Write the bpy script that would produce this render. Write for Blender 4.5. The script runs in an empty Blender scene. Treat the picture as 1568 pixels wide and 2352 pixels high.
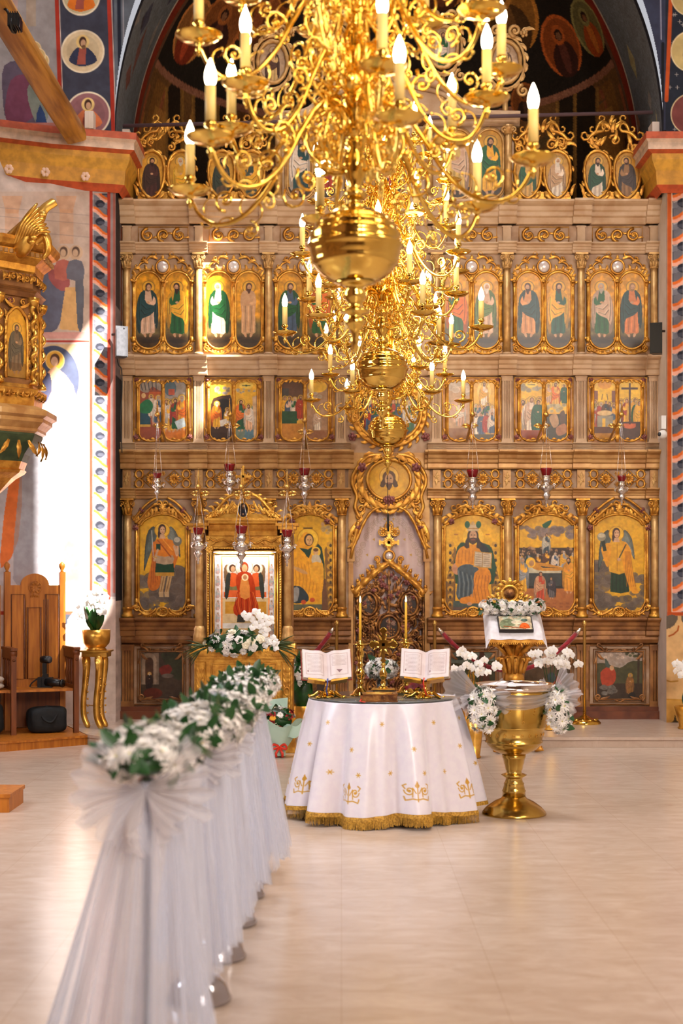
import bpy, math, random
import numpy as np
from mathutils import Vector, Matrix
random.seed(7)
RNG = np.random.default_rng(11)
SC = bpy.context.scene
COL = SC.collection
PI = math.pi

# ---------------------------------------------------------------- camera
F, CX, HY, EYE = 3267.0, 784.0, 1333.0, 1.56          # focal length, centre and horizon in pixels, eye height
cam = bpy.data.cameras.new('camera'); camo = bpy.data.objects.new('camera', cam); COL.objects.link(camo)
camo.location = (0, 0, EYE); camo.rotation_euler = (PI/2, 0, 0)
cam.sensor_fit = 'VERTICAL'; cam.sensor_height = 36; cam.sensor_width = 24; cam.lens = 50.0
cam.shift_y = 157/2352; cam.clip_end = 200
cam.dof.use_dof = True; cam.dof.focus_distance = 11.5; cam.dof.aperture_fstop = 2.2
SC.camera = camo
# ---------------------------------------------------------------- world, sun, north window light and added area fills, exposure
W = bpy.data.worlds.new('world'); SC.world = W; W.use_nodes = True
W.node_tree.nodes['Background'].inputs[0].default_value = (0.93, 0.93, 1.0, 1)
W.node_tree.nodes['Background'].inputs[1].default_value = 0.42
SUNV = Vector((1, -.75, 1.5)).normalized()
sl = bpy.data.lights.new('sun', 'SUN'); so = bpy.data.objects.new('sun', sl); COL.objects.link(so)
so.rotation_euler = SUNV.to_track_quat('Z', 'Y').to_euler(); sl.energy = 34; sl.angle = 0.009; sl.color = (1, .95, .86)
def area(name, loc, target, sx, sy, e, col):
    l = bpy.data.lights.new(name, 'AREA'); o = bpy.data.objects.new(name, l); COL.objects.link(o)
    l.shape = 'RECTANGLE'; l.size = sx; l.size_y = sy; l.energy = e; l.color = col; o.location = loc
    o.rotation_euler = (Vector(loc)-Vector(target)).to_track_quat('Z', 'Y').to_euler(); return o
area('west_fill', (3.4, -5.5, 7.2), (0.2, 15, 2.0), 3.2, 3.2, 980, (1, .9, .80))  # added fill behind the camera, set off-axis for relief; no window opening there
area('south_fill', (4.7, 4.5, 5.5), (-0.5, 9.5, 0), 1.6, 3, 120, (1, .88, .74))  # added ambient fill from the right; the wall has no opening here
area('north_window_light', (-4.8, 7.5, 3.6), (-1.2, 8, .3), 2.0, 3, 190, (.86, .92, 1.0))
area('overhead_fill', (0.3, 10.5, 15.5), (0.2, 10.8, 0), 3.5, 3.5, 190, (.96, .96, 1.0)).data.spread = math.radians(75)  # added soft top fill, spread narrowed to brighten the floor ahead
def point(name, loc, e, r=.12, col=(1, .80, .50)):
    l = bpy.data.lights.new(name, 'POINT'); o = bpy.data.objects.new(name, l); COL.objects.link(o)
    l.energy = e; l.color = col; l.shadow_soft_size = r; o.location = loc
SC.view_settings.view_transform = 'Standard'; SC.view_settings.look = 'None'
SC.view_settings.gamma = 1; SC.view_settings.use_curve_mapping = False; SC.view_settings.exposure = 0.42
SC.cycles.max_bounces = 8; SC.cycles.transparent_max_bounces = 24; SC.cycles.glossy_bounces = 4
SC.cycles.diffuse_bounces = 3; SC.cycles.sample_clamp_indirect = 6; SC.cycles.use_denoising = True
SC.cycles.caustics_reflective = False; SC.cycles.caustics_refractive = False

# ---------------------------------------------------------------- small helpers
def at(px, py, Y): return ((px-CX)*Y/F, Y, EYE-(py-HY)*Y/F)
def lin(c):
    c = np.asarray(c, float)/255
    return tuple(np.where(c <= .04045, c/12.92, ((c+.055)/1.055)**2.4).tolist())
def mul(c, k): return tuple(min(255, v*k) for v in c)

MT = {}
def mat(name, col, rough=.5, metal=0., col2=None, nscale=8, ndet=3, bump=0, bscale=30, emis=0, trans=0, alpha=1, attr=None,
        ior=1.45, sheen=0, contrast=None, stretch=None, spec=None, subs=0, coat=0):
    m = bpy.data.materials.new(name); m.use_nodes = True; MT[name] = m
    nt = m.node_tree; n = nt.nodes; l = nt.links; b = n['Principled BSDF']
    c = tuple(lin(col))+(1,)
    b.inputs['Base Color'].default_value = c; b.inputs['Roughness'].default_value = rough
    b.inputs['Metallic'].default_value = metal; b.inputs['IOR'].default_value = ior
    b.inputs['Transmission Weight'].default_value = trans; b.inputs['Alpha'].default_value = alpha
    b.inputs['Sheen Weight'].default_value = sheen; b.inputs['Coat Weight'].default_value = coat
    if spec is not None: b.inputs['Specular IOR Level'].default_value = spec
    if emis: b.inputs['Emission Color'].default_value = c; b.inputs['Emission Strength'].default_value = emis
    tc = None
    if col2 is not None or bump:
        tc = n.new('ShaderNodeTexCoord'); mp = n.new('ShaderNodeMapping'); l.new(tc.outputs['Object'], mp.inputs[0])
        if stretch: mp.inputs['Scale'].default_value = stretch
    src = None
    if attr:
        a = n.new('ShaderNodeAttribute'); a.attribute_name = attr; src = a.outputs['Color']
    if col2 is not None:
        t = n.new('ShaderNodeTexNoise'); t.inputs['Scale'].default_value = nscale; t.inputs['Detail'].default_value = ndet
        l.new(mp.outputs[0], t.inputs[0])
        r = n.new('ShaderNodeValToRGB'); lo, hi = contrast or (.38, .62)
        r.color_ramp.elements[0].position = lo; r.color_ramp.elements[1].position = hi
        l.new(t.outputs[0], r.inputs[0])
        mx = n.new('ShaderNodeMix'); mx.data_type = 'RGBA'
        l.new(r.outputs[0], mx.inputs['Factor'])
        if src:
            mx.blend_type = 'MULTIPLY'; l.new(src, mx.inputs['A']); mx.inputs['B'].default_value = tuple(lin(col2))+(1,)
        else:
            mx.inputs['A'].default_value = c; mx.inputs['B'].default_value = tuple(lin(col2))+(1,)
        src = mx.outputs['Result']
    if src: l.new(src, b.inputs['Base Color'])
    if bump:
        t2 = n.new('ShaderNodeTexNoise'); t2.inputs['Scale'].default_value = bscale; t2.inputs['Detail'].default_value = 4
        l.new(mp.outputs[0], t2.inputs[0]); bp = n.new('ShaderNodeBump'); bp.inputs['Strength'].default_value = bump
        bp.inputs['Distance'].default_value = .01; l.new(t2.outputs[0], bp.inputs['Height']); l.new(bp.outputs[0], b.inputs['Normal'])
    return m
mat('brass', (240, 202, 104), .11, 1, (222, 180, 78), 6)
mat('font_brass', (212, 178, 96), .2, 1, (186, 148, 66), 5, bump=.05, bscale=14)
mat('gilt', (226, 168, 72), .36, .7, (186, 126, 50), 14, 4, bump=.25, bscale=60)
mat('gilt_soft', (214, 172, 110), .42, .4, (186, 138, 80), 12, 4, bump=.2, bscale=60)
mat('gilt_bright', (238, 186, 88), .3, .8, (204, 146, 56), 9, 3, bump=.15, bscale=50)
mat('carved_bronze', (170, 118, 62), .38, .7, (92, 56, 34), 16, 3, bump=.3, bscale=60)
mat('beige', (208, 176, 142), .48, 0, (188, 150, 112), 5, 4, bump=.1, bscale=40)
mat('beige_gold', (202, 156, 96), .4, .25, (170, 120, 66), 6, 4, bump=.15, bscale=45)
mat('panel_pink', (196, 164, 136), .55, 0, (170, 130, 96), 6, 5)
mat('brown_gold', (164, 112, 62), .4, .3, (122, 78, 42), 7, 4, bump=.15, bscale=45)
mat('dark_wood_red', (118, 62, 34), .5, 0, (90, 44, 24), 6)
mat('silver', (232, 226, 220), .2, 1, (190, 184, 180), 20, bump=.2, bscale=80)
mat('chrome', (178, 178, 186), .08, 1)
mat('stand_gold', (206, 164, 90), .25, .9)
mat('red_glass', (150, 8, 22), .08, 0, trans=.35, spec=.7)
mat('wax', (245, 190, 60), .5, 0, subs=.2)
mat('candle_sleeve', (250, 214, 130), .5, 0)
mat('flame', (255, 214, 130), .5, emis=14)
mat('bulb', (255, 236, 196), .3, emis=24)
mat('oak', (186, 112, 32), .42, 0, (158, 88, 20), 5, 4, stretch=(6, 6, .6), bump=.06, bscale=30)
mat('oak_dark', (122, 64, 24), .4, 0, (94, 46, 18), 5, 4, stretch=(6, 6, .6))
mat('beam_wood', (196, 138, 62), .35, 0, (140, 88, 36), 4, 5, stretch=(4, .35, 4), bump=.2, bscale=12)
mat('black_fabric', (22, 24, 26), .8, 0, (12, 13, 15), 20, bump=.3)
mat('black_plastic', (20, 20, 22), .35)
mat('lens_glass', (30, 34, 44), .05, spec=.8)
mat('grey_plastic', (72, 72, 78), .5, 0, (60, 60, 66), 30)
mat('white_plastic', (225, 222, 220), .4)
mat('cushion', (214, 200, 186), .85, 0, (196, 180, 166), 20)
mat('red_velvet', (160, 14, 34), .75, sheen=.6, col2=(120, 8, 24), nscale=30)
mat('red_cloth', (150, 16, 24), .7, 0, (96, 8, 14), 12)
mat('satin', (232, 222, 226), .32, 0, attr='Col', col2=(250, 248, 252), nscale=20, sheen=.3)
mat('white_cloth', (232, 228, 232), .7, 0, (216, 210, 214), 14, bump=.2, bscale=20)
mat('gold_fringe', (206, 158, 62), .6, .2, (150, 108, 34), 90)
mat('petal_white', (246, 242, 240), .6, 0, (234, 228, 220), 30)
mat('petal_cream', (238, 226, 198), .6)
mat('petal_yellow', (240, 176, 50), .6)
mat('petal_red', (150, 24, 30), .6)
mat('flower_heart', (206, 200, 120), .7)
mat('leaf', (36, 84, 34), .4, 0, (20, 54, 24), 12)
mat('leaf_light', (108, 140, 60), .5, 0, (70, 104, 44), 12)
mat('palm', (70, 82, 36), .5, 0, (40, 54, 22), 12)
mat('mint_paper', (176, 202, 186), .6, 0, (160, 188, 172), 6)
mat('ribbon_red', (214, 52, 30), .4)
mat('paper', (236, 226, 226), .7, attr='Col', col2=(244, 240, 240), nscale=12)
mat('book_edge', (206, 190, 168), .7, 0, (170, 150, 128), 60, stretch=(1, 1, 1))
mat('book_red', (150, 28, 22), .5)
mat('book_brown', (136, 80, 34), .38, .2, (104, 58, 24), 20)
mat('tooling', (230, 176, 80), .3, .8)
mat('dark_box', (34, 26, 22), .35)
mat('glass_top', (206, 214, 210), .03, 0, trans=.85, ior=1.45)
mat('clear_glass', (240, 244, 244), .03, 0, trans=.95, ior=1.35)
mat('mirror_boss', (226, 212, 206), .22, .3, spec=.8)
mat('rose_paint', (150, 88, 82), .5, .1, (116, 60, 56), 20)
mat('green_paint', (70, 84, 52), .55, 0, (48, 62, 40), 10)
mat('iron', (104, 82, 86), .5, .3)
mat('plaster_white', (224, 208, 196), .8, 0, (214, 196, 182), 5, bump=.1, bscale=14)
mat('painting', (200, 150, 60), .34, attr='Col', col2=(240, 232, 224), nscale=26, ndet=4, spec=.5)
mat('print', (200, 150, 60), .2, attr='Col', col2=(244, 238, 232), nscale=20)
mat('fresco', (200, 190, 180), .8, attr='Col', col2=(240, 236, 234), nscale=9, ndet=6, spec=.2)
mat('ceiling_plaster', (190, 170, 150), .8, 0, (150, 130, 110), 3)
def tulle_mat(name, col, dens, tl=.45):
    m = bpy.data.materials.new(name); m.use_nodes = True; MT[name] = m
    nt = m.node_tree; n = nt.nodes; l = nt.links; n.clear()
    out = n.new('ShaderNodeOutputMaterial'); mix = n.new('ShaderNodeMixShader'); tr = n.new('ShaderNodeBsdfTransparent')
    m2 = n.new('ShaderNodeMixShader'); d = n.new('ShaderNodeBsdfDiffuse'); t = n.new('ShaderNodeBsdfTranslucent')
    for q in (d, t): q.inputs[0].default_value = tuple(lin(col))+(1,)
    m2.inputs[0].default_value = tl; l.new(d.outputs[0], m2.inputs[1]); l.new(t.outputs[0], m2.inputs[2])
    lw = n.new('ShaderNodeLayerWeight'); lw.inputs[0].default_value = .35
    mr = n.new('ShaderNodeMapRange'); mr.inputs['To Min'].default_value = dens; mr.inputs['To Max'].default_value = min(1, dens+.45)
    l.new(lw.outputs['Facing'], mr.inputs['Value']); l.new(mr.outputs[0], mix.inputs[0])
    l.new(tr.outputs[0], mix.inputs[1]); l.new(m2.outputs[0], mix.inputs[2]); l.new(mix.outputs[0], out.inputs[0])
tulle_mat('tulle', (226, 229, 242), .23)
tulle_mat('tulle_bow', (228, 224, 228), .32)
# marble floor
m = mat('marble', (216, 198, 184), .2, 0, spec=.5)
def marble_nodes(m, tile, base, vein, grout):
    nt = m.node_tree; n = nt.nodes; l = nt.links; b = n['Principled BSDF']
    tc = n.new('ShaderNodeTexCoord'); mp = n.new('ShaderNodeMapping'); l.new(tc.outputs['Object'], mp.inputs[0])
    mp.inputs['Scale'].default_value = (1.2, 2.6, 1); mp.inputs['Rotation'].default_value = (0, 0, .25)
    t = n.new('ShaderNodeTexNoise'); t.inputs['Scale'].default_value = 3.2; t.inputs['Detail'].default_value = 10; t.inputs['Roughness'].default_value = .68; t.inputs['Distortion'].default_value = .8
    l.new(mp.outputs[0], t.inputs[0])
    r = n.new('ShaderNodeValToRGB'); e = r.color_ramp.elements
    e[0].position = .25; e[0].color = tuple(lin(vein))+(1,); e[1].position = .75; e[1].color = tuple(lin(base))+(1,)
    l.new(t.outputs[0], r.inputs[0])
    br = n.new('ShaderNodeTexBrick'); br.offset = 0; br.inputs['Scale'].default_value = 1
    br.inputs['Brick Width'].default_value = tile; br.inputs['Row Height'].default_value = tile; br.inputs['Mortar Size'].default_value = .0012
    br.inputs['Color1'].default_value = (1, 1, 1, 1); br.inputs['Color2'].default_value = (.96, .95, .94, 1); br.inputs['Mortar'].default_value = tuple(lin(grout))+(1,)
    l.new(tc.outputs['Object'], br.inputs[0])
    mx = n.new('ShaderNodeMix'); mx.data_type = 'RGBA'; mx.blend_type = 'MULTIPLY'; mx.inputs['Factor'].default_value = 1
    l.new(r.outputs[0], mx.inputs['A']); l.new(br.outputs['Color'], mx.inputs['B']); l.new(mx.outputs['Result'], b.inputs['Base Color'])
    r2 = n.new('ShaderNodeMapRange'); l.new(t.outputs[0], r2.inputs['Value']); r2.inputs['To Min'].default_value = .20; r2.inputs['To Max'].default_value = .22
    l.new(r2.outputs[0], b.inputs['Roughness'])
marble_nodes(m, .6, (208, 188, 172), (182, 158, 140), (228, 220, 212))

# ---------------------------------------------------------------- mesh builder
class MB:
    def __init__(s): s.v = []; s.f = []; s.m = []; s.sm = []
    def add(s, V, Fs, m=0, smooth=True):
        o = len(s.v); s.v.extend(tuple(p) for p in V)
        for f in Fs: s.f.append(tuple(i+o for i in f)); s.m.append(m); s.sm.append(smooth)
    def box(s, x0, x1, y0, y1, z0, z1, m=0):
        V = [(x, y, z) for x in (x0, x1) for y in (y0, y1) for z in (z0, z1)]
        s.add(V, [(0, 1, 3, 2), (4, 6, 7, 5), (0, 4, 5, 1), (2, 3, 7, 6), (0, 2, 6, 4), (1, 5, 7, 3)], m, False)
    def lathe(s, prof, n=24, c=(0, 0), m=0, flute=0, a0=0, a1=2*PI, smooth=True):
        full = abs(a1-a0-2*PI) < 1e-6; k = n if full else n+1; V = []
        for r, z in prof:
            for i in range(k):
                a = a0+(a1-a0)*i/n; rr = r*(1-flute*(i % 2)) if flute else r
                V.append((c[0]+rr*math.cos(a), c[1]+rr*math.sin(a), z))
        Fs = []
        for j in range(len(prof)-1):
            for i in range(n):
                i2 = (i+1) % k; Fs.append((j*k+i, j*k+i2, (j+1)*k+i2, (j+1)*k+i))
        s.add(V, Fs, m, smooth)
        if full:
            for j, rev in ((0, True), (len(prof)-1, False)):
                if prof[j][0] > 1e-5:
                    f = tuple(range(j*k, j*k+k)); o = len(s.v)-len(V)
                    s.f.append(tuple(o+i for i in (reversed(f) if rev else f))); s.m.append(m); s.sm.append(False)
    def tube(s, pts, r, n=6, m=0, closed=False, flat=1.0, cap=True):
        P = [Vector(p) for p in pts]; N = len(P)
        R = r if isinstance(r, (list, tuple)) else [r]*N
        V = []; up = None
        for i in range(N):
            if closed: t = P[(i+1) % N]-P[i-1]
            else: t = P[min(i+1, N-1)]-P[max(i-1, 0)]
            if t.length < 1e-9: t = Vector((0, 0, 1))
            t.normalize()
            if up is None: up = Vector((0, 1, 0)) if abs(t.y) < .9 else Vector((0, 0, 1))
            a = (up-t*up.dot(t))
            if a.length < 1e-6: a = t.orthogonal()
            a.normalize(); up = a; b = t.cross(a)
            for k in range(n):
                g = 2*PI*k/n; V.append(P[i]+a*(math.cos(g)*R[i]*flat)+b*(math.sin(g)*R[i]))
        Fs = []
        for i in range(N if closed else N-1):
            j = (i+1) % N
            for k in range(n):
                k2 = (k+1) % n; Fs.append((i*n+k, i*n+k2, j*n+k2, j*n+k))
        if cap and not closed: Fs.append(tuple(reversed(range(n)))); Fs.append(tuple(range((N-1)*n, N*n)))
        s.add(V, Fs, m)
    def ball(s, c, r, nu=10, nv=7, sc=(1, 1, 1), m=0):
        V = []; Fs = []
        for j in range(nv+1):
            t = PI*j/nv
            for i in range(nu):
                a = 2*PI*i/nu; V.append((c[0]+r*sc[0]*math.sin(t)*math.cos(a), c[1]+r*sc[1]*math.sin(t)*math.sin(a), c[2]-r*sc[2]*math.cos(t)))
        for j in range(nv):
            for i in range(nu):
                i2 = (i+1) % nu; Fs.append((j*nu+i, j*nu+i2, (j+1)*nu+i2, (j+1)*nu+i))
        s.add(V, Fs, m)
    def prism(s, poly, y0, y1, m=0, smooth=False):          # poly in (x,z), extruded along y
        n = len(poly); V = [(p[0], y0, p[1]) for p in poly]+[(p[0], y1, p[1]) for p in poly]
        s.add(V, [tuple(range(n)), tuple(reversed(range(n, 2*n)))], m, False)
        s.add(V, [(i, (i+1) % n, (i+1) % n+n, i+n) for i in range(n)], m, smooth)
    def prism_x(s, prof, x0, x1, m=0, smooth=False):        # prof in (y,z), extruded along x
        n = len(prof); V = [(x0, p[0], p[1]) for p in prof]+[(x1, p[0], p[1]) for p in prof]
        s.add(V, [tuple(reversed(range(n))), tuple(range(n, 2*n))]+[(i, i+n, (i+1) % n+n, (i+1) % n) for i in range(n)], m, smooth)
    def prism_z(s, poly, z0, z1, m=0, smooth=False):        # poly in (x,y)
        n = len(poly); V = [(p[0], p[1], z0) for p in poly]+[(p[0], p[1], z1) for p in poly]
        s.add(V, [tuple(reversed(range(n))), tuple(range(n, 2*n))], m, False)
        s.add(V, [(i, (i+1) % n, (i+1) % n+n, i+n) for i in range(n)], m, smooth)
    def grid(s, fn, nu, nv, m=0, smooth=True, closed=False):
        V = [fn(i/nu, j/nv) for j in range(nv+1) for i in range(nu+(0 if closed else 1))]; k = nu+(0 if closed else 1); Fs = []
        for j in range(nv):
            for i in range(nu):
                i2 = (i+1) % k; Fs.append((j*k+i, j*k+i2, (j+1)*k+i2, (j+1)*k+i))
        s.add(V, Fs, m, smooth)
    def merge(s, o, fn=None, m=None):
        off = len(s.v); s.v.extend(tuple(fn(p)) if fn else p for p in o.v)
        s.f.extend(tuple(i+off for i in f) for f in o.f); s.m.extend(o.m if m is None else [m]*len(o.m)); s.sm.extend(o.sm)
    # --- carved ornament, in the (x,z) plane, standing out towards `d` (the y coordinate)
    def spiral(s, x, z, r, turns=1.6, a0=0, w=None, d=0, cw=1, m=0, eye=True, lift=0, n=18):
        w = w or r*.22; P = []; R = []
        for i in range(n+1):
            t = i/n; a = a0+cw*turns*2*PI*t; rr = r*(1-t*.85)
            P.append((x+rr*math.cos(a), d+lift*t, z+rr*math.sin(a))); R.append(w*(1-.45*t))
        s.tube(P, R, 5, m)
        if eye: s.ball((x, d+lift, z), r*.26, 6, 4, m=m)
    def cscroll(s, x, z, L, ang, h, w, d=0, m=0, flip=1):   # a C scroll with both ends curling in
        ca, sa = math.cos(ang), math.sin(ang); P = []; R = []
        for i in range(25):
            t = i/24*2-1; u = 1.0
            if abs(t) > .6:
                q = (abs(t)-.6)/.4; a = q*1.45*PI; rr = .2*L*(1-.55*q)
                px = (.34*L+rr*math.sin(a))*(1 if t > 0 else -1); pz = h*.55-.2*L*0 - (rr*math.cos(a)-.2*L*.0) ; pz = h*(1-.36)-(.2*L-rr*math.cos(a))
            else: px = t/.6*.34*L; pz = h*(1-(t)**2)
            pz *= flip; P.append((x+px*ca-pz*sa, d, z+px*sa+pz*ca)); R.append(w*(1.1-.55*abs(t)))
        s.tube(P, R, 5, m)
    def leaf(s, x, z, ang, L, wd, d=0, curl=.6, m=0, lift=None, lobes=3):
        lift = wd*.5 if lift is None else lift; n = 8; V = []; a = ang; px, pz = x, z; st = L/n
        for i in range(n+1):
            t = i/n; ww = wd*(math.sin(PI*min(1, t*.93+.07))**.7)*(1-.32*abs(math.sin(t*PI*lobes)))*(1-.35*t)
            nx, nz = -math.sin(a), math.cos(a); dd = d+lift*math.sin(PI*t)
            V += [(px+nx*ww, d+lift*.2, pz+nz*ww), (px+nx*ww*.5, dd, pz+nz*ww*.5), (px, dd-lift*.45, pz), (px-nx*ww*.5, dd, pz-nz*ww*.5), (px-nx*ww, d+lift*.2, pz-nz*ww)]
            px += math.cos(a)*st; pz += math.sin(a)*st; a += curl/n
        s.add(V, [(i*5+k, i*5+k+1, i*5+k+6, i*5+k+5) for i in range(n) for k in range(4)], m)
    def rose(s, x, z, r, d=0, m=0):
        s.ball((x, d+r*.3, z), r*.5, 7, 5, m=m)
        for k in range(5):
            a = k*2*PI/5+x; s.ball((x+math.cos(a)*r*.62, d, z+math.sin(a)*r*.62), r*.46, 6, 4, (1, .6, 1), m=m)
    def flower(s, x, z, r, d=0, m=0, n=8):
        s.ball((x, d, z), r*.26, 6, 4, m=m)
        for k in range(n):
            a = k*2*PI/n; s.leaf(x+math.cos(a)*r*.2, z+math.sin(a)*r*.2, a, r*.8, r*.2, d, 0, m, r*.2, 0)
    def ring(s, x, z, rx, rz, w, d=0, m=0, n=28, bumps=0):
        P = [(x+rx*math.cos(a), d, z+rz*math.sin(a)) for a in [2*PI*i/n for i in range(n)]]
        s.tube(P, [w*(1+(.25 if bumps and i % 2 else 0)) for i in range(n)], 6, m, True)
    def beads(s, pts, r, d=None, m=0):
        for p in pts: s.ball(p, r, 6, 4, m=m)
    def build(s, name, mats, parent=None, fn=None, col=None, link=True):
        me = bpy.data.meshes.new(name)
        V = np.array([fn(p) for p in s.v] if fn else s.v, dtype=np.float32).reshape(-1, 3)
        if parent is not None: V = V-np.array(ORG.get(parent.name, (0, 0, 0)), dtype=np.float32)
        me.from_pydata(V.tolist(), [], s.f)
        if isinstance(mats, str): mats = [mats]
        for q in mats: me.materials.append(MT[q])
        me.polygons.foreach_set('material_index', s.m); me.polygons.foreach_set('use_smooth', s.sm); me.update()
        o = bpy.data.objects.new(name, me)
        if parent is not None: o.parent = parent; ORG[o.name] = ORG.get(parent.name, (0, 0, 0))
        if link: COL.objects.link(o)
        return o
ORG = {}
def tag(o, label, cat, group=None):
    o['label'] = label; o['category'] = cat
    if group: o['group'] = group
    return o
def thing(name, label, cat, loc=(0, 0, 0), group=None, local=False):
    o = bpy.data.objects.new(name, None); COL.objects.link(o); o.location = loc; o.empty_display_size = .1
    ORG[o.name] = (0, 0, 0) if local else tuple(loc)
    return tag(o, label, cat, group)
def struct(o): o['kind'] = 'structure'; return o
def solo(mb, name, mats, label, cat, loc=(0, 0, 0), group=None):
    o = mb.build(name, mats); me = o.data
    if any(loc):
        me.transform(Matrix.Translation(-Vector(loc))); o.location = loc
    return tag(o, label, cat, group)
def children_map():
    d = {}
    for o in bpy.data.objects:
        if o.parent: d.setdefault(o.parent.name, []).append(o)
    return d
def dup(o, parent=None, cm=None):
    cm = cm if cm is not None else children_map()
    c = o.copy(); COL.objects.link(c)
    if parent is not None: c.parent = parent
    ORG[c.name] = ORG.get(o.name, (0, 0, 0))
    for ch in cm.get(o.name, []): dup(ch, c, cm)
    return c
def smooth_path(pts, k=6, closed=False):
    P = [Vector(p) for p in pts]; n = len(P); out = []
    for i in range(n if closed else n-1):
        p0, p1, p2, p3 = (P[(i-1) % n], P[i], P[(i+1) % n], P[(i+2) % n]) if closed else (P[max(i-1, 0)], P[i], P[i+1], P[min(i+2, n-1)])
        for j in range(k):
            t = j/k; out.append(.5*((2*p1)+(p2-p0)*t+(2*p0-5*p1+4*p2-p3)*t*t+(3*p1-p0-3*p2+p3)*t**3))
    if not closed: out.append(P[-1])
    return out

# ---------------------------------------------------------------- painter: a colour canvas turned into mesh colours
class Cv:
    def __init__(s, x0, y0, x1, y1, col, R=1.2):
        nx = max(3, int((x1-x0)*R)); ny = max(3, int((y1-y0)*R)); s.R = R; s.x0, s.y0, s.x1, s.y1 = x0, y0, x1, y1
        s.X, s.Y = np.meshgrid(np.linspace(x0, x1, nx), np.linspace(y0, y1, ny)); s.nx, s.ny = nx, ny
        s.a = np.ones((ny, nx, 3))*np.array(col, float)
    def sl(s, x0, y0, x1, y1):
        i0 = int(max(0, (x0-s.x0)/(s.x1-s.x0)*(s.nx-1)-1)); i1 = int(min(s.nx, (x1-s.x0)/(s.x1-s.x0)*(s.nx-1)+2))
        j0 = int(max(0, (y0-s.y0)/(s.y1-s.y0)*(s.ny-1)-1)); j1 = int(min(s.ny, (y1-s.y0)/(s.y1-s.y0)*(s.ny-1)+2))
        return (slice(j0, max(j0, j1)), slice(i0, max(i0, i1)))
    def mix(s, k, m, col): v = s.a[k]; v += (np.array(col, float)-v)*np.clip(m, 0, 1)[..., None]
    def ell(s, cx, cy, rx, ry, col, ang=0, al=1, ring=0):
        R = max(rx, ry)+ring+1; k = s.sl(cx-R, cy-R, cx+R, cy+R); x = s.X[k]-cx; y = s.Y[k]-cy
        if x.size == 0: return
        c, q = math.cos(ang), math.sin(ang); u = (x*c+y*q)/rx; v = (-x*q+y*c)/ry; d = (np.sqrt(u*u+v*v)-1)*min(rx, ry)*s.R
        m = np.clip(.5-d, 0, 1) if not ring else np.clip(ring*s.R/2+.5-np.abs(d), 0, 1)
        s.mix(k, m*al, col)
    def poly(s, pts, col, al=1, sm=0):
        if sm: pts = [(p.x, p.y) for p in smooth_path([(a, b, 0) for a, b in pts], sm, True)]
        P = np.array(pts); k = s.sl(P[:, 0].min(), P[:, 1].min(), P[:, 0].max(), P[:, 1].max()); x = s.X[k]; y = s.Y[k]
        if x.size == 0: return
        ins = np.zeros(x.shape, bool); n = len(P)
        for i in range(n):
            xa, ya = P[i]; xb, yb = P[(i+1) % n]
            if ya == yb: continue
            c = ((ya > y) != (yb > y)) & (x < (xb-xa)*(y-ya)/(yb-ya)+xa); ins ^= c
        s.mix(k, ins*al, col)
    def line(s, pts, w, col, al=1):
        P = np.array(pts, float); k = s.sl(P[:, 0].min()-w, P[:, 1].min()-w, P[:, 0].max()+w, P[:, 1].max()+w); x = s.X[k]; y = s.Y[k]
        if x.size == 0: return
        D = np.full(x.shape, 1e9)
        for i in range(len(P)-1):
            a = P[i]; b = P[i+1]; ab = b-a; L = max((ab**2).sum(), 1e-9); t = np.clip(((x-a[0])*ab[0]+(y-a[1])*ab[1])/L, 0, 1)
            D = np.minimum(D, np.hypot(x-a[0]-t*ab[0], y-a[1]-t*ab[1]))
        s.mix(k, np.clip((w/2-D)*s.R+.5, 0, 1)*al, col)
    def rect(s, x0, y0, x1, y1, col, al=1):
        k = s.sl(x0, y0, x1, y1); m = ((s.X[k] >= x0) & (s.X[k] <= x1) & (s.Y[k] >= y0) & (s.Y[k] <= y1)); s.mix(k, m*al, col)
    def noise(s, sc, amp, seed=0):
        r = np.random.default_rng(seed+int(abs(s.x0)*7+abs(s.y0)*3)); tot = np.zeros((s.ny, s.nx)); a = 1.
        for o in range(3):
            gx = max(2, int((s.x1-s.x0)/sc)+2); gy = max(2, int((s.y1-s.y0)/sc)+2); g = r.uniform(-1, 1, (gy, gx))
            u = np.linspace(0, gx-1.001, s.nx); v = np.linspace(0, gy-1.001, s.ny); iu = u.astype(int); iv = v.astype(int); fu = u-iu; fv = v-iv
            fu = fu*fu*(3-2*fu); fv = fv*fv*(3-2*fv)
            A = g[np.ix_(iv, iu)]*(1-fu)+g[np.ix_(iv, iu+1)]*fu; B = g[np.ix_(iv+1, iu)]*(1-fu)+g[np.ix_(iv+1, iu+1)]*fu
            tot += a*(A*(1-fv)[:, None]+B*fv[:, None]); a *= .55; sc /= 2.2
        s.a *= (1+amp*tot[..., None]); s.n = tot
        return tot
    def clouds(s, cx, cy, rx, ry, col, n=14, seed=1, shade=.8):
        r = random.Random(seed)
        for i in range(n):
            x = cx+r.uniform(-1, 1)*rx; y = cy+r.uniform(-1, 1)*ry; q = r.uniform(.25, .5)*min(rx, ry)*1.3
            s.ell(x, y, q*1.3, q, mul(col, r.uniform(shade, 1.05)), 0, .8); s.ell(x, y, q*1.1, q*.8, mul(col, 1.25), 0, .35, ring=1.2)
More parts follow.
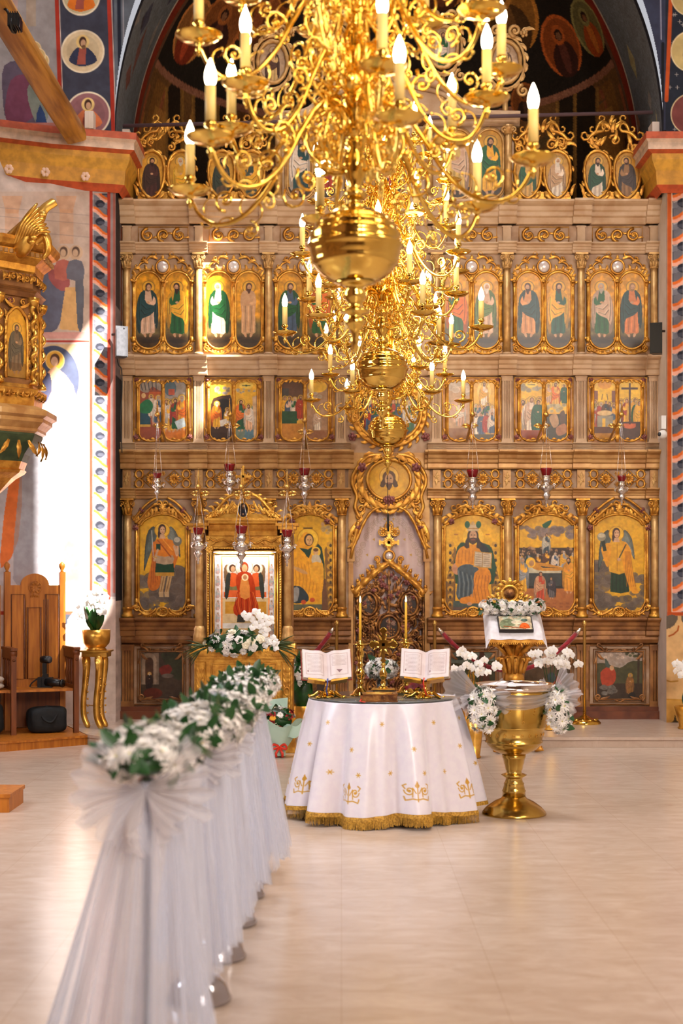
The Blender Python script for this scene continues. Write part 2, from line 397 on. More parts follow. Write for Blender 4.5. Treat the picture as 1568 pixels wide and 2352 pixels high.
    def build(s, name, mat_, fn, mask=None, parent=None):
        m = np.ones((s.ny, s.nx), bool) if mask is None else mask(s.X, s.Y)
        q = m[:-1, :-1] & m[1:, :-1] & m[:-1, 1:] & m[1:, 1:]
        idx = np.arange(s.ny*s.nx).reshape(s.ny, s.nx)
        a = idx[:-1, :-1][q]; b = idx[:-1, 1:][q]; c = idx[1:, 1:][q]; d = idx[1:, :-1][q]
        Q = np.stack([a, d, c, b], 1); used = np.unique(Q); re = np.zeros(s.ny*s.nx, int); re[used] = np.arange(len(used)); Q = re[Q]
        x, y, z = fn(s.X.ravel()[used], s.Y.ravel()[used])
        V = np.stack([x*np.ones(len(used)), y*np.ones(len(used)), z*np.ones(len(used))], 1).astype(np.float32)
        if parent is not None: V = V-np.array(ORG.get(parent.name, (0, 0, 0)), dtype=np.float32)
        me = bpy.data.meshes.new(name); me.vertices.add(len(V)); me.vertices.foreach_set('co', V.ravel())
        me.loops.add(len(Q)*4); me.loops.foreach_set('vertex_index', Q.ravel().astype(np.int32)); me.polygons.add(len(Q))
        me.polygons.foreach_set('loop_start', np.arange(0, len(Q)*4, 4, dtype=np.int32))
        me.update(calc_edges=True); me.polygons.foreach_set('use_smooth', np.ones(len(Q), bool))
        C = np.clip(s.a.reshape(-1, 3)[used]/255, 0, 1); C = np.where(C <= .04045, C/12.92, ((C+.055)/1.055)**2.4)
        at_ = me.color_attributes.new('Col', 'FLOAT_COLOR', 'POINT'); at_.data.foreach_set('color', np.concatenate([C, np.ones((len(C), 1))], 1).ravel().astype(np.float32))
        me.materials.append(MT[mat_]); o = bpy.data.objects.new(name, me); COL.objects.link(o)
        if parent is not None: o.parent = parent; ORG[o.name] = ORG.get(parent.name, (0, 0, 0))
        return o
# ================================================================ figure painting
def figure(c, cx, y0, H, robe, cloak=None, hair=(70, 40, 20), beard=0, halo=(236, 176, 60), s=1, skin=(200, 150, 110), feet=True, arm=1, halo_r=.95, u=None, head=None):
    u = u or H/8.2; r = random.Random(int(cx*3+y0)); hx = cx+s*.12*u
    if halo:
        c.ell(hx, y0+.55*u, halo_r*u, halo_r*u, halo, al=.8); c.ell(hx, y0+.55*u, halo_r*u, halo_r*u, mul(halo, .62), ring=.13*u)
    if feet:
        for q in (-.45, .45): c.ell(cx+q*u, y0+7.75*u, .2*u, .42*u, skin, .35*(1 if q > 0 else -1))
    P = lambda L: [(cx+s*a*u, y0+b*u) for a, b in L]
    if cloak: c.poly(P([(-.9, 1.3), (-1.55, 2.6), (-1.75, 4.6), (-1.6, 6.9), (-1.2, 7.6), (-.8, 6.5), (.9, 6.2), (1.35, 6.9), (1.6, 5.4), (1.5, 2.7), (.95, 1.3)]), mul(cloak, .72), sm=3)
    c.poly(P([(-.35, 1.0), (-.95, 1.35), (-1.2, 2.6), (-1.0, 4.4), (-1.05, 7.45), (-.3, 7.6), (.3, 7.5), (1.1, 7.4), (1.05, 4.6), (1.2, 2.6), (.95, 1.35), (.35, 1.0)]), robe, sm=2)
    for i in range(5):
        x = -.85+i*.42; c.line(P([(x, 3.4), (x+.08, 5.2), (x-.05, 7.3)]), .13*u, mul(robe, .68 if i % 2 else 1.22), .8)
    if cloak:
        c.poly(P([(-.35, 1.0), (-1.1, 1.4), (-1.5, 2.7), (-1.6, 4.6), (-1.3, 6.3), (-.8, 5.3), (.2, 4.9), (1.15, 4.0), (1.2, 3.1), (.2, 3.2), (-.45, 2.4)]), cloak, sm=2)
        c.poly(P([(.4, 1.0), (1.05, 1.4), (1.5, 2.8), (1.35, 5.0), (1.0, 6.2), (.85, 3.4)]), mul(cloak, .86), sm=2)
        for L in ([(-1.2, 2.0), (-1.3, 4), (-1.15, 5.6)], [(-.9, 3.2), (-.2, 3.9), (.9, 3.6)], [(-1, 4), (-.5, 4.7), (.5, 4.3)], [(1.2, 2.2), (1.2, 4.6)]):
            c.line(P(L), .14*u, mul(cloak, .55), .8)
            c.line(P([(a+.12, b-.1) for a, b in L]), .1*u, mul(cloak, 1.4), .5)
    if arm:
        c.poly(P([(.9, 1.9), (1.25, 2.7), (.9, 3.3), (.1, 3.0), (.15, 2.7), (.7, 2.7)]), mul(robe, 1.1), sm=2)
        c.ell(cx+s*.05*u, y0+2.85*u, .26*u, .18*u, skin)
    hd = .38*u
    c.ell(hx, y0+.42*u, hd*1.28, .55*u, hair); c.ell(hx-s*.1*u, y0+.85*u, hd*1.1, .35*u, hair, al=.8)
    c.ell(hx+s*.04*u, y0+.58*u, hd*.82, .46*u, skin)
    if beard: c.poly([(hx-hd*.8, y0+.72*u), (hx, y0+.82*u), (hx+hd*.85, y0+.72*u), (hx+hd*.5, y0+(.9+beard*.4)*u), (hx, y0+(1.05+beard*.5)*u), (hx-hd*.5, y0+(.9+beard*.4)*u)], hair, sm=2)
    for q in (-.13, .17):
        c.ell(hx+q*u, y0+.55*u, .05*u, .04*u, (50, 30, 20))
    c.line([(hx+.03*u, y0+.55*u), (hx+.05*u, y0+.7*u)], .05*u, mul(skin, .7), .8)
GOLD = (222, 158, 30); GRN = (24, 84, 40); TEAL = (28, 64, 66); PINKW = (206, 168, 140); YEL = (232, 168, 44); ORG_ = (226, 110, 24); WHT = (226, 206, 184); RED = (170, 50, 26); BLU = (66, 84, 110); BRN = (96, 58, 30); DK = (44, 34, 22)

# ================================================================ STRUCTURE
fl = MB(); fl.grid(lambda u, v: (-9+18*u, -8+25*v, 0), 4, 4, smooth=False)
struct(fl.build('floor', 'marble'))
pl = MB(); poly = [(-2.42, 13.52), (-2.2, 13.27), (4.6, 13.27), (4.6, 18.6), (-4.0, 18.6), (-4.0, 14.45), (-2.75, 14.3)]
pl.prism_z(poly, 0.0, .072, 0); pl.prism_z([(x*1.0, y-(.025 if y < 13.6 else 0)) for x, y in poly], .072, .1, 0)
struct(pl.build('floor_platform', 'marble'))

WY = lambda px: np.interp(px, [-500, -60, 60, 265], [13.55, 13.98, 14.28, 14.6])      # depth of the left wall behind a given column
# --- left wall fresco
c = Cv(-130, -60, 420, 1705, (196, 180, 176), .72); c.noise(60, .06)
SL = (84, 86, 104)
# upper zone
c.rect(-130, -60, 132, 318, (150, 146, 150)); c.rect(132, -60, 262, 335, (62, 64, 80)); c.rect(262, -60, 420, 335, (96, 104, 116))
c.rect(-130, -60, 40, 80, (190, 150, 146), .5); c.rect(60, -60, 82, 60, (170, 150, 130), .7)
for x in (128, 248): c.line([(x, -60), (x+9, 200), (x+13, 335)], 9, (168, 52, 36)); c.line([(x+6, -60), (x+15, 200), (x+19, 335)], 1.6, (226, 200, 186))
c.line([(272, -60), (275, 160), (268, 335)], 8, (36, 40, 56)); c.line([(282, -60), (284, 120)], 3, (150, 150, 160))
for (mx, my, rr, f) in ((190, 118, 48, (216, 196, 160)), (186, -8, 42, (196, 186, 150)), (202, 262, 50, (150, 104, 110))):
    c.ell(mx, my, rr, rr, f); c.ell(mx, my, rr*.78, rr*.78, mul(f, .93)); c.ell(mx, my, rr, rr, (232, 220, 196), ring=4)
    q = (52, 58, 84) if my != 262 else (214, 122, 78)
    if my < 0: q = (220, 120, 40)
    c.poly([(mx-32, my+20), (mx-14, my-8), (mx+12, my-8), (mx+33, my+20), (mx+10, my+33), (mx-12, my+33)], q, sm=3); c.poly([(mx-8, my-8), (mx+8, my-8), (mx+6, my+30), (mx-14, my+30)], (160, 84, 72))
    c.ell(mx, my-22, 15, 16, (226, 196, 130)); c.ell(mx, my-22, 8.5, 12, (70, 46, 36)); c.ell(mx+1, my-19, 6, 8.5, (196, 156, 124)); c.ell(mx+2, my-10, 5, 5, (80, 54, 40), al=.7 if my == 118 else 0)
for i, (x, y) in enumerate(((60, 105), (78, 112), (96, 140), (72, 128), (48, 122), (88, 128))):
    c.ell(x, y, 16, 17, (204, 176, 120)); c.ell(x, y, 16, 17, (232, 212, 176), ring=2); c.ell(x, y+1, 8, 10, (90, 66, 52)); c.ell(x+1, y+3, 6, 8, (176, 142, 120))
c.poly([(10, 150), (60, 140), (108, 158), (104, 270), (88, 285), (20, 280), (6, 220)], (88, 78, 96), sm=3); c.poly([(24, 185), (70, 178), (76, 270), (14, 276)], (110, 62, 84), sm=3)
c.poly([(62, 205), (100, 170), (110, 270), (84, 285)], (120, 128, 120), sm=3); c.poly([(92, 240), (108, 285), (82, 285)], (46, 66, 108), sm=2)
c.rect(-130, 282, 132, 292, (166, 110, 100)); c.rect(-130, 292, 140, 322, (150, 142, 146)); c.line([(-130, 300), (132, 302)], 5, (176, 70, 54), .7)
c.rect(-130, 318, 262, 336, (176, 172, 176))
# lower zone
c.rect(-130, 335, 420, 1705, (206, 190, 182)); c.rect(-130, 440, 206, 770, (202, 180, 166)); c.noise(45, .05, 3)
for x in (28, 152): c.rect(x-16, 480, x+16, 560, (214, 168, 136), .6); c.poly([(x-24, 450), (x+24, 450), (x+14, 490), (x-14, 490)], (214, 160, 122), .6)
for y in (495, 515, 545): c.line([(-130, y-30), (206, y)], 1.5, (150, 136, 130), .6)
c.poly([(-60, 600), (90, 620), (140, 640), (140, 720), (100, 760), (-60, 760)], (94, 98, 120), sm=3); c.poly([(84, 620), (150, 640), (150, 690), (130, 756), (88, 752)], (104, 106, 126), sm=3)
c.poly([(118, 610), (150, 618), (160, 655), (140, 668), (112, 640)], (164, 92, 92), sm=3); c.poly([(150, 660), (176, 660), (184, 760), (136, 756)], (222, 176, 118)); c.poly([(160, 612), (190, 614), (190, 750), (178, 750), (172, 640)], (104, 106, 116), sm=2)
for x, q in ((146, (186, 108, 96)), (174, (112, 112, 124))):
    c.ell(x, 580, 16, 17, (206, 172, 140), al=.8); c.poly([(x-16, 600), (x+14, 600), (x+18, 640), (x-20, 640)], q, sm=2); c.ell(x, 578, 9, 12, (100, 78, 66)); c.ell(x-1, 581, 6.5, 9, (200, 168, 140))
c.rect(-130, 762, 207, 778, (214, 160, 152)); c.line([(-130, 784), (207, 784)], 5, (178, 70, 60))
c.rect(-130, 790, 207, 935, (214, 178, 130), .8); c.ell(122, 872, 60, 78, (74, 80, 104)); c.ell(126, 828, 21, 22, (226, 170, 70)); c.ell(126, 828, 21, 22, (240, 206, 130), ring=2)
c.poly([(118, 846), (134, 846), (168, 885), (168, 940), (88, 940), (92, 880)], (206, 160, 130), sm=2); c.poly([(88, 862), (114, 858), (118, 900), (96, 930)], (66, 66, 90), sm=2)
c.ell(126, 826, 11, 14, (96, 66, 50)); c.ell(125, 830, 8, 11, (206, 166, 138))
c.rect(-130, 935, 207, 1345, (190, 184, 190)); c.ell(120, 1000, 46, 60, (222, 196, 140), ring=10); c.ell(184, 1040, 20, 44, (206, 150, 120), .5, .6, ring=8)
c.poly([(22, 1095), (50, 1095), (42, 1240), (10, 1300), (0, 1280)], (222, 118, 62), sm=2); c.poly([(60, 1000), (110, 960), (100, 1300), (30, 1330)], (150, 150, 160), .7, sm=3)
c.poly([(150, 1240), (176, 1250), (184, 1300), (199, 1345), (176, 1368), (148, 1330)], (128, 122, 108), sm=3); c.rect(130, 1355, 210, 1412, (184, 176, 180))
c.rect(-130, 1404, 192, 1412, (178, 70, 50)); c.poly([(60, 1412), (192, 1412), (176, 1428), (140, 1436), (60, 1436)], (60, 64, 76), sm=2); c.line([(60, 1450), (140, 1448), (192, 1424)], 6, (196, 110, 96)); c.line([(60, 1462), (150, 1455), (190, 1440)], 3, (80, 80, 90))
c.rect(-130, 1465, 420, 1705, (218, 200, 188)); c.poly([(192, 1372), (300, 1380), (300, 1500), (150, 1480)], (222, 200, 190), sm=2)
def guilloche(c, x0, x1, y0, y1, per, flip=1):
    xm = (x0+x1)/2; hw = (x1-x0)/2; c.rect(x0, y0, x1, y1, (112, 110, 118)); y = y0-per*1.5
    while y < y1+per:
        W_ = lambda ph, am=.98: [(xm+flip*hw*am*math.sin((t/10)*PI-PI/2+ph), y+t/10*per*1.05) for t in range(11)]
        S_ = lambda o: [(xm+flip*hw*(-1+2*t/10), y+o+per*.5*(.5-.5*math.cos(t/10*PI))) for t in range(11)]
        c.line(S_(per*.62), per*.3, (124, 124, 134)); c.line(S_(per*.34), per*.2, (236, 172, 150)); c.line(S_(per*.2), per*.13, (226, 112, 46)); c.line(S_(per*.47), 1, (220, 206, 200)); c.line(S_(per*.77), 1, (90, 92, 104))
        c.ell(xm-flip*hw*.05, y, hw*.68, per*.21, (44, 46, 58)); c.ell(xm+flip*hw*.1, y+per*.06, hw*.5, per*.1, (76, 78, 92))
        y += per
    c.rect(x0-14, y1, x1+14, y1+per*2, (206, 190, 182)) if False else None
cc = Cv(205, 440, 268, 1372, (60, 62, 74), .9); guilloche(cc, 214, 245, 447, 1372, 41)
c.rect(205, 440, 268, 1376, (196, 180, 176))
k = c.sl(214, 447, 245, 1366); xs = c.X[k]; ys = c.Y[k]
ii = np.clip(((xs-205)/63*(cc.nx-1)).astype(int), 0, cc.nx-1); jj = np.clip(((ys-440)/932*(cc.ny-1)).astype(int), 0, cc.ny-1)
if True: c.a[k] = cc.a[jj, ii]
for x in (209, 250): c.line([(x, 440), (x, 1374)], 7, (178, 62, 44)); c.line([(x+4.5, 440), (x+4.5, 1374)], 1.3, (228, 210, 200))
c.rect(254, 440, 268, 1370, (150, 130, 130)); c.line([(262, 440), (262, 1360)], 5, (170, 80, 60), .7)
c.rect(-130, 1640, 300, 1705, (222, 206, 196)); c.noise(14, .035, 5)
def wl(X, Y): Yd = WY(X); return (X-CX)/F*Yd, Yd, EYE-(Y-HY)/F*Yd
def archmask(X, Y): return ((X-893)/628.)**2+(np.minimum(Y-272, 0)/722.)**2 > 1
struct(c.build('wall_left', 'fresco', wl, lambda X, Y: np.where(Y > 300, X <= 265.5, archmask(X, Y) & (X < 410))))
# --- right pier fresco
c = Cv(1300, -60, 1700, 1700, (196, 180, 150), .72)
c.rect(1300, -60, 1700, 340, (40, 44, 56)); c.rect(1300, -60, 1528, 340, (58, 62, 84)); r_ = random.Random(4)
for i in range(26): x = r_.uniform(1535, 1600); y = r_.uniform(0, 320); c.line([(x-4, y), (x+4, y)], 1, (210, 200, 190)); c.line([(x, y-4), (x, y+4)], 1, (210, 200, 190))
c.line([(1542, -60), (1536, 100), (1530, 230)], 9, (196, 84, 36)); c.line([(1516, -60), (1518, 90)], 3, (150, 150, 170)); c.line([(1522, 100), (1520, 340)], 7, (30, 30, 36))
for my in (118, -10, 262): c.ell(1588, my, 47, 47, (200, 178, 120)); c.ell(1588, my, 47, 47, (226, 206, 160), ring=3); c.ell(1594, my+8, 26, 30, (60, 50, 50)); c.ell(1590, my-18, 12, 14, (150, 110, 80))
c.ell(1588, 262, 46, 46, (124, 70, 66)); c.rect(1500, 330, 1700, 345, (110, 106, 112))
c.rect(1500, 345, 1700, 1700, (216, 176, 120)); g2 = Cv(1544, 440, 1640, 1405, (60, 62, 74), .9); guilloche(g2, 1546, 1590, 440, 1404, 50, -1)
k = c.sl(1546, 440, 1590, 1404); xs = c.X[k]; ys = c.Y[k]
c.a[k] = g2.a[np.clip(((ys-440)/965*(g2.ny-1)).astype(int), 0, g2.ny-1), np.clip(((xs-1544)/96*(g2.nx-1)).astype(int), 0, g2.nx-1)]
c.line([(1568, 440), (1568, 1404)], 1, (210, 200, 190), .6)
c.line([(1537, 430), (1537, 1412)], 9, (196, 88, 36)); c.line([(1543, 440), (1543, 1404)], 1.6, (230, 214, 200)); c.line([(1533, 1410), (1640, 1410)], 8, (186, 80, 36)); c.line([(1530, 440), (1530, 1412)], 4, (150, 120, 110))
c.rect(1520, 1415, 1700, 1700, (220, 178, 122)); c.poly([(1528, 1415), (1556, 1415), (1548, 1436), (1528, 1445)], (104, 92, 78), sm=2); c.poly([(1564, 1415), (1600, 1415), (1600, 1450), (1572, 1436)], (104, 92, 78), sm=2)
c.line([(1536, 1461), (1546, 1457), (1556, 1448), (1558, 1438)], 3.5, (170, 84, 34)); c.line([(1528, 1562), (1540, 1566), (1556, 1564)], 3, (180, 128, 50)); c.line([(1528, 1606), (1568, 1608)], 3, (180, 128, 50))
c.rect(1524, 1606, 1700, 1665, (206, 150, 60), .7); c.poly([(1534, 1664), (1546, 1656), (1550, 1640), (1554, 1656), (1564, 1664)], (80, 66, 44)); c.noise(20, .05, 5)
struct(c.build('wall_right', 'fresco', lambda X, Y: ((X-CX)/F*14.6, 14.6, EYE-(Y-HY)/F*14.6), lambda X, Y: np.where(Y > 300, X >= 1529.5, archmask(X, Y) & (X > 1380))))
# reveals of the arch behind the piers
rv = Cv(0, 330, 20, 1660, (120, 108, 110), 1); rv.rect(6, 500, 14, 720, (190, 92, 30)); rv.rect(0, 440, 5, 700, (52, 46, 50)); rv.rect(8, 720, 20, 860, (206, 150, 70)); rv.rect(0, 860, 20, 1380, (40, 40, 46)); rv.rect(0, 1380, 20, 1660, (210, 190, 180)); rv.noise(20, .1)
struct(rv.build('wall_left_reveal', 'fresco', lambda X, Y: (-2.32-.001*X, 14.6+X/20*1.4, EYE-(Y-HY)/F*14.6)))
rv = MB(); rv.box(3.34, 3.42, 14.62, 16.5, -.2, 6.3); struct(rv.build('wall_right_reveal', 'plaster_white'))
# wall above the picture, with the arch cut out
up = MB(); A = [(.487+2.83*math.cos(t), 6.3+3.25*math.sin(t)) for t in [PI*i/24 for i in range(25)]]; A = [p for p in A if p[1] > 7.7]
up.prism([(-5, 7.7), (-5, 17), (6, 17), (6, 7.7)]+A, 14.63, 14.8); struct(up.build('wall_arch_upper', 'plaster_white'))
# --- barrel and apse dome over the altar
def vault():
    nt_, ns = 620, 420; th = np.linspace(0, PI, nt_+1); s = np.linspace(0, 1, ns+1); T, S = np.meshgrid(th, s)
    bar = S < .3; yb = 14.6+S/.3*1.3; ph = np.clip((S-.3)/.7, 0, 1)*PI/2
    rx = 2.82*np.where(bar, 1, np.cos(ph)); X = .487+rx*np.cos(T); Z = 6.1+1.16*rx*np.sin(T)*1.0; Yy = np.where(bar, yb, 15.9+2.5*np.sin(ph))
    # the poles of the half dome lie straight behind: latitude is height above the springing
    a = np.ones(T.shape+(3,))*np.array((70, 62, 58.)); r = np.random.default_rng(5)
    hgt = (Z-6.1)/3.27; px = CX+X/Yy*F; py = HY-(Z-EYE)/Yy*F
    def setc(m, col, al=1.): a[m] += (np.array(col, float)-a[m])*al
    setc(bar, (112, 116, 120)); side = np.minimum(T, PI-T)
    for k in range(34):
        t0 = r.uniform(0, PI); s0 = r.uniform(.02, .26); w = r.uniform(.01, .03); h = r.uniform(.03, .12); q = [(70, 70, 86), (150, 140, 130), (190, 130, 90), (60, 50, 56), (176, 160, 110), (120, 70, 60)][k % 6]
        setc(bar & (abs(T-t0) < h) & (abs(S-s0) < w*(1-abs(T-t0)/h)), q, .8)
    setc(bar & (S > .275), (150, 52, 34)); setc(bar & (S > .265) & (S < .275), (206, 190, 170)); setc(bar & (S < .02), (44, 46, 56))
    low = (~bar) & (hgt < .40); setc(low, (128, 88, 48))
    for k in range(46):
        t0 = r.uniform(0, PI); q = [(150, 100, 46), (70, 46, 30), (176, 96, 60), (104, 84, 54), (190, 130, 60), (60, 34, 26)][k % 6]; w = r.uniform(.01, .035); h = r.uniform(.1, .38); s0 = r.uniform(.3, .95)
        setc(low & (abs(T-t0) < w) & (hgt < h) if k % 2 else low & (abs(S-s0) < w) & (hgt < h), q, .75)
    for (cx_, w_) in ((1345, 26), (1300, 20), (470, 26), (520, 20), (400, 18)):
        setc(low & (abs(px-cx_) < w_) & (py > 190+((px-cx_)/w_)**2*20), (40, 30, 22), .9); setc(low & (abs(abs(px-cx_)-w_) < 4) & (py > 200), (170, 120, 56), .8)
    dk = (~bar) & (hgt >= .40); setc(dk, (46, 38, 30)); setc((~bar) & (abs(hgt-.40) < .012), (170, 112, 84)); setc((~bar) & (S < .33), (120, 84, 60)); setc((~bar) & (S < .315), (150, 60, 36))
    P = np.stack([X, Yy, Z], -1); N = P-np.array((.487, 15.2, 6.1)); N /= np.linalg.norm(N, axis=-1, keepdims=True)
    for (cx_, cy_, R, q, bg) in ((440, 70, .34, (150, 60, 34), (170, 110, 56)), (1290, 105, .32, (74, 40, 30), (168, 84, 36)), (1352, 62, .3, (190, 90, 40), (128, 118, 70)), (1160, 25, .46, (90, 60, 30), (166, 108, 44)), (600, 20, .4, (110, 60, 30), (160, 90, 44)), (1205, 235, .2, (60, 40, 30), (140, 78, 36)), (505, 60, .33, (70, 40, 30), (150, 86, 40)), (700, -60, .4, (90, 50, 30), (160, 100, 44)), (1000, -60, .4, (90, 50, 30), (160, 100, 44))):
        d2 = (px-cx_)**2+(py-cy_)**2+np.where(bar, 1e6, 0); i = np.unravel_index(np.argmin(d2), d2.shape); C = P[i]; n = N[i]
        e1 = np.cross((0, 0, 1.), n); e1 /= np.linalg.norm(e1); e2 = np.cross(n, e1); dP = P-C; u = dP@e1/R; v = dP@e2/R/1.15; rr = np.hypot(u, v); ok = ~bar & (rr < 1)
        setc(ok, bg); setc(ok & (rr > .88), mul(bg, 1.35)); setc(ok & (np.hypot(u/.62, (v+.45)/.6) < 1), q); setc(ok & (np.hypot(u/.2, (v+.3)/.6) < 1), mul(q, 1.8), .6)
        setc(ok & (np.hypot(u, v-.35) < .33), mul(bg, 1.25)); setc(ok & (np.hypot(u, v-.35) < .19), (60, 38, 26)); setc(ok & (np.hypot(u, v-.3) < .13), (150, 100, 66))
    a *= (1+.07*r.standard_normal(T.shape)[..., None]); mb = Cv(0, 0, nt_+1, ns+1, (0, 0, 0), 1)
    mb.a = a; mb.nx, mb.ny = nt_+1, ns+1; mb.X, mb.Y = T, S
    return struct(mb.build('ceiling_apse', 'fresco', lambda u, v: (X.ravel(), Yy.ravel(), Z.ravel())))
vault()
ap = MB(); ap.grid(lambda u, v: (.487+2.84*math.cos(PI*u), 15.9+2.5*math.sin(PI*u), .1+6.02*v), 30, 4); struct(ap.build('wall_apse', 'ceiling_plaster'))
# --- south nave wall with its high windows (out of the picture; sunlight comes through them)
wn = MB(); XW = 5.0; wins = [(8.27, 9.03, 12.35, 15.55), (10.05, 10.32, 12.9, 14.9)]; ys = [-8]+[q for w in wins for q in w[:2]]+[14.7]
for i in range(0, len(ys), 2): wn.box(XW, XW+.05, ys[i], ys[i+1], 0, 24)
for y0, y1, z0, z1 in wins: wn.box(XW, XW+.05, y0, y1, 0, z0); wn.box(XW, XW+.05, y0, y1, z1, 24)
struct(wn.build('wall_south', 'plaster_white'))
ex = MB(); ex.prism_z([(-5.25, 13.2), (-3.85, 13.88), (-3.85, 14.0), (-5.25, 13.4)], 0, 7.9); struct(ex.build('wall_left_extension', 'plaster_white')); ex = MB(); ex.prism_z([(4.08, 14.6), (5.0, 14.6), (5.0, 14.7), (4.08, 14.7)], 0, 7.9); struct(ex.build('wall_right_extension', 'plaster_white')); nv = MB(); nv.box(-5.3, -5.2, -8, 13.5, 0, 18); struct(nv.build('wall_north', 'nave_wall' if 'nave_wall' in MT else mat('nave_wall', (150, 116, 92), .9, 0, (110, 84, 74), 1.2, 5).name))
nv = MB(); nv.box(-5.3, 5.1, -8.1, -8.0, 0, 18); struct(nv.build('wall_west', 'nave_wall')); nv = MB(); nv.box(-5.3, 6, -8.1, 14.8, 18, 18.1); struct(nv.build('ceiling', 'nave_wall'))
# --- cornices on both piers
def cornice(path, name):
    prof = [(0, 6.10), (.16, 6.10), (.16, 6.03), (.14, 6.0), (.14, 5.93), (.10, 5.90), (.10, 5.84), (.06, 5.74), (.05, 5.60), (.0, 5.53)]
    segc = [(190, 110, 84), (198, 92, 58), (222, 190, 164), (226, 194, 168), (204, 96, 52), (226, 168, 66), (224, 166, 60), (218, 156, 54), (204, 88, 46)]
    P = [Vector((p[0], p[1], 0)) for p in path]; n = len(P); rows = []
    for i in range(n):
        d0 = (P[i]-P[i-1]).normalized() if i else (P[1]-P[0]).normalized(); d1 = (P[i+1]-P[i]).normalized() if i < n-1 else d0
        nn = (Vector((d0.y, -d0.x, 0))+Vector((d1.y, -d1.x, 0))); nn = nn/max(.3, nn.dot(nn)/2) if nn.length else nn
        rows.append([(P[i].x+nn.x*d*1.25, P[i].y+nn.y*d*1.25, z) for d, z in prof])
    mb = MB()
    for j in range(len(prof)-1):
        for i in range(n-1): mb.add([rows[i][j], rows[i+1][j], rows[i+1][j+1], rows[i][j+1]], [(0, 1, 2, 3)], j, False)
    names = []
    for j, q in enumerate(segc):
        k = 'cornice_%d' % j
        if k not in MT: mat(k, q, .6, 0, mul(q, .86), 12, 5)
        names.append(k)
    return struct(mb.build(name, names))
cornice([(-5, 13.7), (-3.6, 14.12), (-2.95, 14.4), (-2.28, 14.58), (-2.28, 15.3)], 'trim_1')
cornice([(3.28, 15.3), (3.28, 14.58), (5, 14.58)], 'trim_2')
# flower rosettes painted on the left cornice
fm = MB()
for px, py in ((20, 388), (104, 395), (196, 405)):
    Yq = float(WY(px))-.16; x, y, z = at(px, py, Yq)
    for k in range(6): fm.ball((x+.028*math.cos(k*PI/3), y, z+.028*math.sin(k*PI/3)), .022, 7, 4, (1, .25, 1))
struct(fm.build('trim_3', 'rosette_pink' if 'rosette_pink' in MT else mat('rosette_pink', (236, 196, 170), .7).name))
# ================================================================ ICONOSTASIS (measured on its own face: unit = 1/217 m)
Y0 = 15.05; K = F/Y0
def IM(p): return ((p[0]-CX)/K, Y0-p[1]/K, EYE-(p[2]-HY)/K)
def IMa(d): return lambda X, Y: ((X-CX)/K, Y0-d/K, EYE-(Y-HY)/K)
ico = thing('iconostasis', 'tall carved and gilded altar screen with rows of painted icons across the apse', 'altar screen', (.5, Y0, .1))
def IB(mb, name, mats, parent=None): return mb.build(name, mats, ico if parent is None else parent, IM)
def shift(o, dx, dy=0):
    o.location = (dx/K, 0, -dy/K); return o
CM = None
def rep(o, dxs, dys=None):
    cm = children_map(); out = [o]
    for i, dx in enumerate(dxs):
        q = dup(o, ico, cm); shift(q, dx, dys[i] if dys else 0); out.append(q)
    return out
COLS = [292, 457, 617, 783, 1002, 1163, 1333, 1500]; BAYS = [374.5, 537, 700, 1082.5, 1248, 1416.5]
# back boards
b = MB(); b.box(280, 1516, -30, 0, 470, 1045); b.box(280, 806, -30, 0, 1045, 1652); b.box(980, 1516, -30, 0, 1045, 1652); IB(b, 'backboard', 'panel_pink')
b = MB(); b.box(276, 806, -10, 22, 1632, 1652); b.box(980, 1524, -10, 22, 1632, 1652); b.box(280, 806, -10, 14, 1622, 1634); b.box(980, 1520, -10, 14, 1622, 1634); IB(b, 'plinth', 'dark_wood_red')
# cornices: a moulding profile run along the screen with breaks over every column
def cornice_i(y0, y1, dmax, mats, x0=278, x1=1518, brk=13, gap=None, breaks=COLS, steps=None):
    H = y1-y0; mb = MB(); dmax *= 1.25
    prof = steps or [(0, 1.0), (.34, 1.0), (.38, .93), (.36, .72), (.5, .66), (.52, .5), (.62, .42), (.66, .26), (.88, .18), (1.0, .1), (1.0, 0), (.0, 0)]
    def seg(a, c, ex):
        p = [(d*dmax+(ex if d > 0 else 0), y0+H*t) for d, t in prof]; mb.prism_x(p, a, c)
    runs = [(x0, x1)] if not gap else [(x0, gap[0]), (gap[1], x1)]
    for a, c in runs: seg(a, c, 0)
    for q in breaks: seg(max(q-brk*1.6, x0-3), min(q+brk*1.6, x1+4), 9)
    return IB(mb, 'cornice', mats)
cornice_i(468, 518, 34, ['beige'])
cornice_i(560, 584, 16, ['beige'])
cornice_i(820, 864, 26, ['beige'])
cornice_i(1018, 1036, 12, ['beige'], gap=(806, 980))
cornice_i(1036, 1078, 26, ['beige_gold'], gap=(812, 974))
cornice_i(1122, 1146, 15, ['beige_gold'], gap=(806, 980))
cornice_i(1418, 1460, 26, ['brown_gold'], gap=(806, 980))
b = MB()
for a, c in ((280, 806), (980, 1516)):
    b.prism_x([(0, 1460), (12, 1460), (14, 1468), (9, 1476), (0, 1480)], a, c); n = int((c-a)/9)
    for i in range(n): b.leaf(a+9*i+2, 1462, .5, 8, 3, 12, .4, m=0)
IB(b, 'lower_moulding', 'brown_gold')
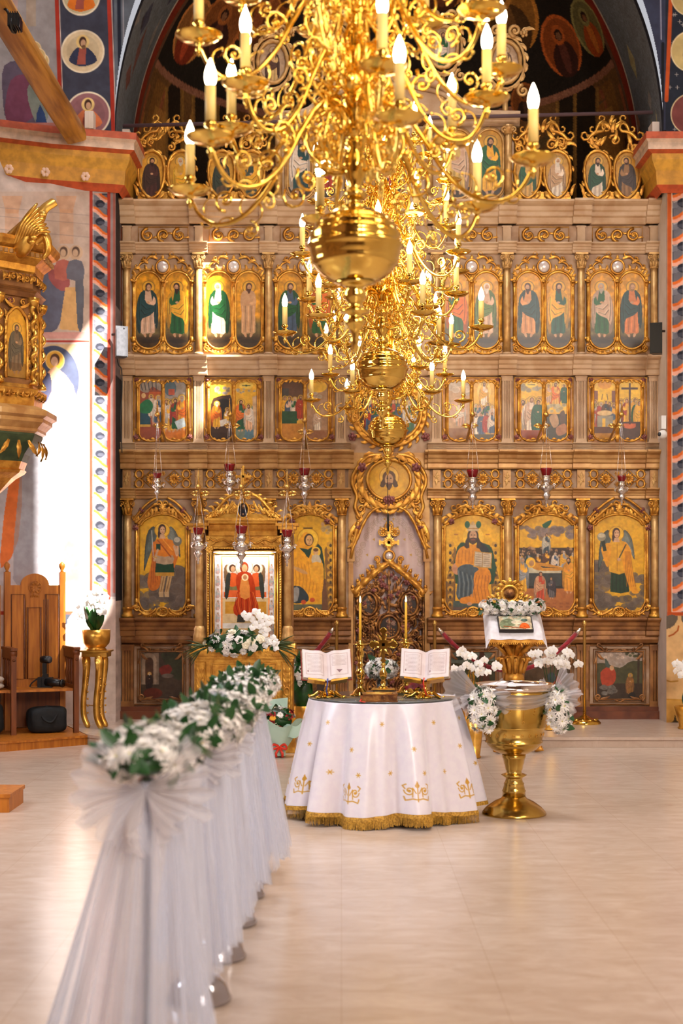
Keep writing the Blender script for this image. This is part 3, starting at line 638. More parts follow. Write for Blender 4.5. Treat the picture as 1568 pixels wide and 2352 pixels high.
# panels under each column break
# top frieze with gold rinceaux
def rinceau(mb, x0, x1, y, h, d, m=0, flip=1, n=3):
    st = (x1-x0)/n
    for i in range(n):
        cx = x0+st*(i+.5); sg = flip if i % 2 else -flip
        mb.spiral(cx, y, h*.46, 1.35, PI*(.5 if sg > 0 else -.5), h*.11, d+1, sg, m); mb.flower(cx, y, h*.2, d+2, m, 6)
        mb.leaf(cx-st*.42, y+sg*h*.25, -sg*.9, h*.6, h*.14, d, sg*1.6, m); mb.leaf(cx+st*.3, y-sg*h*.2, sg*.6, h*.42, h*.1, d, -sg*1.2, m)
b = MB(); rinceau(b, 322, 430, 541, 34, 3); b.tube([(318, 2, 560), (318, 2, 522), (432, 2, 522), (432, 2, 560)], 1.2, 4)
fz = IB(b, 'scroll_frieze', 'gilt'); rep(fz, [c_-374.5 for c_ in BAYS[1:]]+[893-374.5])
b = MB(); b.box(283, 301, 0, 8, 520, 562); b.box(281, 303, 0, 9, 520, 524); st_ = IB(b, 'frieze_block', 'beige'); rep(st_, [c_-292 for c_ in COLS[1:]])
# lower frieze: figure-eight guilloche loops with diamonds
b = MB()
for sx in (-1, 1):
    cx = 374+sx*54
    for q in (-11, 11):
        b.ring(cx, 1100+q, 8.5, 9.5, 2.4, 4, 0, 20, 1)
        for k in range(9): a = k*2*PI/9; b.leaf(cx+9*math.cos(a), 1100+q+10*math.sin(a), a, 5, 1.8, 3, 0, 0, 1, 0)
    dx = 374+sx*26; D = [(dx-21, 4, 1100), (dx, 4, 1080), (dx+21, 4, 1100), (dx, 4, 1120)]
    b.tube(D, 1.6, 4, closed=True); b.flower(dx, 1100, 15, 4, 0, 12)
b.flower(374, 1088, 7, 3); b.flower(374, 1112, 7, 3)
lf = IB(b, 'rosette_frieze', 'gilt'); rep(lf, [c_-374 for c_ in BAYS[1:]])
b = MB(); b.box(283, 301, 0, 8, 1078, 1124)
for q in (-1, 1):
    b.leaf(292, 1100, q*PI/2, 17, 4, 9, .3, 1); b.leaf(292, 1100, q*PI/2+.5, 11, 3, 9, .6, 1); b.leaf(292, 1100, q*PI/2-.5, 11, 3, 9, -.6, 1)
lb = IB(b, 'frieze_block', ['beige_gold', 'gilt_soft']); rep(lb, [c_-292 for c_ in COLS[1:]])
# columns
def column(xc, y0, y1, r, ysh, base_h, capm, shm, name):
    n = 20; H = y1-y0; b = MB(); ys = y0+ysh
    prof = [(r, ys), (r*1.04, y1-base_h-(H*.25)), (r*1.08, y1-base_h)]
    b.lathe([(rr, yy) for rr, yy in prof], 24, (xc, 9), 0, .16)
    col_o = IB(b, name, [shm]); c_ = MB()
    c_.lathe([(r*1.1, y1-base_h-2), (r*1.35, y1-base_h), (r*1.35, y1-base_h+2.5), (r*1.15, y1-base_h+4), (r*1.2, y1-base_h*.45), (r*1.55, y1-base_h*.35), (r*1.55, y1-1), (r*1.3, y1)], 20, (xc, 9)); IB(c_, 'column_base', [capm if base_h > 12 else 'beige'], col_o)
    k = MB(); k.lathe([(r*1.0, ys+1), (r*1.35, ys-1), (r*1.0, ys-3), (r*.95, ys-8), (r*1.25, y0+6), (r*1.4, y0+4)], 14, (xc, 9)); k.box(xc-r*1.75, xc+r*1.75, 0, 9+r*1.6, y0, y0+4)
    for a in range(8):
        t = a*PI/4+.4
        if math.sin(t) < -.3: continue
        X_, D_ = xc+math.cos(t)*r*1.0, 9+math.sin(t)*r*1.0
        k.tube([(X_, D_, ys-2), (X_+math.cos(t)*1, D_+math.sin(t)*1.5, ys-ysh*.3), (X_+math.cos(t)*4, D_+math.sin(t)*4.5, ys-ysh*.48), (X_+math.cos(t)*4.6, D_+math.sin(t)*5, ys-ysh*.38)], [2.6, 3, 2.4, 1.2], 5)
    for q in (-1, 1):
        k.spiral(xc+q*r*1.25, y0+ysh*.3, r*.72, 1.4, PI/2 if q > 0 else PI/2, r*.22, 9+r*1.2, -q); k.leaf(xc, ys-3, -PI/2-q*.45, ysh*.6, r*.35, 9+r*1.1, q*.5)
    k.flower(xc, y0+ysh*.3, r*.6, 9+r*1.5, 0, 6)
    IB(k, 'capital', [capm], col_o); return col_o
c1 = column(292, 584, 822, 8, 34, 9, 'gilt_soft', 'gilt_soft', 'column'); rep(c1, [x-292 for x in COLS[1:]])
c2 = column(294, 1146, 1420, 9, 38, 24, 'gilt', 'gilt_soft', 'column'); rep(c2, [x-292 for x in COLS[1:]])
# fluted pilasters
def pilaster(xc, y0, y1, w, n, m, name, inset=12, mats=None):
    b = MB(); pts = [(xc-w, 0), (xc-w, 8)]; fw = (2*w-6)/(2*n+1)
    for i in range(n):
        x = xc-w+3+fw*(2*i+1); pts += [(x, 8), (x+.3*fw, 4.5), (x+.7*fw, 4.5), (x+fw, 8)]
    pts += [(xc+w, 8), (xc+w, 0)]; b.prism_z(pts, y0+inset, y1-inset, 0)
    b.box(xc-w-1.5, xc+w+1.5, 0, 9.5, y0, y0+inset); b.box(xc-w-1.5, xc+w+1.5, 0, 9.5, y1-inset, y1); b.box(xc-w-3, xc+w+3, 0, 11, y1-5, y1); b.box(xc-w-3, xc+w+3, 0, 11, y0, y0+4)
    return IB(b, name, mats or ['beige'])
p1 = pilaster(292, 864, 1020, 10.5, 4, 0, 'pilaster'); rep(p1, [x-292 for x in COLS[1:]])
p2 = pilaster(294, 1480, 1624, 13, 3, 0, 'pilaster', 14, ['brown_gold']); rep(p2, [457-292+2, 783-292, 1002-292, 1163-292, 1333-292+2, 1500-292+3])
# ------------------------------------------------ twin icons of the apostles
def stad(cx, w, y0, y1, top=1.0, bot=1.0):
    def f(X, Y):
        u = np.abs(X-cx)/w; h1 = w*top; h2 = w*bot
        return (u <= 1) & (Y >= y0+h1*(1-np.sqrt(np.clip(1-u*u, 0, 1)))) & (Y <= y1-h2*(1-np.sqrt(np.clip(1-u*u, 0, 1))))
    return f
def stad_path(cx, w, y0, y1, d, n=10, top=1.0, bot=1.0):
    P = [(cx-w*math.cos(PI*i/n), d, y0+w*top*(1-math.sin(PI*i/n))) for i in range(n+1)]
    return P+[(cx+w*math.cos(PI*i/n), d, y1-w*bot*(1-math.sin(PI*i/n))) for i in range(n+1)]
def twin_frame(c0):
    b = MB()
    for q in (-34, 34):
        b.tube(stad_path(c0+q, 30, 625, 802, 4), 2.6, 6, closed=True); b.tube(stad_path(c0+q, 35, 620, 806, 2), 2, 5, closed=True)
    for q in (-34, 34):
        for k in range(8):
            a = PI*(k+.5)/8; b.leaf(c0+q-34*math.cos(a), 654-33*math.sin(a), math.atan2(-math.sin(a), -math.cos(a))+.7, 15, 4.6, 4, -1.6); b.leaf(c0+q-33*math.cos(a), 772+33*math.sin(a), math.atan2(math.sin(a), -math.cos(a))+.7, 13, 4, 4, -1.4)
    for x in (-67, 0, 67):
        b.lathe([(3.6, 655), (3.2, 700), (3.8, 775)], 8, (c0+x, 5)); b.lathe([(6, 650), (6, 646), (4, 656), (3.6, 660)], 8, (c0+x, 5)); b.lathe([(4, 774), (6, 780), (5, 786)], 8, (c0+x, 5))
        b.leaf(c0+x, 646, -PI/2-.3, 14, 4, 5, .5); b.leaf(c0+x, 646, -PI/2+.3, 14, 4, 5, -.5)
    b.box(c0-70, c0+70, 0, 2, 616, 812, 1)
    for q in (-1, 1):
        b.cscroll(c0+q*24, 603, 34, q*.5, -13, 3, 6); b.cscroll(c0+q*46, 614, 26, q*.75, -9, 2.4, 5)
        b.leaf(c0+q*12, 596, -PI/2+q*.9, 24, 5, 7, q*1.3); b.leaf(c0+q*34, 606, (-.9 if q > 0 else -PI+.9), 20, 5, 6, q*1.4); b.leaf(c0+q*52, 618, (-.5 if q > 0 else -PI+.5), 18, 5, 5, q*1.8)
        b.leaf(c0+q*62, 636, -PI/2+q*.2, 18, 4, 5, q*.9); b.flower(c0+q*40, 600, 6, 6)
        b.spiral(c0+q*62, 800, 8, 1.3, PI/2, 2, 5, -q)
        for i in range(5): b.leaf(c0+q*(10+i*12), 806+3*math.sin(i*1.3), PI/2-q*.7, 12, 4.5, 4, -q*1.4)
        b.tube([(c0+q*4, 4, 804), (c0+q*20, 4, 812), (c0+q*40, 4, 813), (c0+q*58, 4, 806), (c0+q*68, 4, 796)], [3, 2.5, 2.5, 2.5, 3], 5)
    b.leaf(c0-3, 790, PI/2, 22, 6, 6, .2); b.leaf(c0+3, 790, PI/2, 22, 6, 6, -.2); b.ring(c0, 614, 15, 16, 2.6, 7); b.leaf(c0, 598, -PI/2, 12, 5, 8, 0)
    f = IB(b, 'icon_frame', ['gilt', 'beige_gold']); g = MB(); g.ball((c0, 7, 614), 13, 14, 9, (1, .5, 1)); IB(g, 'glass_boss', 'mirror_boss', f); return f
SAINTS = [((PINKW, TEAL, (60, 34, 20), 0, 1), (GRN, YEL, (50, 26, 14), 1.2, -1)), ((WHT, GRN, (220, 210, 200), 1.4, -1), ((196, 150, 108), None, (84, 48, 26), 1, 1)),
          ((BLU, GRN, (80, 50, 30), 1, 1), (GRN, ORG_, (200, 190, 180), 1, -1)), ((GRN, ORG_, (80, 50, 30), .6, -1), (PINKW, (96, 120, 60), (226, 214, 200), 1.1, 1)),
          (((206, 140, 84), TEAL, (66, 32, 16), 1.2, -1), ((22, 76, 60), YEL, (70, 40, 22), 1, 1)), ((GRN, PINKW, (170, 156, 140), 1, -1), ((206, 120, 66), TEAL, (150, 110, 70), .3, 1)), ((RED, BLU, (80, 40, 20), 1, 1), (BLU, RED, (80, 50, 30), 0, -1))]
def saint_paint(cx, data, fr, d=2.6, y0=625, y1=802, w=30):
    cl, ro = data[1], data[0]
    c = Cv(cx-w-2, y0-1, cx+w+2, y1+1, (214, 148, 24), 1.5); c.noise(18, .06)
    t = np.clip((c.Y-(y0+(y1-y0)*.58))/16, 0, 1); c.mix((slice(None), slice(None)), t*.9, (94, 82, 48)); t = np.clip((c.Y-(y0+(y1-y0)*.8))/10, 0, 1); c.mix((slice(None), slice(None)), t, (64, 44, 20)); c.noise(9, .14, 4)
    c.ell(cx, y1-18, 20, 5, (36, 26, 14), al=.6)
    figure(c, cx-1, y0+27, (y1-y0)*.7, ro, cl, data[2], data[3], (230, 172, 56), data[4]); return c.build('painting', 'painting', IMa(d), stad(cx, w, y0, y1), fr)
f0 = twin_frame(BAYS[0]); frs = rep(f0, [x-BAYS[0] for x in BAYS[1:]]+[893-BAYS[0]])
for fr, x, s2 in zip(frs, BAYS+[893], SAINTS):
    for q, dta in zip((-34, 34), s2):
        o = saint_paint(x+q, dta, ico); o.parent = fr; o.location = -fr.location
# ------------------------------------------------ feast scenes
def fig(c, x, y, h, rb, cl=None, hair=(70, 44, 26), beard=0, s=1, halo=(240, 190, 70)): figure(c, x, y, h, rb, cl, hair, beard, halo, s, arm=1)
def crowd(c, x0, x1, y, h, n, seed, cols=(PINKW, YEL, BLU, GRN, RED, WHT), halo=(226, 176, 70)):
    r = random.Random(seed)
    for i in range(n):
        x = x0+(x1-x0)*(i+.5)/n; fig(c, x, y+r.uniform(-4, 4), h*r.uniform(.92, 1.05), r.choice(cols), r.choice(cols), r.choice([(70, 40, 20), (180, 170, 150), (110, 70, 40)]), r.choice([0, .6, 1]), r.choice([-1, 1]), halo)
def FE(k, c, x, y0, y1):
    w = 24; m = (y0+y1)/2
    if k == 0:
        c.rect(x-w, y0, x+w, y1, (150, 70, 36)); c.poly([(x-w, y0), (x+w, y0), (x+w, y0+26), (x+4, y0+16), (x-6, y0+30), (x-w, y0+24)], (158, 140, 124), sm=3)
        for i in range(5): c.line([(x-w+i*9, y0+2), (x-w+5+i*8, y0+24)], 2, (60, 60, 60))
        c.rect(x-4, y0+28, x+w, y0+70, (196, 90, 26)); c.rect(x-w, m+2, x, m+36, (26, 70, 84)); c.rect(x-w, m+32, x, m+38, (206, 160, 60)); c.poly([(x, m-8), (x+w, m-6), (x+w, m+26), (x+4, m+34)], (206, 140, 110)); c.rect(x-w, m+42, x+w, y1, (156, 74, 40))
        fig(c, x+2, y0+36, 52, WHT, PINKW, (110, 70, 40), .4, -1); fig(c, x+17, y0+38, 66, BLU, WHT, (160, 150, 140), .8); c.poly([(x-w, m-14), (x-6, m-26), (x+6, m-12), (x-2, m+6), (x-w, m+4)], (24, 110, 60), sm=3); c.ell(x-16, m-34, 5, 6, (220, 180, 120))
    elif k == 1:
        c.rect(x-w, y0, x+w, y0+60, (158, 146, 136)); c.ell(x-12, y0+20, 14, 18, (80, 100, 110)); c.rect(x-16, y0+22, x-2, y0+36, (190, 84, 50)); c.rect(x-w, y0+92, x+w, y1, (206, 116, 30)); crowd(c, x-w, x+6, y0+46, 72, 3, 5); fig(c, x+16, y0+38, 80, YEL, ORG_, (160, 150, 140), 1, -1); c.poly([(x-2, m+26), (x+20, m+16), (x+24, m+36), (x+6, m+44)], (200, 214, 220))
    elif k == 2:
        c.rect(x-w, y0, x+w, y0+48, (240, 186, 50)); c.clouds(x, y0+26, 22, 7, (150, 140, 140), 10, 3); c.poly([(x-w, y0+56), (x-10, y0+40), (x+14, y0+36), (x+w, y0+46), (x+w, y1), (x-w, y1)], (64, 40, 24), sm=2); c.ell(x+4, y0+66, 22, 22, (30, 20, 14)); fig(c, x-11, y0+52, 62, YEL, ORG_, (200, 190, 180), 1); fig(c, x+14, y0+66, 46, WHT, YEL, (70, 40, 20), 0, -1); c.poly([(x-4, y0+94), (x+12, y0+90), (x+10, y0+106), (x-2, y0+108)], (226, 216, 200)); c.rect(x-w, y1-20, x+w, y1, (56, 34, 20))
    elif k == 3:
        c.rect(x-w, y0, x+w, y0+80, (236, 180, 44)); c.ell(x, y0+14, 16, 8, (250, 214, 90)); c.line([(x-9, y0+14), (x+9, y0+14)], 1.6, (40, 70, 50)); c.ell(x, y0+14, 3, 2, (40, 70, 50)); c.clouds(x, y0+26, 22, 5, (160, 150, 140), 10, 8); c.rect(x-w, y0+60, x+w, y1, (110, 124, 110)); c.poly([(x-6, y1), (x+2, y0+88), (x+16, y0+88), (x+22, y1)], (90, 124, 140)); c.poly([(x+14, y0+40), (x+w, y0+36), (x+w, y1), (x+18, y1)], (206, 170, 130)); fig(c, x-13, y0+48, 72, (30, 84, 50), ORG_, (70, 40, 20), .7); fig(c, x+6, y0+58, 62, (220, 170, 130), WHT, (80, 40, 20), .4, -1)
    elif k == 4:
        c.rect(x-w, y0, x+w, m+20, (96, 60, 44)); c.rect(x-w, y0+20, x-8, y0+80, (70, 60, 56)); crowd(c, x-w, x+w, y0+40, 60, 4, 9); c.rect(x-w, m+2, x+10, m+30, (30, 74, 46)); c.rect(x-w, m+30, x+w, y1, (196, 130, 50))
    elif k == 5:
        c.rect(x-w, y0, x+w, y1, (170, 130, 100)); c.ell(x, y0+16, 22, 14, (236, 186, 60)); c.clouds(x, y0+40, 18, 10, (180, 160, 140), 8, 8); fig(c, x, m, 50, WHT, PINKW); c.rect(x-w, y1-26, x+w, y1, (150, 100, 70))
    elif k == 6:
        c.rect(x-w, y0, x+w, y1, (190, 150, 110)); c.clouds(x, y0+20, 20, 14, (200, 180, 160), 10, 4); c.ell(x-2, m, 20, 30, (206, 160, 130)); c.rect(x-w, y1-30, x+w, y1, (150, 100, 60)); fig(c, x+4, m-20, 60, (196, 150, 120), WHT)
    elif k == 7:
        c.rect(x-w, y0, x+w, y0+70, (236, 180, 50)); c.ell(x, y0+26, 16, 22, (250, 214, 110)); fig(c, x, y0+8, 56, WHT, YEL, (80, 50, 30), .4); crowd(c, x-w, x+w, y0+58, 50, 5, 12, (WHT, PINKW, GRN, BLU)); crowd(c, x-w, x+w, y0+76, 52, 4, 2, (WHT, GRN, BLU, RED), None); c.rect(x-w, y1-16, x+w, y1, (80, 66, 40))
    elif k == 8:
        c.rect(x-w, y0, x+w, m, (240, 186, 40)); c.clouds(x, y0+18, 22, 8, (160, 150, 130), 12, 6); c.ell(x, y0+12, 14, 6, (252, 214, 90)); c.line([(x-8, y0+12), (x+8, y0+12)], 1.6, (30, 60, 60)); crowd(c, x-w, x+w, y0+44, 76, 4, 22, (YEL, WHT, PINKW, ORG_)); fig(c, x, y0+42, 82, WHT, PINKW, (130, 90, 60), .3); fig(c, x+15, y0+48, 76, (22, 80, 50), (22, 80, 50)); c.rect(x-w, y1-26, x+w, y1, (150, 62, 22))
    elif k == 9:
        c.rect(x-w, y0, x+w, m, (242, 190, 44)); fig(c, x-2, y0+8, 62, (226, 170, 80), ORG_, (80, 40, 20), .4, 1, (250, 210, 100)); fig(c, x-18, y0+12, 44, PINKW, YEL); fig(c, x+18, y0+12, 46, (24, 84, 56), (24, 84, 56), s=-1); c.clouds(x, m-4, 24, 9, (170, 160, 130), 12, 9); c.rect(x-w, m+8, x+w, y1, (54, 48, 30)); c.poly([(x-16, m+16), (x, m+8), (x+6, m+30), (x-6, m+40)], (180, 140, 100), sm=3); c.poly([(x, m+40), (x+20, m+30), (x+w, m+50), (x+4, m+58)], (170, 110, 70), sm=3); c.poly([(x+8, m+8), (x+18, m), (x+22, m+26), (x+10, m+30)], (90, 60, 40), sm=3)
    elif k == 10:
        c.rect(x-w, y0, x+w, m, (240, 190, 40)); c.ell(x, y0+10, 16, 12, (222, 150, 30)); 
        for q in (-1, 1): c.rect(min(x+q*16, x+q*24), y0+26, max(x+q*16, x+q*24), y0+66, (130, 70, 50)); c.line([(x+q*5, y0+34), (x+q*7, y0+46)], 2, (120, 90, 40))
        crowd(c, x-w, x-6, y0+52, 60, 3, 31, (WHT, GRN, RED)); crowd(c, x+8, x+w, y0+52, 60, 2, 33, (WHT, BLU, YEL)); fig(c, x+2, y0+50, 50, (40, 50, 60), BRN); c.ell(x, m+6, 18, 6, (226, 190, 130)); c.rect(x-17, m+12, x+19, m+38, (150, 140, 120)); c.rect(x-6, m+18, x+1, m+38, (232, 180, 50)); c.rect(x-w, m+38, x+w, y1, (96, 50, 20)); c.rect(x-w, m+52, x+w, y1, (190, 130, 40))
    else:
        c.rect(x-w, y0, x+w, m-8, (242, 192, 44)); c.poly([(x-w, m-24), (x-8, m-20), (x+w, m-26), (x+w, m), (x-w, m)], (84, 60, 26)); crowd(c, x-w, x-3, y0+48, 66, 4, 41, (YEL, WHT, RED, YEL)); crowd(c, x+4, x+w, y0+48, 66, 4, 44, (YEL, YEL, GRN, WHT)); c.rect(x-w, m+26, x+w, y1, (74, 40, 22)); c.ell(x, m+36, 14, 6, (200, 96, 50)); c.rect(x-14, m+30, x+14, m+37, (200, 96, 50)); c.rect(x-2, y0+8, x+2.5, m+32, (74, 34, 12)); c.rect(x-19, y0+18, x+19, y0+23, (74, 34, 12))
def feast_frame(c0):
    b = MB(); b.box(c0-69, c0+69, 0, 2, 866, 1020, 1); b.tube([(c0-67, 3, 1018), (c0-67, 3, 868), (c0+67, 3, 868), (c0+67, 3, 1018)], 2, 5, closed=True)  # backing board kept darker than the gilding, standing in for crevice shade
    for q in (-28.5, 28.5): b.tube(stad_path(c0+q, 26, 872, 1014, 4, 10, .55, .7), 2, 5, closed=True)
    for x in (-58, 0, 58): b.lathe([(3.2, 890), (2.8, 930), (3.2, 998)], 8, (c0+x, 5)); b.lathe([(5, 884), (3.2, 893)], 8, (c0+x, 5)); b.flower(c0+x, 880, 6, 6)
    for q in (-1, 1):
        for i in range(5): b.leaf(c0+q*(6+11*i), 873+(i % 2)*3, (.3 if q > 0 else PI-.3), 12, 3.6, 5, q*(-1.2 if i % 2 else 1.2)); b.leaf(c0+q*(8+11*i), 1012-(i % 2)*3, (-.4 if q > 0 else PI+.4), 12, 3.6, 4, q*1.2)
        b.rose(c0+q*60, 874, 6, 5, 2); b.rose(c0+q*62, 1004, 6, 5, 2); b.leaf(c0+q*60, 996, -PI/2, 14, 4, 5, q); b.leaf(c0+q*62, 884, PI/2, 14, 4, 5, q)
    b.leaf(c0, 1016, -PI/2, 22, 7, 5, 0)
    return IB(b, 'feast_frame', ['gilt', 'brown_gold', 'rose_paint'])
ff = rep(feast_frame(BAYS[0]), [x-BAYS[0] for x in BAYS[1:]])
for i, (fr, x) in enumerate(zip(ff, BAYS)):
    for j, q in enumerate((-28.5, 28.5)):
        c = Cv(x+q-27, 871, x+q+27, 1015, (226, 170, 50), 1.6); FE(i*2+j, c, x+q, 872, 1014); c.noise(10, .06)
        o = c.build('painting', 'painting', IMa(2.8), stad(x+q, 26, 872, 1014, .55, .7), ico); o.parent = fr; o.location = -fr.location
# ------------------------------------------------ large icons of the main tier
def arch_fn(x0, x1, y0, ys, y1, rb=22):
    xc = (x0+x1)/2; w = (x1-x0)/2
    def top(X):
        u = np.abs(X-xc)/w; return ys-(ys-y0)*np.clip(np.cos(np.clip(u*1.12, 0, 1)*PI/2), 0, 1)**.6*np.where(u < .9, 1, np.clip((1-u)/.1, 0, 1))
    def bot(X): return y1-rb*np.clip((np.abs(X-xc)/w-.72)/.28, 0, 1)**2
    return top, bot, (lambda X, Y: (X >= x0) & (X <= x1) & (Y >= top(X)) & (Y <= bot(X)))
def main_frame(x0, x1, y0, ys, y1, style=0):
    top, bot, _ = arch_fn(x0, x1, y0, ys, y1); xc = (x0+x1)/2; b = MB(); n = 22
    T = [(x0+(x1-x0)*i/n, 5, float(top(x0+(x1-x0)*i/n))-2) for i in range(n+1)]; B = [(x1-(x1-x0)*i/n, 4, float(bot(x1-(x1-x0)*i/n))+2) for i in range(n+1)]
    b.tube(T+B, 2.6, 5, closed=True); b.tube([(p[0]+(-4 if p[0] < xc else 4), 3, p[2]-4) for p in T], [4+.8*math.sin(i*1.9) for i in range(n+1)], 6)
    b.box(x0-11, x1+11, 0, 1.5, ys-6, y1+16, 1)  # darker backing imitates shade between the carved leaves so the gilding stands out
    for i in range(2, n-1):
        p = T[i]; s_ = -1 if p[0] < xc else 1; b.leaf(p[0], p[2]-3, -PI/2+s_*(.5 if i % 2 else -.4), 20, 5.5, 6, s_*1.5)
        p = B[i]; b.leaf(p[0], p[2]+1, PI/2-s_*.6, 15, 4.6, 5, s_*1.2)
    for q, x in ((-1, x0-5), (1, x1+5)):
        b.lathe([(3.4, ys+6), (3, ys+80), (3.6, y1-26)], 8, (x, 5)); b.lathe([(5.4, ys), (3.2, ys+8)], 8, (x, 5)); b.lathe([(3.4, y1-28), (5.4, y1-22), (4, y1-16)], 8, (x, 5))
        b.spiral(x-q*2, y1-6, 9, 1.3, -PI/2, 2.6, 5, q); b.leaf(x, y1-16, PI/2-q*.2, 20, 5, 5, -q*1.4); b.leaf(x-q*2, y1-14, PI/2-q*.9, 22, 5, 6, -q*1.2)
        b.tube(smooth_path([(x-q*4, 5, y1-2), (x-q*20, 5, y1+10), (x-q*34, 6, y1+6), (xc-q*-14, 6, y1-5)], 4), 2.8, 5)
        for i in range(4): b.leaf(x-q*(12+11*i), y1+4+2*(i % 2), (PI/2-q*.5), 12, 4, 5, -q*1.2)
        # crest
        if style in (0, 3):
            b.tube(smooth_path([(x+q*4, 5, ys-8), (x-q*8, 7, ys-16), (xc+q*30, 9, y0-14), (xc+q*16, 9, y0-24), (xc+q*4, 8, y0-22)], 5), [3.4+1.2*math.sin(i) for i in range(21)], 6)
            b.tube(smooth_path([(x+q*7, 6, ys-12), (x-q*4, 8, ys-28), (xc+q*34, 10, y0-26), (xc+q*12, 10, y0-40)], 5), 3, 6)
            b.spiral(xc+q*8, y0-26, 8, 1.4, PI/2, 2.4, 9, q); b.spiral(x+q*5, ys-18, 7, 1.2, PI/2, 2.2, 7, q)
            for i in range(6): b.leaf(x-q*(2+8*i), ys-10-i*3.2, -PI/2-q*.5, 15, 4, 8, q*.9)
            b.rose(x-q*12, ys-36, 7, 8, 2); b.rose(x+q*2, ys+4, 7, 8, 2)
        else:
            for i in range(6): b.leaf(x-q*(3+8*i), ys-8-i*3, -PI/2-q*(.9 if i % 2 else -.2), 17, 4.6, 6+i, q*1.2)
            b.leaf(x+q*2, ys-6, (-.3 if q > 0 else PI+.3)-q*1.1, 26, 6, 6, -q*2.4); b.cscroll(xc+q*26, y0-9, 40, q*.42, -10, 3.4, 8)
            b.leaf(xc+q*6, y0-12, -PI/2+q*.5, 22, 6, 9, q*1.2); b.leaf(xc+q*20, y0-12, -PI/2+q*.9, 18, 5, 8, q*1.5); b.spiral(xc+q*34, y0-18, 8, 1.3, PI/2, 2.4, 8, q)
            if style == 1: b.rose(x-q*20, ys-10, 7, 8, 2)
    b.leaf(xc, y0-2, -PI/2, 30, 8, 9, 0); b.flower(xc, y0-14, 10, 10)
    b.ring(xc, y1+3, 13, 10, 2.8, 7); b.flower(xc, y1+3, 9, 8); b.spiral(xc-22, y1+3, 7, 1.3, 0, 2.2, 6, 1); b.spiral(xc+22, y1+3, 7, 1.3, PI, 2.2, 6, -1)
    return IB(b, 'icon_frame', ['gilt', 'brown_gold', 'rose_paint'])
def icon_cv(x0, x1, y0, y1, col=(232, 174, 28)): c = Cv(x0-1, y0-1, x1+1, y1+1, col, 1.5); c.noise(22, .05); return c
def wing(c, x, y, s, h, col):
    for k in range(7):
        t = k/6; c.poly([(x, y+t*4), (x+s*(8+t*3), y-14+t*10), (x+s*(24-t*5), y+8+t*20), (x+s*(30-t*13), y+h*(1-.1*k)), (x+s*(20-t*10), y+h*(.7-.06*k)), (x+s*4, y+20)], mul(col, .75+.25*(k % 2)+.08*k), 1, 3)
    for k in range(6): c.line([(x+s*(8+k*3), y+10+k*4), (x+s*(14+k*2.6), y+h*(.5+.07*k))], 1.2, mul(col, 1.6), .6)
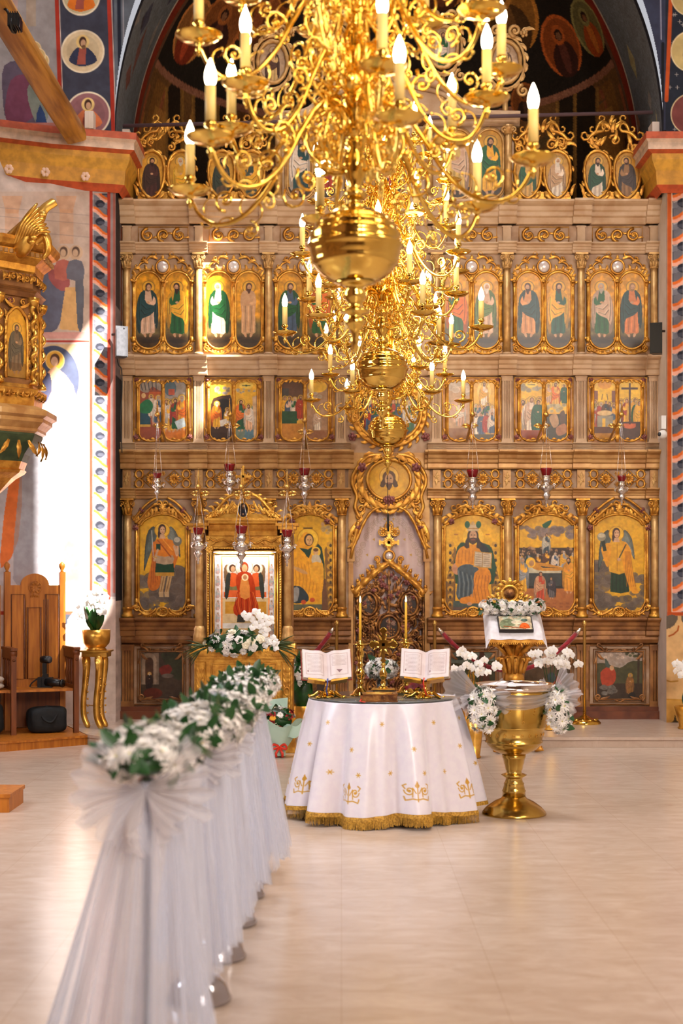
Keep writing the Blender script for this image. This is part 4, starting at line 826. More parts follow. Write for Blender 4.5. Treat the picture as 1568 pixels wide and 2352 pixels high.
def archangel(c, x, y, s, H, green_skirt):
    u = H/8.2
    wing(c, x-s*12, y+14, -s, H*.55, (70, 76, 70)); wing(c, x+s*12, y+14, s, H*.36, (100, 104, 96))
    c.ell(x, y+9, 17, 17, (244, 190, 50)); c.ell(x, y+9, 17, 17, (190, 130, 20), ring=1.4)
    if green_skirt:
        c.poly([(x-20, y+36), (x-24, y+80), (x-34, y+128), (x-24, y+148), (x-6, y+138), (x, y+100), (x+20, y+110), (x+34, y+78), (x+38, y+60), (x+26, y+34)], (214, 116, 24), sm=4)
        for i in range(5): c.line([(x-22+i*3, y+60), (x-26+i*5, y+140-i*6)], 1.4, (150, 66, 16), .8)
        c.poly([(x-14, y+84), (x+26, y+84), (x+28, y+108), (x-16, y+106)], (20, 62, 34)); c.poly([(x-16, y+106), (x+28, y+106), (x+27, y+114), (x-16, y+114)], (204, 150, 50))
        c.poly([(x-12, y+58), (x+22, y+62), (x+24, y+86), (x-14, y+84)], (186, 156, 124), sm=2); c.poly([(x-14, y+30), (x+24, y+32), (x+26, y+66), (x-14, y+66)], (226, 130, 24), sm=2); c.line([(x-10, y+32), (x+20, y+70)], 3, (170, 80, 14)); c.line([(x+2, y+30), (x+24, y+56)], 2, (248, 170, 60))
        for q, a in ((4, -3), (18, 10)): c.poly([(x+q-5, y+114), (x+q+5, y+114), (x+a+4, y+156), (x+a-5, y+156)], (206, 166, 110)); c.line([(x+q, y+116), (x+a, y+150)], 1.5, (120, 84, 50)); c.poly([(x+a-5, y+150), (x+a+6, y+150), (x+a+s*6, y+162), (x+a-4, y+162)], (210, 176, 130))
        c.rect(x-14, y+40, x-4, y+54, (24, 62, 40)); c.line([(x-10, y+54), (x-18, y+78)], 5, (214, 170, 130)); c.line([(x-24, y+10), (x-20, y+72)], 1.8, (190, 186, 176)); c.line([(x-26, y+68), (x-12, y+72)], 2, (200, 150, 60)); c.line([(x+28, y+46), (x+34, y+66)], 6, (214, 170, 130)); c.line([(x+36, y+40), (x+35, y+62)], 5, (214, 170, 130)); c.ell(x+35, y+34, 10, 11, (120, 116, 104)); c.ell(x+34, y+31, 7, 6, (190, 180, 160))
    else:
        c.poly([(x-12, y+90), (x+26, y+90), (x+30, y+142), (x+10, y+146), (x-14, y+142)], (24, 56, 30)); 
        for i in range(5): c.line([(x-8+i*8, y+94), (x-9+i*9, y+142)], 1.6, (14, 34, 20))
        c.poly([(x-16, y+30), (x+22, y+28), (x+26, y+60), (x+28, y+96), (x-16, y+96)], (226, 166, 34), sm=2); c.line([(x+2, y+34), (x+2, y+94)], 1.4, (180, 120, 20)); c.poly([(x-16, y+30), (x-34, y+40), (x-30, y+64), (x-20, y+86), (x-12, y+50)], (232, 160, 30), sm=3)
        c.poly([(x+18, y+28), (x+34, y+48), (x+36, y+90), (x+46, y+134), (x+52, y+144), (x+36, y+144), (x+22, y+108), (x+14, y+72)], (236, 160, 28), sm=4)
        for i in range(5): c.line([(x+20+i*2.6, y+50), (x+24+i*5, y+130)], 1.5, (176, 100, 14), .8)
        c.poly([(x-36, y+20), (x-28, y+20), (x-22, y+48), (x-30, y+50)], (40, 48, 30)); c.ell(x-34, y+16, 10, 10, (150, 140, 116)); c.ell(x-34, y+13, 8, 5, (200, 190, 160)); c.line([(x+22, y+34), (x+6, y+66)], 3, (80, 70, 40)); c.ell(x+6, y+68, 4, 4, (210, 160, 120))
    c.ell(x, y+7, 9, 12, (70, 40, 22)); c.ell(x-6, y+18, 4, 10, (70, 40, 22)); c.ell(x+1, y+9, 6, 9, (220, 172, 130)); c.poly([(x-4, y+18), (x+5, y+18), (x+8, y+28), (x-7, y+28)], (216, 170, 130))
    for q in (-2, 4): c.ell(x+q, y+7, 1.2, .9, (50, 30, 20))
    c.line([(x-1, y+13.5), (x+3, y+13.5)], 1, (170, 80, 60))
def icon_main(i, x0, x1, painter, style):
    y0, ys, y1 = 1183, 1208, 1402; fr = main_frame(x0, x1, y0, ys, y1, style); c = icon_cv(x0, x1, y0, y1); painter(c, (x0+x1)/2); c.noise(8, .045, 3)
    c.build('painting', 'painting', IMa(2.6), arch_fn(x0, x1, y0, ys, y1)[2], fr)
def p_arch1(c, x): c.clouds(x+24, 1345, 30, 34, (120, 104, 92), 26, 3); c.clouds(x-34, 1355, 22, 30, (120, 104, 92), 16, 5); c.clouds(x, 1388, 50, 14, (110, 96, 86), 22, 6); archangel(c, x-1, 1209, 1, 160, True)
def p_arch2(c, x): c.clouds(x-40, 1340, 22, 44, (112, 96, 84), 26, 3); c.clouds(x+46, 1350, 14, 34, (112, 96, 84), 14, 5); c.clouds(x, 1388, 50, 14, (100, 86, 76), 24, 6); archangel(c, x-6, 1217, 1, 150, False)
def throne(c, x, s):
    X = x+s*52; c.poly([(x+s*38, 1262), (x+s*48, 1270), (x+s*52, 1300), (x+s*60, 1330), (x+s*60, 1400), (x+s*46, 1400)], (132, 92, 34), sm=2); c.rect(min(X-8, X+8), 1330, max(X-8, X+8), 1336, (220, 170, 60))
    for k in range(9): c.ell(X-s*(2 if k < 5 else 0), 1250+k*17, 7-(k % 3), 6, (206, 152, 44)); c.ell(X, 1253+k*17, 3, 4, (70, 50, 22))
def p_christ(c, x):
    c.rect(x-70, 1335, x-40, 1402, (84, 60, 44)); c.rect(x+44, 1335, x+70, 1402, (84, 60, 44)); c.rect(x-70, 1380, x+70, 1394, (70, 84, 76)); c.rect(x-70, 1394, x+70, 1402, (96, 74, 66))
    throne(c, x, -1); throne(c, x, 1); c.poly([(x-36, 1256), (x-14, 1246), (x+26, 1248), (x+46, 1266), (x+48, 1340), (x-40, 1340)], (30, 70, 44), sm=2); c.ell(x-36, 1306, 12, 14, (200, 140, 100))
    c.ell(x+1, 1234, 24, 24, (246, 196, 56)); c.poly([(x-14, 1252), (x-34, 1264), (x-40, 1296), (x-20, 1308), (x+34, 1306), (x+36, 1266), (x+14, 1252)], (226, 146, 30), sm=3)
    c.poly([(x+8, 1240), (x+34, 1258), (x+42, 1290), (x+20, 1270)], (36, 40, 44), sm=3); c.poly([(x-34, 1304), (x-8, 1296), (x+16, 1312), (x+8, 1350), (x+2, 1372), (x-26, 1380), (x-38, 1366), (x-34, 1330)], (70, 84, 92), sm=4)
    c.poly([(x+4, 1316), (x+34, 1306), (x+42, 1330), (x+34, 1350), (x+44, 1384), (x+6, 1386), (x-26, 1386), (x-28, 1374), (x, 1362)], (226, 140, 30), sm=3)
    for i in range(7): c.line([(x-34+i*5, 1310+i*2), (x-30+i*5, 1340), (x-32+i*5, 1370)], 1.6, (38, 52, 62) if i % 2 else (130, 140, 140), .9)
    for i in range(5): c.line([(x+8+i*7, 1322), (x+2+i*8, 1350), (x+8+i*8, 1382)], 1.4, (160, 84, 20), .8); c.line([(x-32+i*8, 1264), (x-34+i*8, 1294)], 1.3, (168, 92, 20), .7)
    c.ell(x-8, 1387, 6, 4, (206, 150, 110)); c.ell(x+28, 1387, 6, 4, (206, 150, 110))
    c.poly([(x+4, 1266), (x+44, 1270), (x+42, 1306), (x+1, 1302)], (196, 150, 70)); c.poly([(x+5, 1267), (x+22, 1270), (x+21, 1302), (x+3, 1299)], (206, 186, 156)); c.poly([(x+23, 1270), (x+42, 1272), (x+40, 1303), (x+22, 1302)], (206, 186, 156)); c.line([(x+22, 1270), (x+21, 1302)], 1, (120, 80, 40))
    for i in range(6):
        for a in (6, 25): c.line([(x+a, 1274+i*5), (x+a+13, 1275+i*5)], .9, (110, 90, 80), .9)
    c.ell(x, 1232, 13, 18, (64, 44, 32)); c.poly([(x-12, 1232), (x-20, 1256), (x-8, 1258)], (64, 44, 32), sm=2); c.poly([(x+12, 1232), (x+20, 1256), (x+8, 1258)], (64, 44, 32), sm=2); c.ell(x+.5, 1231, 8.5, 13, (206, 160, 120)); c.poly([(x-7, 1236), (x+8, 1236), (x+4, 1248), (x, 1251), (x-4, 1248)], (84, 56, 38), sm=2); c.line([(x-3, 1240), (x+4, 1240)], 1.2, (180, 90, 70))
    for q in (-3.5, 4): c.ell(x+q, 1229, 1.6, 1.1, (40, 26, 20))
    c.line([(x+.5, 1229), (x+.5, 1236)], 1, (160, 110, 80)); c.rect(x-13, 1206, x+13, 1220, (206, 180, 140)); c.poly([(x-14, 1206), (x-12, 1198), (x-6, 1204), (x, 1197), (x+6, 1204), (x+12, 1198), (x+14, 1206)], (206, 170, 110)); c.ell(x-13, 1205, 6, 8, (20, 84, 52)); c.ell(x+13, 1205, 6, 8, (20, 84, 52)); c.line([(x-13, 1214), (x+13, 1214)], 2, (170, 120, 50))
    for a in (-42, 30): c.line([(x+a, 1228), (x+a+7, 1228)], 2.5, (150, 70, 30), .6)
def p_madonna(c, x):
    x -= 6; c.rect(x-70, 1388, x+80, 1402, (96, 96, 70)); c.rect(x+34, 1330, x+70, 1402, (110, 70, 40)); throne(c, x+2, 1); c.poly([(x+10, 1250), (x+34, 1258), (x+40, 1330), (x+16, 1330)], (24, 56, 40), sm=2)
    c.ell(x+2, 1238, 24, 24, (250, 200, 54)); c.ell(x+2, 1238, 24, 24, (200, 140, 20), ring=2); c.line([(x-8, 1213), (x+12, 1213)], 2.5, (60, 40, 16))
    c.poly([(x-2, 1222), (x+14, 1236), (x+12, 1250), (x+34, 1290), (x+38, 1330), (x+32, 1370), (x+20, 1384), (x-20, 1372), (x-46, 1366), (x-52, 1320), (x-48, 1270), (x-26, 1250), (x-14, 1232)], (236, 164, 28), sm=4)
    c.poly([(x-18, 1258), (x+2, 1262), (x+12, 1256), (x+4, 1282), (x-6, 1270)], (24, 60, 46), sm=2); c.ell(x+4, 1240, 11, 14, (70, 44, 24)); c.ell(x+5, 1241, 8, 11.5, (226, 176, 110)); 
    for q in (2, 8): c.ell(x+q, 1240, 1.4, 1, (50, 30, 20))
    c.line([(x+5, 1241), (x+5, 1246)], .9, (170, 110, 70)); c.line([(x+3, 1249), (x+7, 1249)], 1, (170, 80, 60))
    for i in range(9): c.line([(x-46+i*8, 1290+3*(i % 3)), (x-40+i*8, 1330), (x-44+i*8, 1362)], 1.2, (180, 104, 16), .75)
    c.poly([(x-30, 1300), (x-6, 1310), (x+2, 1318), (x-8, 1318), (x-28, 1308)], (214, 160, 96), sm=2)
    c.ell(x+20, 1268, 11, 12, (248, 200, 60)); c.ell(x+20, 1268, 6, 7, (216, 166, 110)); c.ell(x+20, 1263, 6, 4, (110, 70, 30)); c.poly([(x+12, 1276), (x+28, 1276), (x+32, 1298), (x+12, 1296)], (206, 190, 160), sm=2); c.poly([(x+8, 1294), (x+36, 1294), (x+36, 1326), (x+22, 1340), (x+8, 1326)], (238, 170, 40), sm=2)
    c.poly([(x-46, 1352), (x-18, 1346), (x+2, 1366), (x, 1382), (x-36, 1384)], (44, 56, 60), sm=3); c.poly([(x-30, 1350), (x-18, 1352), (x-22, 1380), (x-34, 1380)], (150, 146, 140), sm=2); c.ell(x-8, 1383, 6, 5, (200, 80, 30)); c.ell(x+12, 1378, 6, 5, (200, 80, 30))
    c.clouds(x+44, 1218, 12, 8, (190, 160, 110), 6, 3); c.ell(x+36, 1204, 4, 5, (206, 160, 110))
def p_dorm(c, x):
    c.rect(x-70, 1258, x+70, 1310, (60, 42, 30)); r = random.Random(8)
    for i in range(90): a, q = x+r.uniform(-66, 66), r.uniform(1259, 1290); c.ell(a, q, 3.4, 4, r.choice([(150, 110, 76), (96, 66, 44), (180, 140, 100), (60, 40, 30)])); c.ell(a, q+3, 2, 2, (50, 34, 24), al=.6)
    c.rect(x-70, 1300, x+70, 1360, (40, 36, 30)); c.rect(x-70, 1352, x+70, 1402, (176, 104, 46)); c.clouds(x-30, 1222, 30, 11, (130, 110, 104), 20, 2); c.clouds(x+34, 1222, 28, 12, (130, 110, 104), 20, 4); c.clouds(x, 1236, 10, 10, (140, 116, 104), 6, 9)
    c.poly([(x-10, 1205), (x+12, 1194), (x+8, 1206), (x-2, 1214)], (20, 80, 44), sm=2); c.ell(x+1, 1240, 9, 10, (246, 196, 60)); figure(c, x, 1226, 50, (60, 74, 84), (190, 180, 160), (70, 50, 30), 0, None); c.ell(x, 1278, 9, 7, (190, 150, 140))
    for i in range(7): figure(c, x-60+i*20, 1266+r.uniform(-4, 6), 46, r.choice([BLU, YEL, PINKW, (150, 150, 150)]), r.choice([TEAL, BRN, YEL, WHT]), r.choice([(70, 44, 26), (190, 180, 160)]), 1, None, feet=False)
    c.rect(x-46, 1300, x+34, 1316, (200, 190, 160)); c.poly([(x-36, 1296), (x-14, 1292), (x+40, 1304), (x+40, 1310), (x-20, 1310)], (206, 140, 40), sm=3); c.poly([(x-14, 1300), (x+30, 1305), (x-8, 1304)], (40, 46, 46)); c.ell(x-36, 1292, 11, 12, (246, 190, 50)); c.ell(x-34, 1294, 6, 7, (190, 140, 90))
    c.rect(x-40, 1316, x+34, 1346, (56, 60, 58)); figure(c, x-56, 1282, 84, YEL, (150, 150, 150), (150, 140, 130), 1, None); figure(c, x+52, 1282, 82, (226, 150, 40), (236, 160, 40), (50, 34, 22), 1, None, -1); figure(c, x-14, 1314, 70, (190, 70, 36), (206, 150, 110), (80, 50, 26), 0, None); figure(c, x+12, 1326, 50, (96, 90, 92), (60, 50, 56), (80, 50, 26), 0, None, -1)
    for i in range(16): c.rect(x-60+(i % 8)*15, 1384+(i//8)*8, x-52+(i % 8)*15, 1388+(i//8)*8, (150, 84, 40), .7)
def p_hidden(c, x): c.clouds(x, 1380, 50, 20, (110, 96, 80), 20, 6); figure(c, x, 1212, 170, (60, 80, 60), (200, 110, 40), (90, 60, 40), 1)
icon_main(0, 319, 428, p_arch1, 0); icon_main(1, 480, 596, p_hidden, 1); icon_main(2, 656, 766, p_madonna, 1); icon_main(3, 1021, 1150, p_christ, 1); icon_main(4, 1189, 1319, p_dorm, 2); icon_main(5, 1361, 1480, p_arch2, 3)
# ------------------------------------------------ base panels
def base_panel(x0, x1, pf, seed):
    xc = (x0+x1)/2; b = MB(); b.tube([(x0-20, 3, 1482), (x1+20, 3, 1482), (x1+20, 3, 1618), (x0-20, 3, 1618)], 3, 4, closed=True); b.tube([(x0-4, 5, 1496), (x1+4, 5, 1496), (x1+4, 5, 1606), (x0-4, 5, 1606)], 2.6, 5, closed=True)
    b.tube([(x0-10, 3, 1491), (x1+10, 3, 1491), (x1+10, 3, 1612), (x0-10, 3, 1612)], 1.6, 4, closed=True)
    for q, x in ((-1, x0), (1, x1)):
        b.cscroll(x-q*4, 1494, 26, -q*.6, -7, 3, 6); b.leaf(x, 1500, PI/2+q*.3, 22, 5, 6, q*1.2); b.leaf(x+q*4, 1508, PI/2, 20, 4, 6, -q*.8); b.spiral(x, 1601, 8, 1.3, PI/2, 2.4, 6, -q); b.leaf(x-q*6, 1604, (PI if q > 0 else 0), 22, 4, 6, .6*q)
    b.leaf(xc-20, 1494, 0, 20, 3, 6, -.6); b.leaf(xc+20, 1494, PI, 20, 3, 6, .6); b.leaf(xc-14, 1606, .2, 16, 3, 6, .6); b.leaf(xc+14, 1606, PI-.2, 16, 3, 6, -.6)
    fr = IB(b, 'base_panel_frame', ['brown_gold']); c = Cv(x0-2, 1494, x1+2, 1608, (90, 74, 56), 1.3); pf(c, xc); c.noise(12, .1, seed); c.noise(5, .04, seed+2)
    c.build('painting', 'painting', IMa(2.4), lambda X, Y: (X >= x0-2) & (X <= x1+2) & (Y >= 1497+8*(np.clip((np.abs(X-xc)/((x1-x0)/2)-.8)/.2, 0, 1))**2) & (Y <= 1605), fr)
def land(c, x, sky=(150, 140, 120), hill=(70, 66, 40), gr=(56, 40, 26)):
    c.rect(x-90, 1494, x+90, 1535, sky); c.clouds(x-20, 1506, 60, 6, mul(sky, 1.15), 12, 3); c.poly([(x-90, 1540), (x-40, 1522), (x, 1534), (x+30, 1518), (x+90, 1530), (x+90, 1610), (x-90, 1610)], hill, sm=3); c.rect(x-90, 1570, x+90, 1610, gr)
def bp1(c, x): c.rect(x-60, 1494, x+60, 1610, (70, 56, 44)); c.rect(x-48, 1500, x-6, 1572, (128, 110, 92)); c.ell(x-28, 1516, 16, 16, (160, 138, 116)); c.rect(x-44, 1516, x-12, 1572, (160, 138, 116)); c.ell(x-28, 1520, 9, 10, (84, 56, 40)); c.rect(x-37, 1520, x-19, 1570, (84, 56, 40)); c.poly([(x, 1500), (x+46, 1500), (x+46, 1560), (x+20, 1550), (x+6, 1520)], (56, 60, 40), sm=3); c.poly([(x-6, 1536), (x+16, 1526), (x+24, 1540), (x+6, 1556)], (120, 40, 30), sm=3); c.ell(x+14, 1552, 14, 5, (110, 96, 84)); figure(c, x-28, 1545, 40, (36, 26, 26), (50, 34, 30), (190, 180, 160), .6); c.ell(x-20, 1592, 22, 12, (100, 40, 24))
def bp2(c, x): land(c, x, (110, 106, 90)); c.ell(x+28, 1514, 16, 18, (176, 70, 24)); c.ell(x+26, 1512, 9, 10, (120, 60, 30)); c.clouds(x-20, 1570, 40, 14, (130, 84, 30), 14, 4)
def bp3(c, x): land(c, x, (116, 128, 116)); c.poly([(x+16, 1498), (x+30, 1510), (x+42, 1600), (x+14, 1600)], (90, 50, 34), sm=3); figure(c, x-4, 1540, 60, (160, 110, 40), YEL); c.rect(x-40, 1508, x-22, 1516, (50, 60, 50))
def bp4(c, x): land(c, x, (176, 146, 124), (84, 62, 40)); c.clouds(x-30, 1504, 26, 5, (60, 66, 60), 8, 3); c.poly([(x+4, 1560), (x+20, 1550), (x+34, 1575), (x+10, 1580)], (170, 70, 44), sm=3); c.ell(x+10, 1556, 10, 12, (50, 60, 66))
def bp5(c, x):
    land(c, x, (176, 160, 148), (74, 72, 42)); c.clouds(x+30, 1502, 26, 6, (66, 70, 40), 14, 3, .7); c.line([(x+44, 1500), (x+42, 1600)], 5, (60, 42, 26)); c.poly([(x-44, 1545), (x-20, 1530), (x-8, 1548), (x-14, 1570), (x-36, 1580)], (176, 64, 34), sm=3); c.poly([(x-34, 1512), (x-26, 1520), (x-22, 1534), (x-32, 1530)], (70, 84, 76), sm=2); c.clouds(x-26, 1584, 16, 9, (110, 104, 96), 12, 5); c.ell(x-18, 1534, 5, 6, (190, 150, 110)); figure(c, x+24, 1548, 48, (140, 96, 40), (150, 100, 50), (160, 140, 100), .6); c.poly([(x+22, 1592), (x+34, 1590), (x+36, 1602), (x+20, 1602)], (24, 20, 16), sm=2)
for i, (x0, x1, pf) in enumerate(((326, 416, bp1), (490, 590, bp2), (654, 754, bp2), (1036, 1134, bp3), (1206, 1306, bp4), (1372, 1472, bp5))): base_panel(x0, x1, pf, i)
# ------------------------------------------------ centre: jambs, arch with mandylion, niche mouldings
b = MB(); ar = lambda x: 1300-((1-abs(x-893)/88.)**.0)*0
def niche_y(x):
    u = abs(x-893)/88.; return float(np.interp(u, [0, .2, .4, .52, .64, .72, .8, .9, .97, 1], [1162, 1165, 1173, 1183, 1200, 1215, 1234, 1252, 1268, 1285]))
L_ = [(x, niche_y(x)) for x in np.linspace(805, 981, 45)]
b.prism([(800, 1040)]+[(800, 1300)]+L_+[(986, 1300), (986, 1040)], -18, 4, 0)
b.box(800, 811, -18, 6, 1285, 1640); b.box(975, 986, -18, 6, 1285, 1640); b.box(797, 814, -18, 9, 1262, 1290); b.box(972, 989, -18, 9, 1262, 1290); IB(b, 'central_arch', 'beige_gold')
b = MB(); b.tube([(x, 8, y-2) for x, y in L_], [4+.6*math.sin(i*2) for i in range(45)], 6)
cx, cy = 893, 1102
for q in (-1, 1):
    for i in range(9):
        a = -PI/2+q*(.5+i*.3); X, Y = cx+62*math.cos(a), cy+56*math.sin(a)
        b.leaf(X, Y, a+q*1.25, 40, 9, 9, q*.8); b.leaf(X+10*math.cos(a), Y+10*math.sin(a), a+q*.8, 30, 8, 6, q*1.5)
    for i in range(6): b.spiral(cx+q*(60+5*i-(i > 3)*(i-3)*3), 1150+i*19, 10-i*.4, 1.3, i, 3.2, 8, q); b.leaf(cx+q*(50+6*i), 1152+i*18, PI/2-q*.3, 24, 6, 9, -q*1.2)
    b.rose(cx+q*62, 1074, 11, 12, 1); b.rose(cx+q*72, 1212, 8, 10, 1); b.rose(cx+q*6, 1148, 8, 14, 1)
    b.tube(smooth_path([(cx+q*18, 8, 1046), (cx+q*52, 10, 1052), (cx+q*80, 8, 1086), (cx+q*84, 8, 1112), (cx+q*74, 8, 1140), (cx+q*78, 8, 1166), (cx+q*66, 8, 1190)], 5), 4.5, 6)
    b.tube(smooth_path([(cx+q*70, 8, 1200), (cx+q*80, 9, 1240), (cx+q*87, 8, 1262)], 4), [6, 5.6, 5, 4.6, 4.4, 4, 3.6, 3.2, 3], 6); b.leaf(cx+q*74, 1200, PI/2-q*.6, 50, 8, 9, q*.5)
    for i in range(14): a = .45+i*.12; b.ball((cx+q*58*math.cos(a), 10, cy+52*math.sin(a)), 2.6, 6, 4)
    b.leaf(cx+q*16, 1048, (.2 if q > 0 else PI-.2), 34, 9, 12, q*.9); b.spiral(cx+q*30, 1056, 11, 1.3, 0, 3, 12, q)
b.ring(cx, cy, 50, 46, 4, 8); b.flower(cx, 1050, 15, 14, 0, 8); b.flower(cx, 1150, 14, 12, 1, 8)
fr = IB(b, 'medallion_frame', ['gilt', 'rose_paint'])
c = Cv(843, 1056, 943, 1148, (226, 168, 40), 1.8); c.noise(16, .06); c.rect(840, 1050, 946, 1150, (60, 44, 20), .0)
c.poly([(846, 1120), (858, 1136), (880, 1146), (846, 1150)], (50, 40, 20)); c.poly([(940, 1120), (928, 1136), (906, 1146), (940, 1150)], (50, 40, 20)); c.ell(893, 1096, 22, 24, (240, 190, 80)); c.ell(893, 1096, 22, 24, (170, 110, 30), ring=1.2)
c.ell(893, 1097, 15, 16, (104, 72, 44)); c.poly([(879, 1100), (872, 1116), (880, 1120), (886, 1108)], (84, 56, 34), sm=2); c.poly([(907, 1100), (914, 1116), (906, 1120), (900, 1108)], (84, 56, 34), sm=2); c.ell(893, 1102, 9.5, 14, (196, 150, 104)); c.poly([(885, 1110), (901, 1110), (897, 1122), (893, 1126), (889, 1122)], (84, 56, 38), sm=2)
for q in (-4, 4): c.ell(893+q, 1099, 2, 1.2, (50, 32, 22)); c.line([(893+q-2, 1096), (893+q+2, 1096)], .8, (70, 44, 30))
c.line([(893, 1099), (893, 1106)], 1, (150, 104, 70)); c.line([(890, 1111), (896, 1111)], 1.2, (160, 80, 60))
c.build('painting', 'painting', IMa(5), lambda X, Y: ((X-893)/49.)**2+((Y-1102)/45.)**2 <= 1, fr)
# upper centre medallion (largely behind the chandeliers)
b = MB(); cx, cy = 893, 950
b.box(806, 980, -20, -2, 1000, 1045)
for i in range(26):
    a = i*2*PI/26; b.leaf(cx+78*math.cos(a), cy+70*math.sin(a), a+1.3, 30, 9, 5, .9); b.leaf(cx+86*math.cos(a), cy+78*math.sin(a), a+.5, 18, 6, 4, 1.2)
b.ring(cx, cy, 74, 66, 5, 5, 0, 40); b.ring(cx, cy, 84, 76, 4, 4, 0, 40, 1)
for q in (-1, 1): b.rose(cx+q*84, 1004, 10, 8, 1)
b.flower(cx, 1030, 14, 6)
fr = IB(b, 'medallion_frame', ['gilt', 'rose_paint']); c = Cv(818, 880, 968, 1020, (70, 50, 30), .9); c.clouds(893, 900, 60, 20, (150, 110, 80), 16, 5); c.ell(893, 985, 50, 30, (150, 120, 104)); crowd(c, 840, 950, 920, 80, 6, 3); c.rect(818, 990, 968, 1020, (60, 40, 26)); c.noise(14, .1)
c.build('painting', 'painting', IMa(2), lambda X, Y: ((X-893)/72.)**2+((Y-950)/64.)**2 <= 1, fr)
# ------------------------------------------------ royal doors
b = MB(); r = random.Random(3)
def dtop(x): u = abs(x-893)/80.; return float(np.interp(u, [0, .15, .4, .65, .85, 1], [1288, 1296, 1312, 1330, 1345, 1362]))
TP = [(x, -2, dtop(x)) for x in np.linspace(813, 973, 33)]
b.tube([(p[0], p[1]+3, p[2]+3) for p in TP], [8+1.6*math.sin(i*1.6) for i in range(33)], 8, 0); b.tube([(p[0], p[1]+5, p[2]+9) for p in TP], 3.5, 6, 0)
for q in (-1, 1):
    for i in range(6): X = 893+q*(24+i*11.5); b.leaf(X, dtop(X)+2, -PI/2-q*.2+q*.25*(i % 2), 26-i, 8, 4, q*1.1, 0); b.ball((X+q*2, 6, dtop(X)-14), 4.5, 7, 5); 
    b.spiral(893+q*28, 1284, 8, 1.4, PI/2, 3, 4, q, 0); b.spiral(893+q*76, 1362, 9, 1.4, PI/2, 3.4, 5, q, 0)
    b.tube([(893+q*79, 0, 1362), (893+q*79, 0, 1640)], 4, 6, 1)
b.tube([(893, 2, 1310), (893, 2, 1640)], 3.4, 6, 1)
b.ring(893, 1277, 12, 12, 3.2, 4, 0); b.ball((893, 3, 1277), 9, 12, 8, (1, .5, 1), 3)
door = IB(b, 'royal_door', ['gilt', 'carved_bronze', 'rose_paint', 'mirror_boss'])
b = MB()
for i in range(460):
    x = r.uniform(818, 968); y = r.uniform(1318, 1636)
    if y < dtop(x)+14: continue
    k = r.random(); d = r.uniform(-2, 4)
    if abs(x-893) < 26 and y < 1440:
        if k < .25: b.rose(x, y, r.uniform(4, 6.5), 3, 1)
        else: b.leaf(x, y, r.choice([PI/2, -PI/2])+r.uniform(-.5, .5), r.uniform(12, 22), 4, 2, r.uniform(-1, 1))
        continue
    if k < .34: b.spiral(x, y, r.uniform(8, 13), 1.5, r.uniform(0, 6), 3.2, d, r.choice([-1, 1]), n=12)
    elif k < .8: b.leaf(x, y, r.uniform(0, 6.28), r.uniform(20, 36), r.uniform(5, 8), d, r.uniform(-2.2, 2.2))
    elif k < .9: b.rose(x, y, r.uniform(5, 8), 4, 1)
    else: b.flower(x, y, r.uniform(8, 12), 4)
for x, y, rx, ry in ((846, 1388, 19, 25), (940, 1388, 19, 25), (893, 1440, 23, 26), (846, 1500, 17, 22), (940, 1500, 17, 22), (860, 1580, 17, 22), (926, 1580, 17, 22)):
    b.ring(x, y, rx, ry, 3.4, 6, 0, 22, 1); b.ring(x, y, rx+6, ry+6, 2.4, 4, 0, 22, 1)
    for a in range(10): t = a*PI/5; b.leaf(x+(rx+4)*math.cos(t), y+(ry+4)*math.sin(t), t+.9, 14, 5, 6, 1.2)
lat = IB(b, 'openwork_carving', ['carved_bronze', 'rose_paint'], door)
for i, (x, y, rx, ry) in enumerate(((846, 1388, 17, 23), (940, 1388, 17, 23), (893, 1440, 21, 24), (846, 1500, 15, 20), (940, 1500, 15, 20))):
    c = Cv(x-rx, y-ry, x+rx, y+ry, (44, 30, 22), 1.4); c.clouds(x, y-ry*.5, rx*.6, ry*.3, (170, 130, 110), 5, i); figure(c, x, y-ry*.55, ry*1.5, BRN if i % 2 else (70, 50, 44), (90, 50, 30) if i else (60, 60, 60), (160, 140, 110), .6, (120, 84, 40), feet=False)
    c.build('painting', 'painting', IMa(5), (lambda x, y, rx, ry: lambda X, Y: ((X-x)/rx)**2+((Y-y)/ry)**2 <= 1)(x, y, rx, ry), door)
b = MB(); X, Yc = 893, 1246
b.box(X-22, X+22, 0, 4, Yc-3.5, Yc+3.5); b.box(X-3.5, X+3.5, 0, 4, Yc-36, Yc+22)
for q in (-1, 1): b.flower(X+q*13, 1222, 11, 2, 0, 8); b.ring(X+q*14, 1222, 10, 9, 1.6, 2); b.box(min(X+q*19, X+q*23), max(X+q*19, X+q*23), 0, 5, Yc-6, Yc+6)
b.ring(X, 1208, 9, 9, 1.8, 2); b.flower(X, 1208, 8, 2)
for k in range(16): a = k*PI/8; b.leaf(X+4*math.cos(a), Yc+4*math.sin(a), a, 11, 2.4, 4, 0, 0, 1, 0)
b.tube([(X, 2, Yc+18), (X, 2, 1266)], [3, 4.5], 6); IB(b, 'door_cross', 'gilt_bright', door)
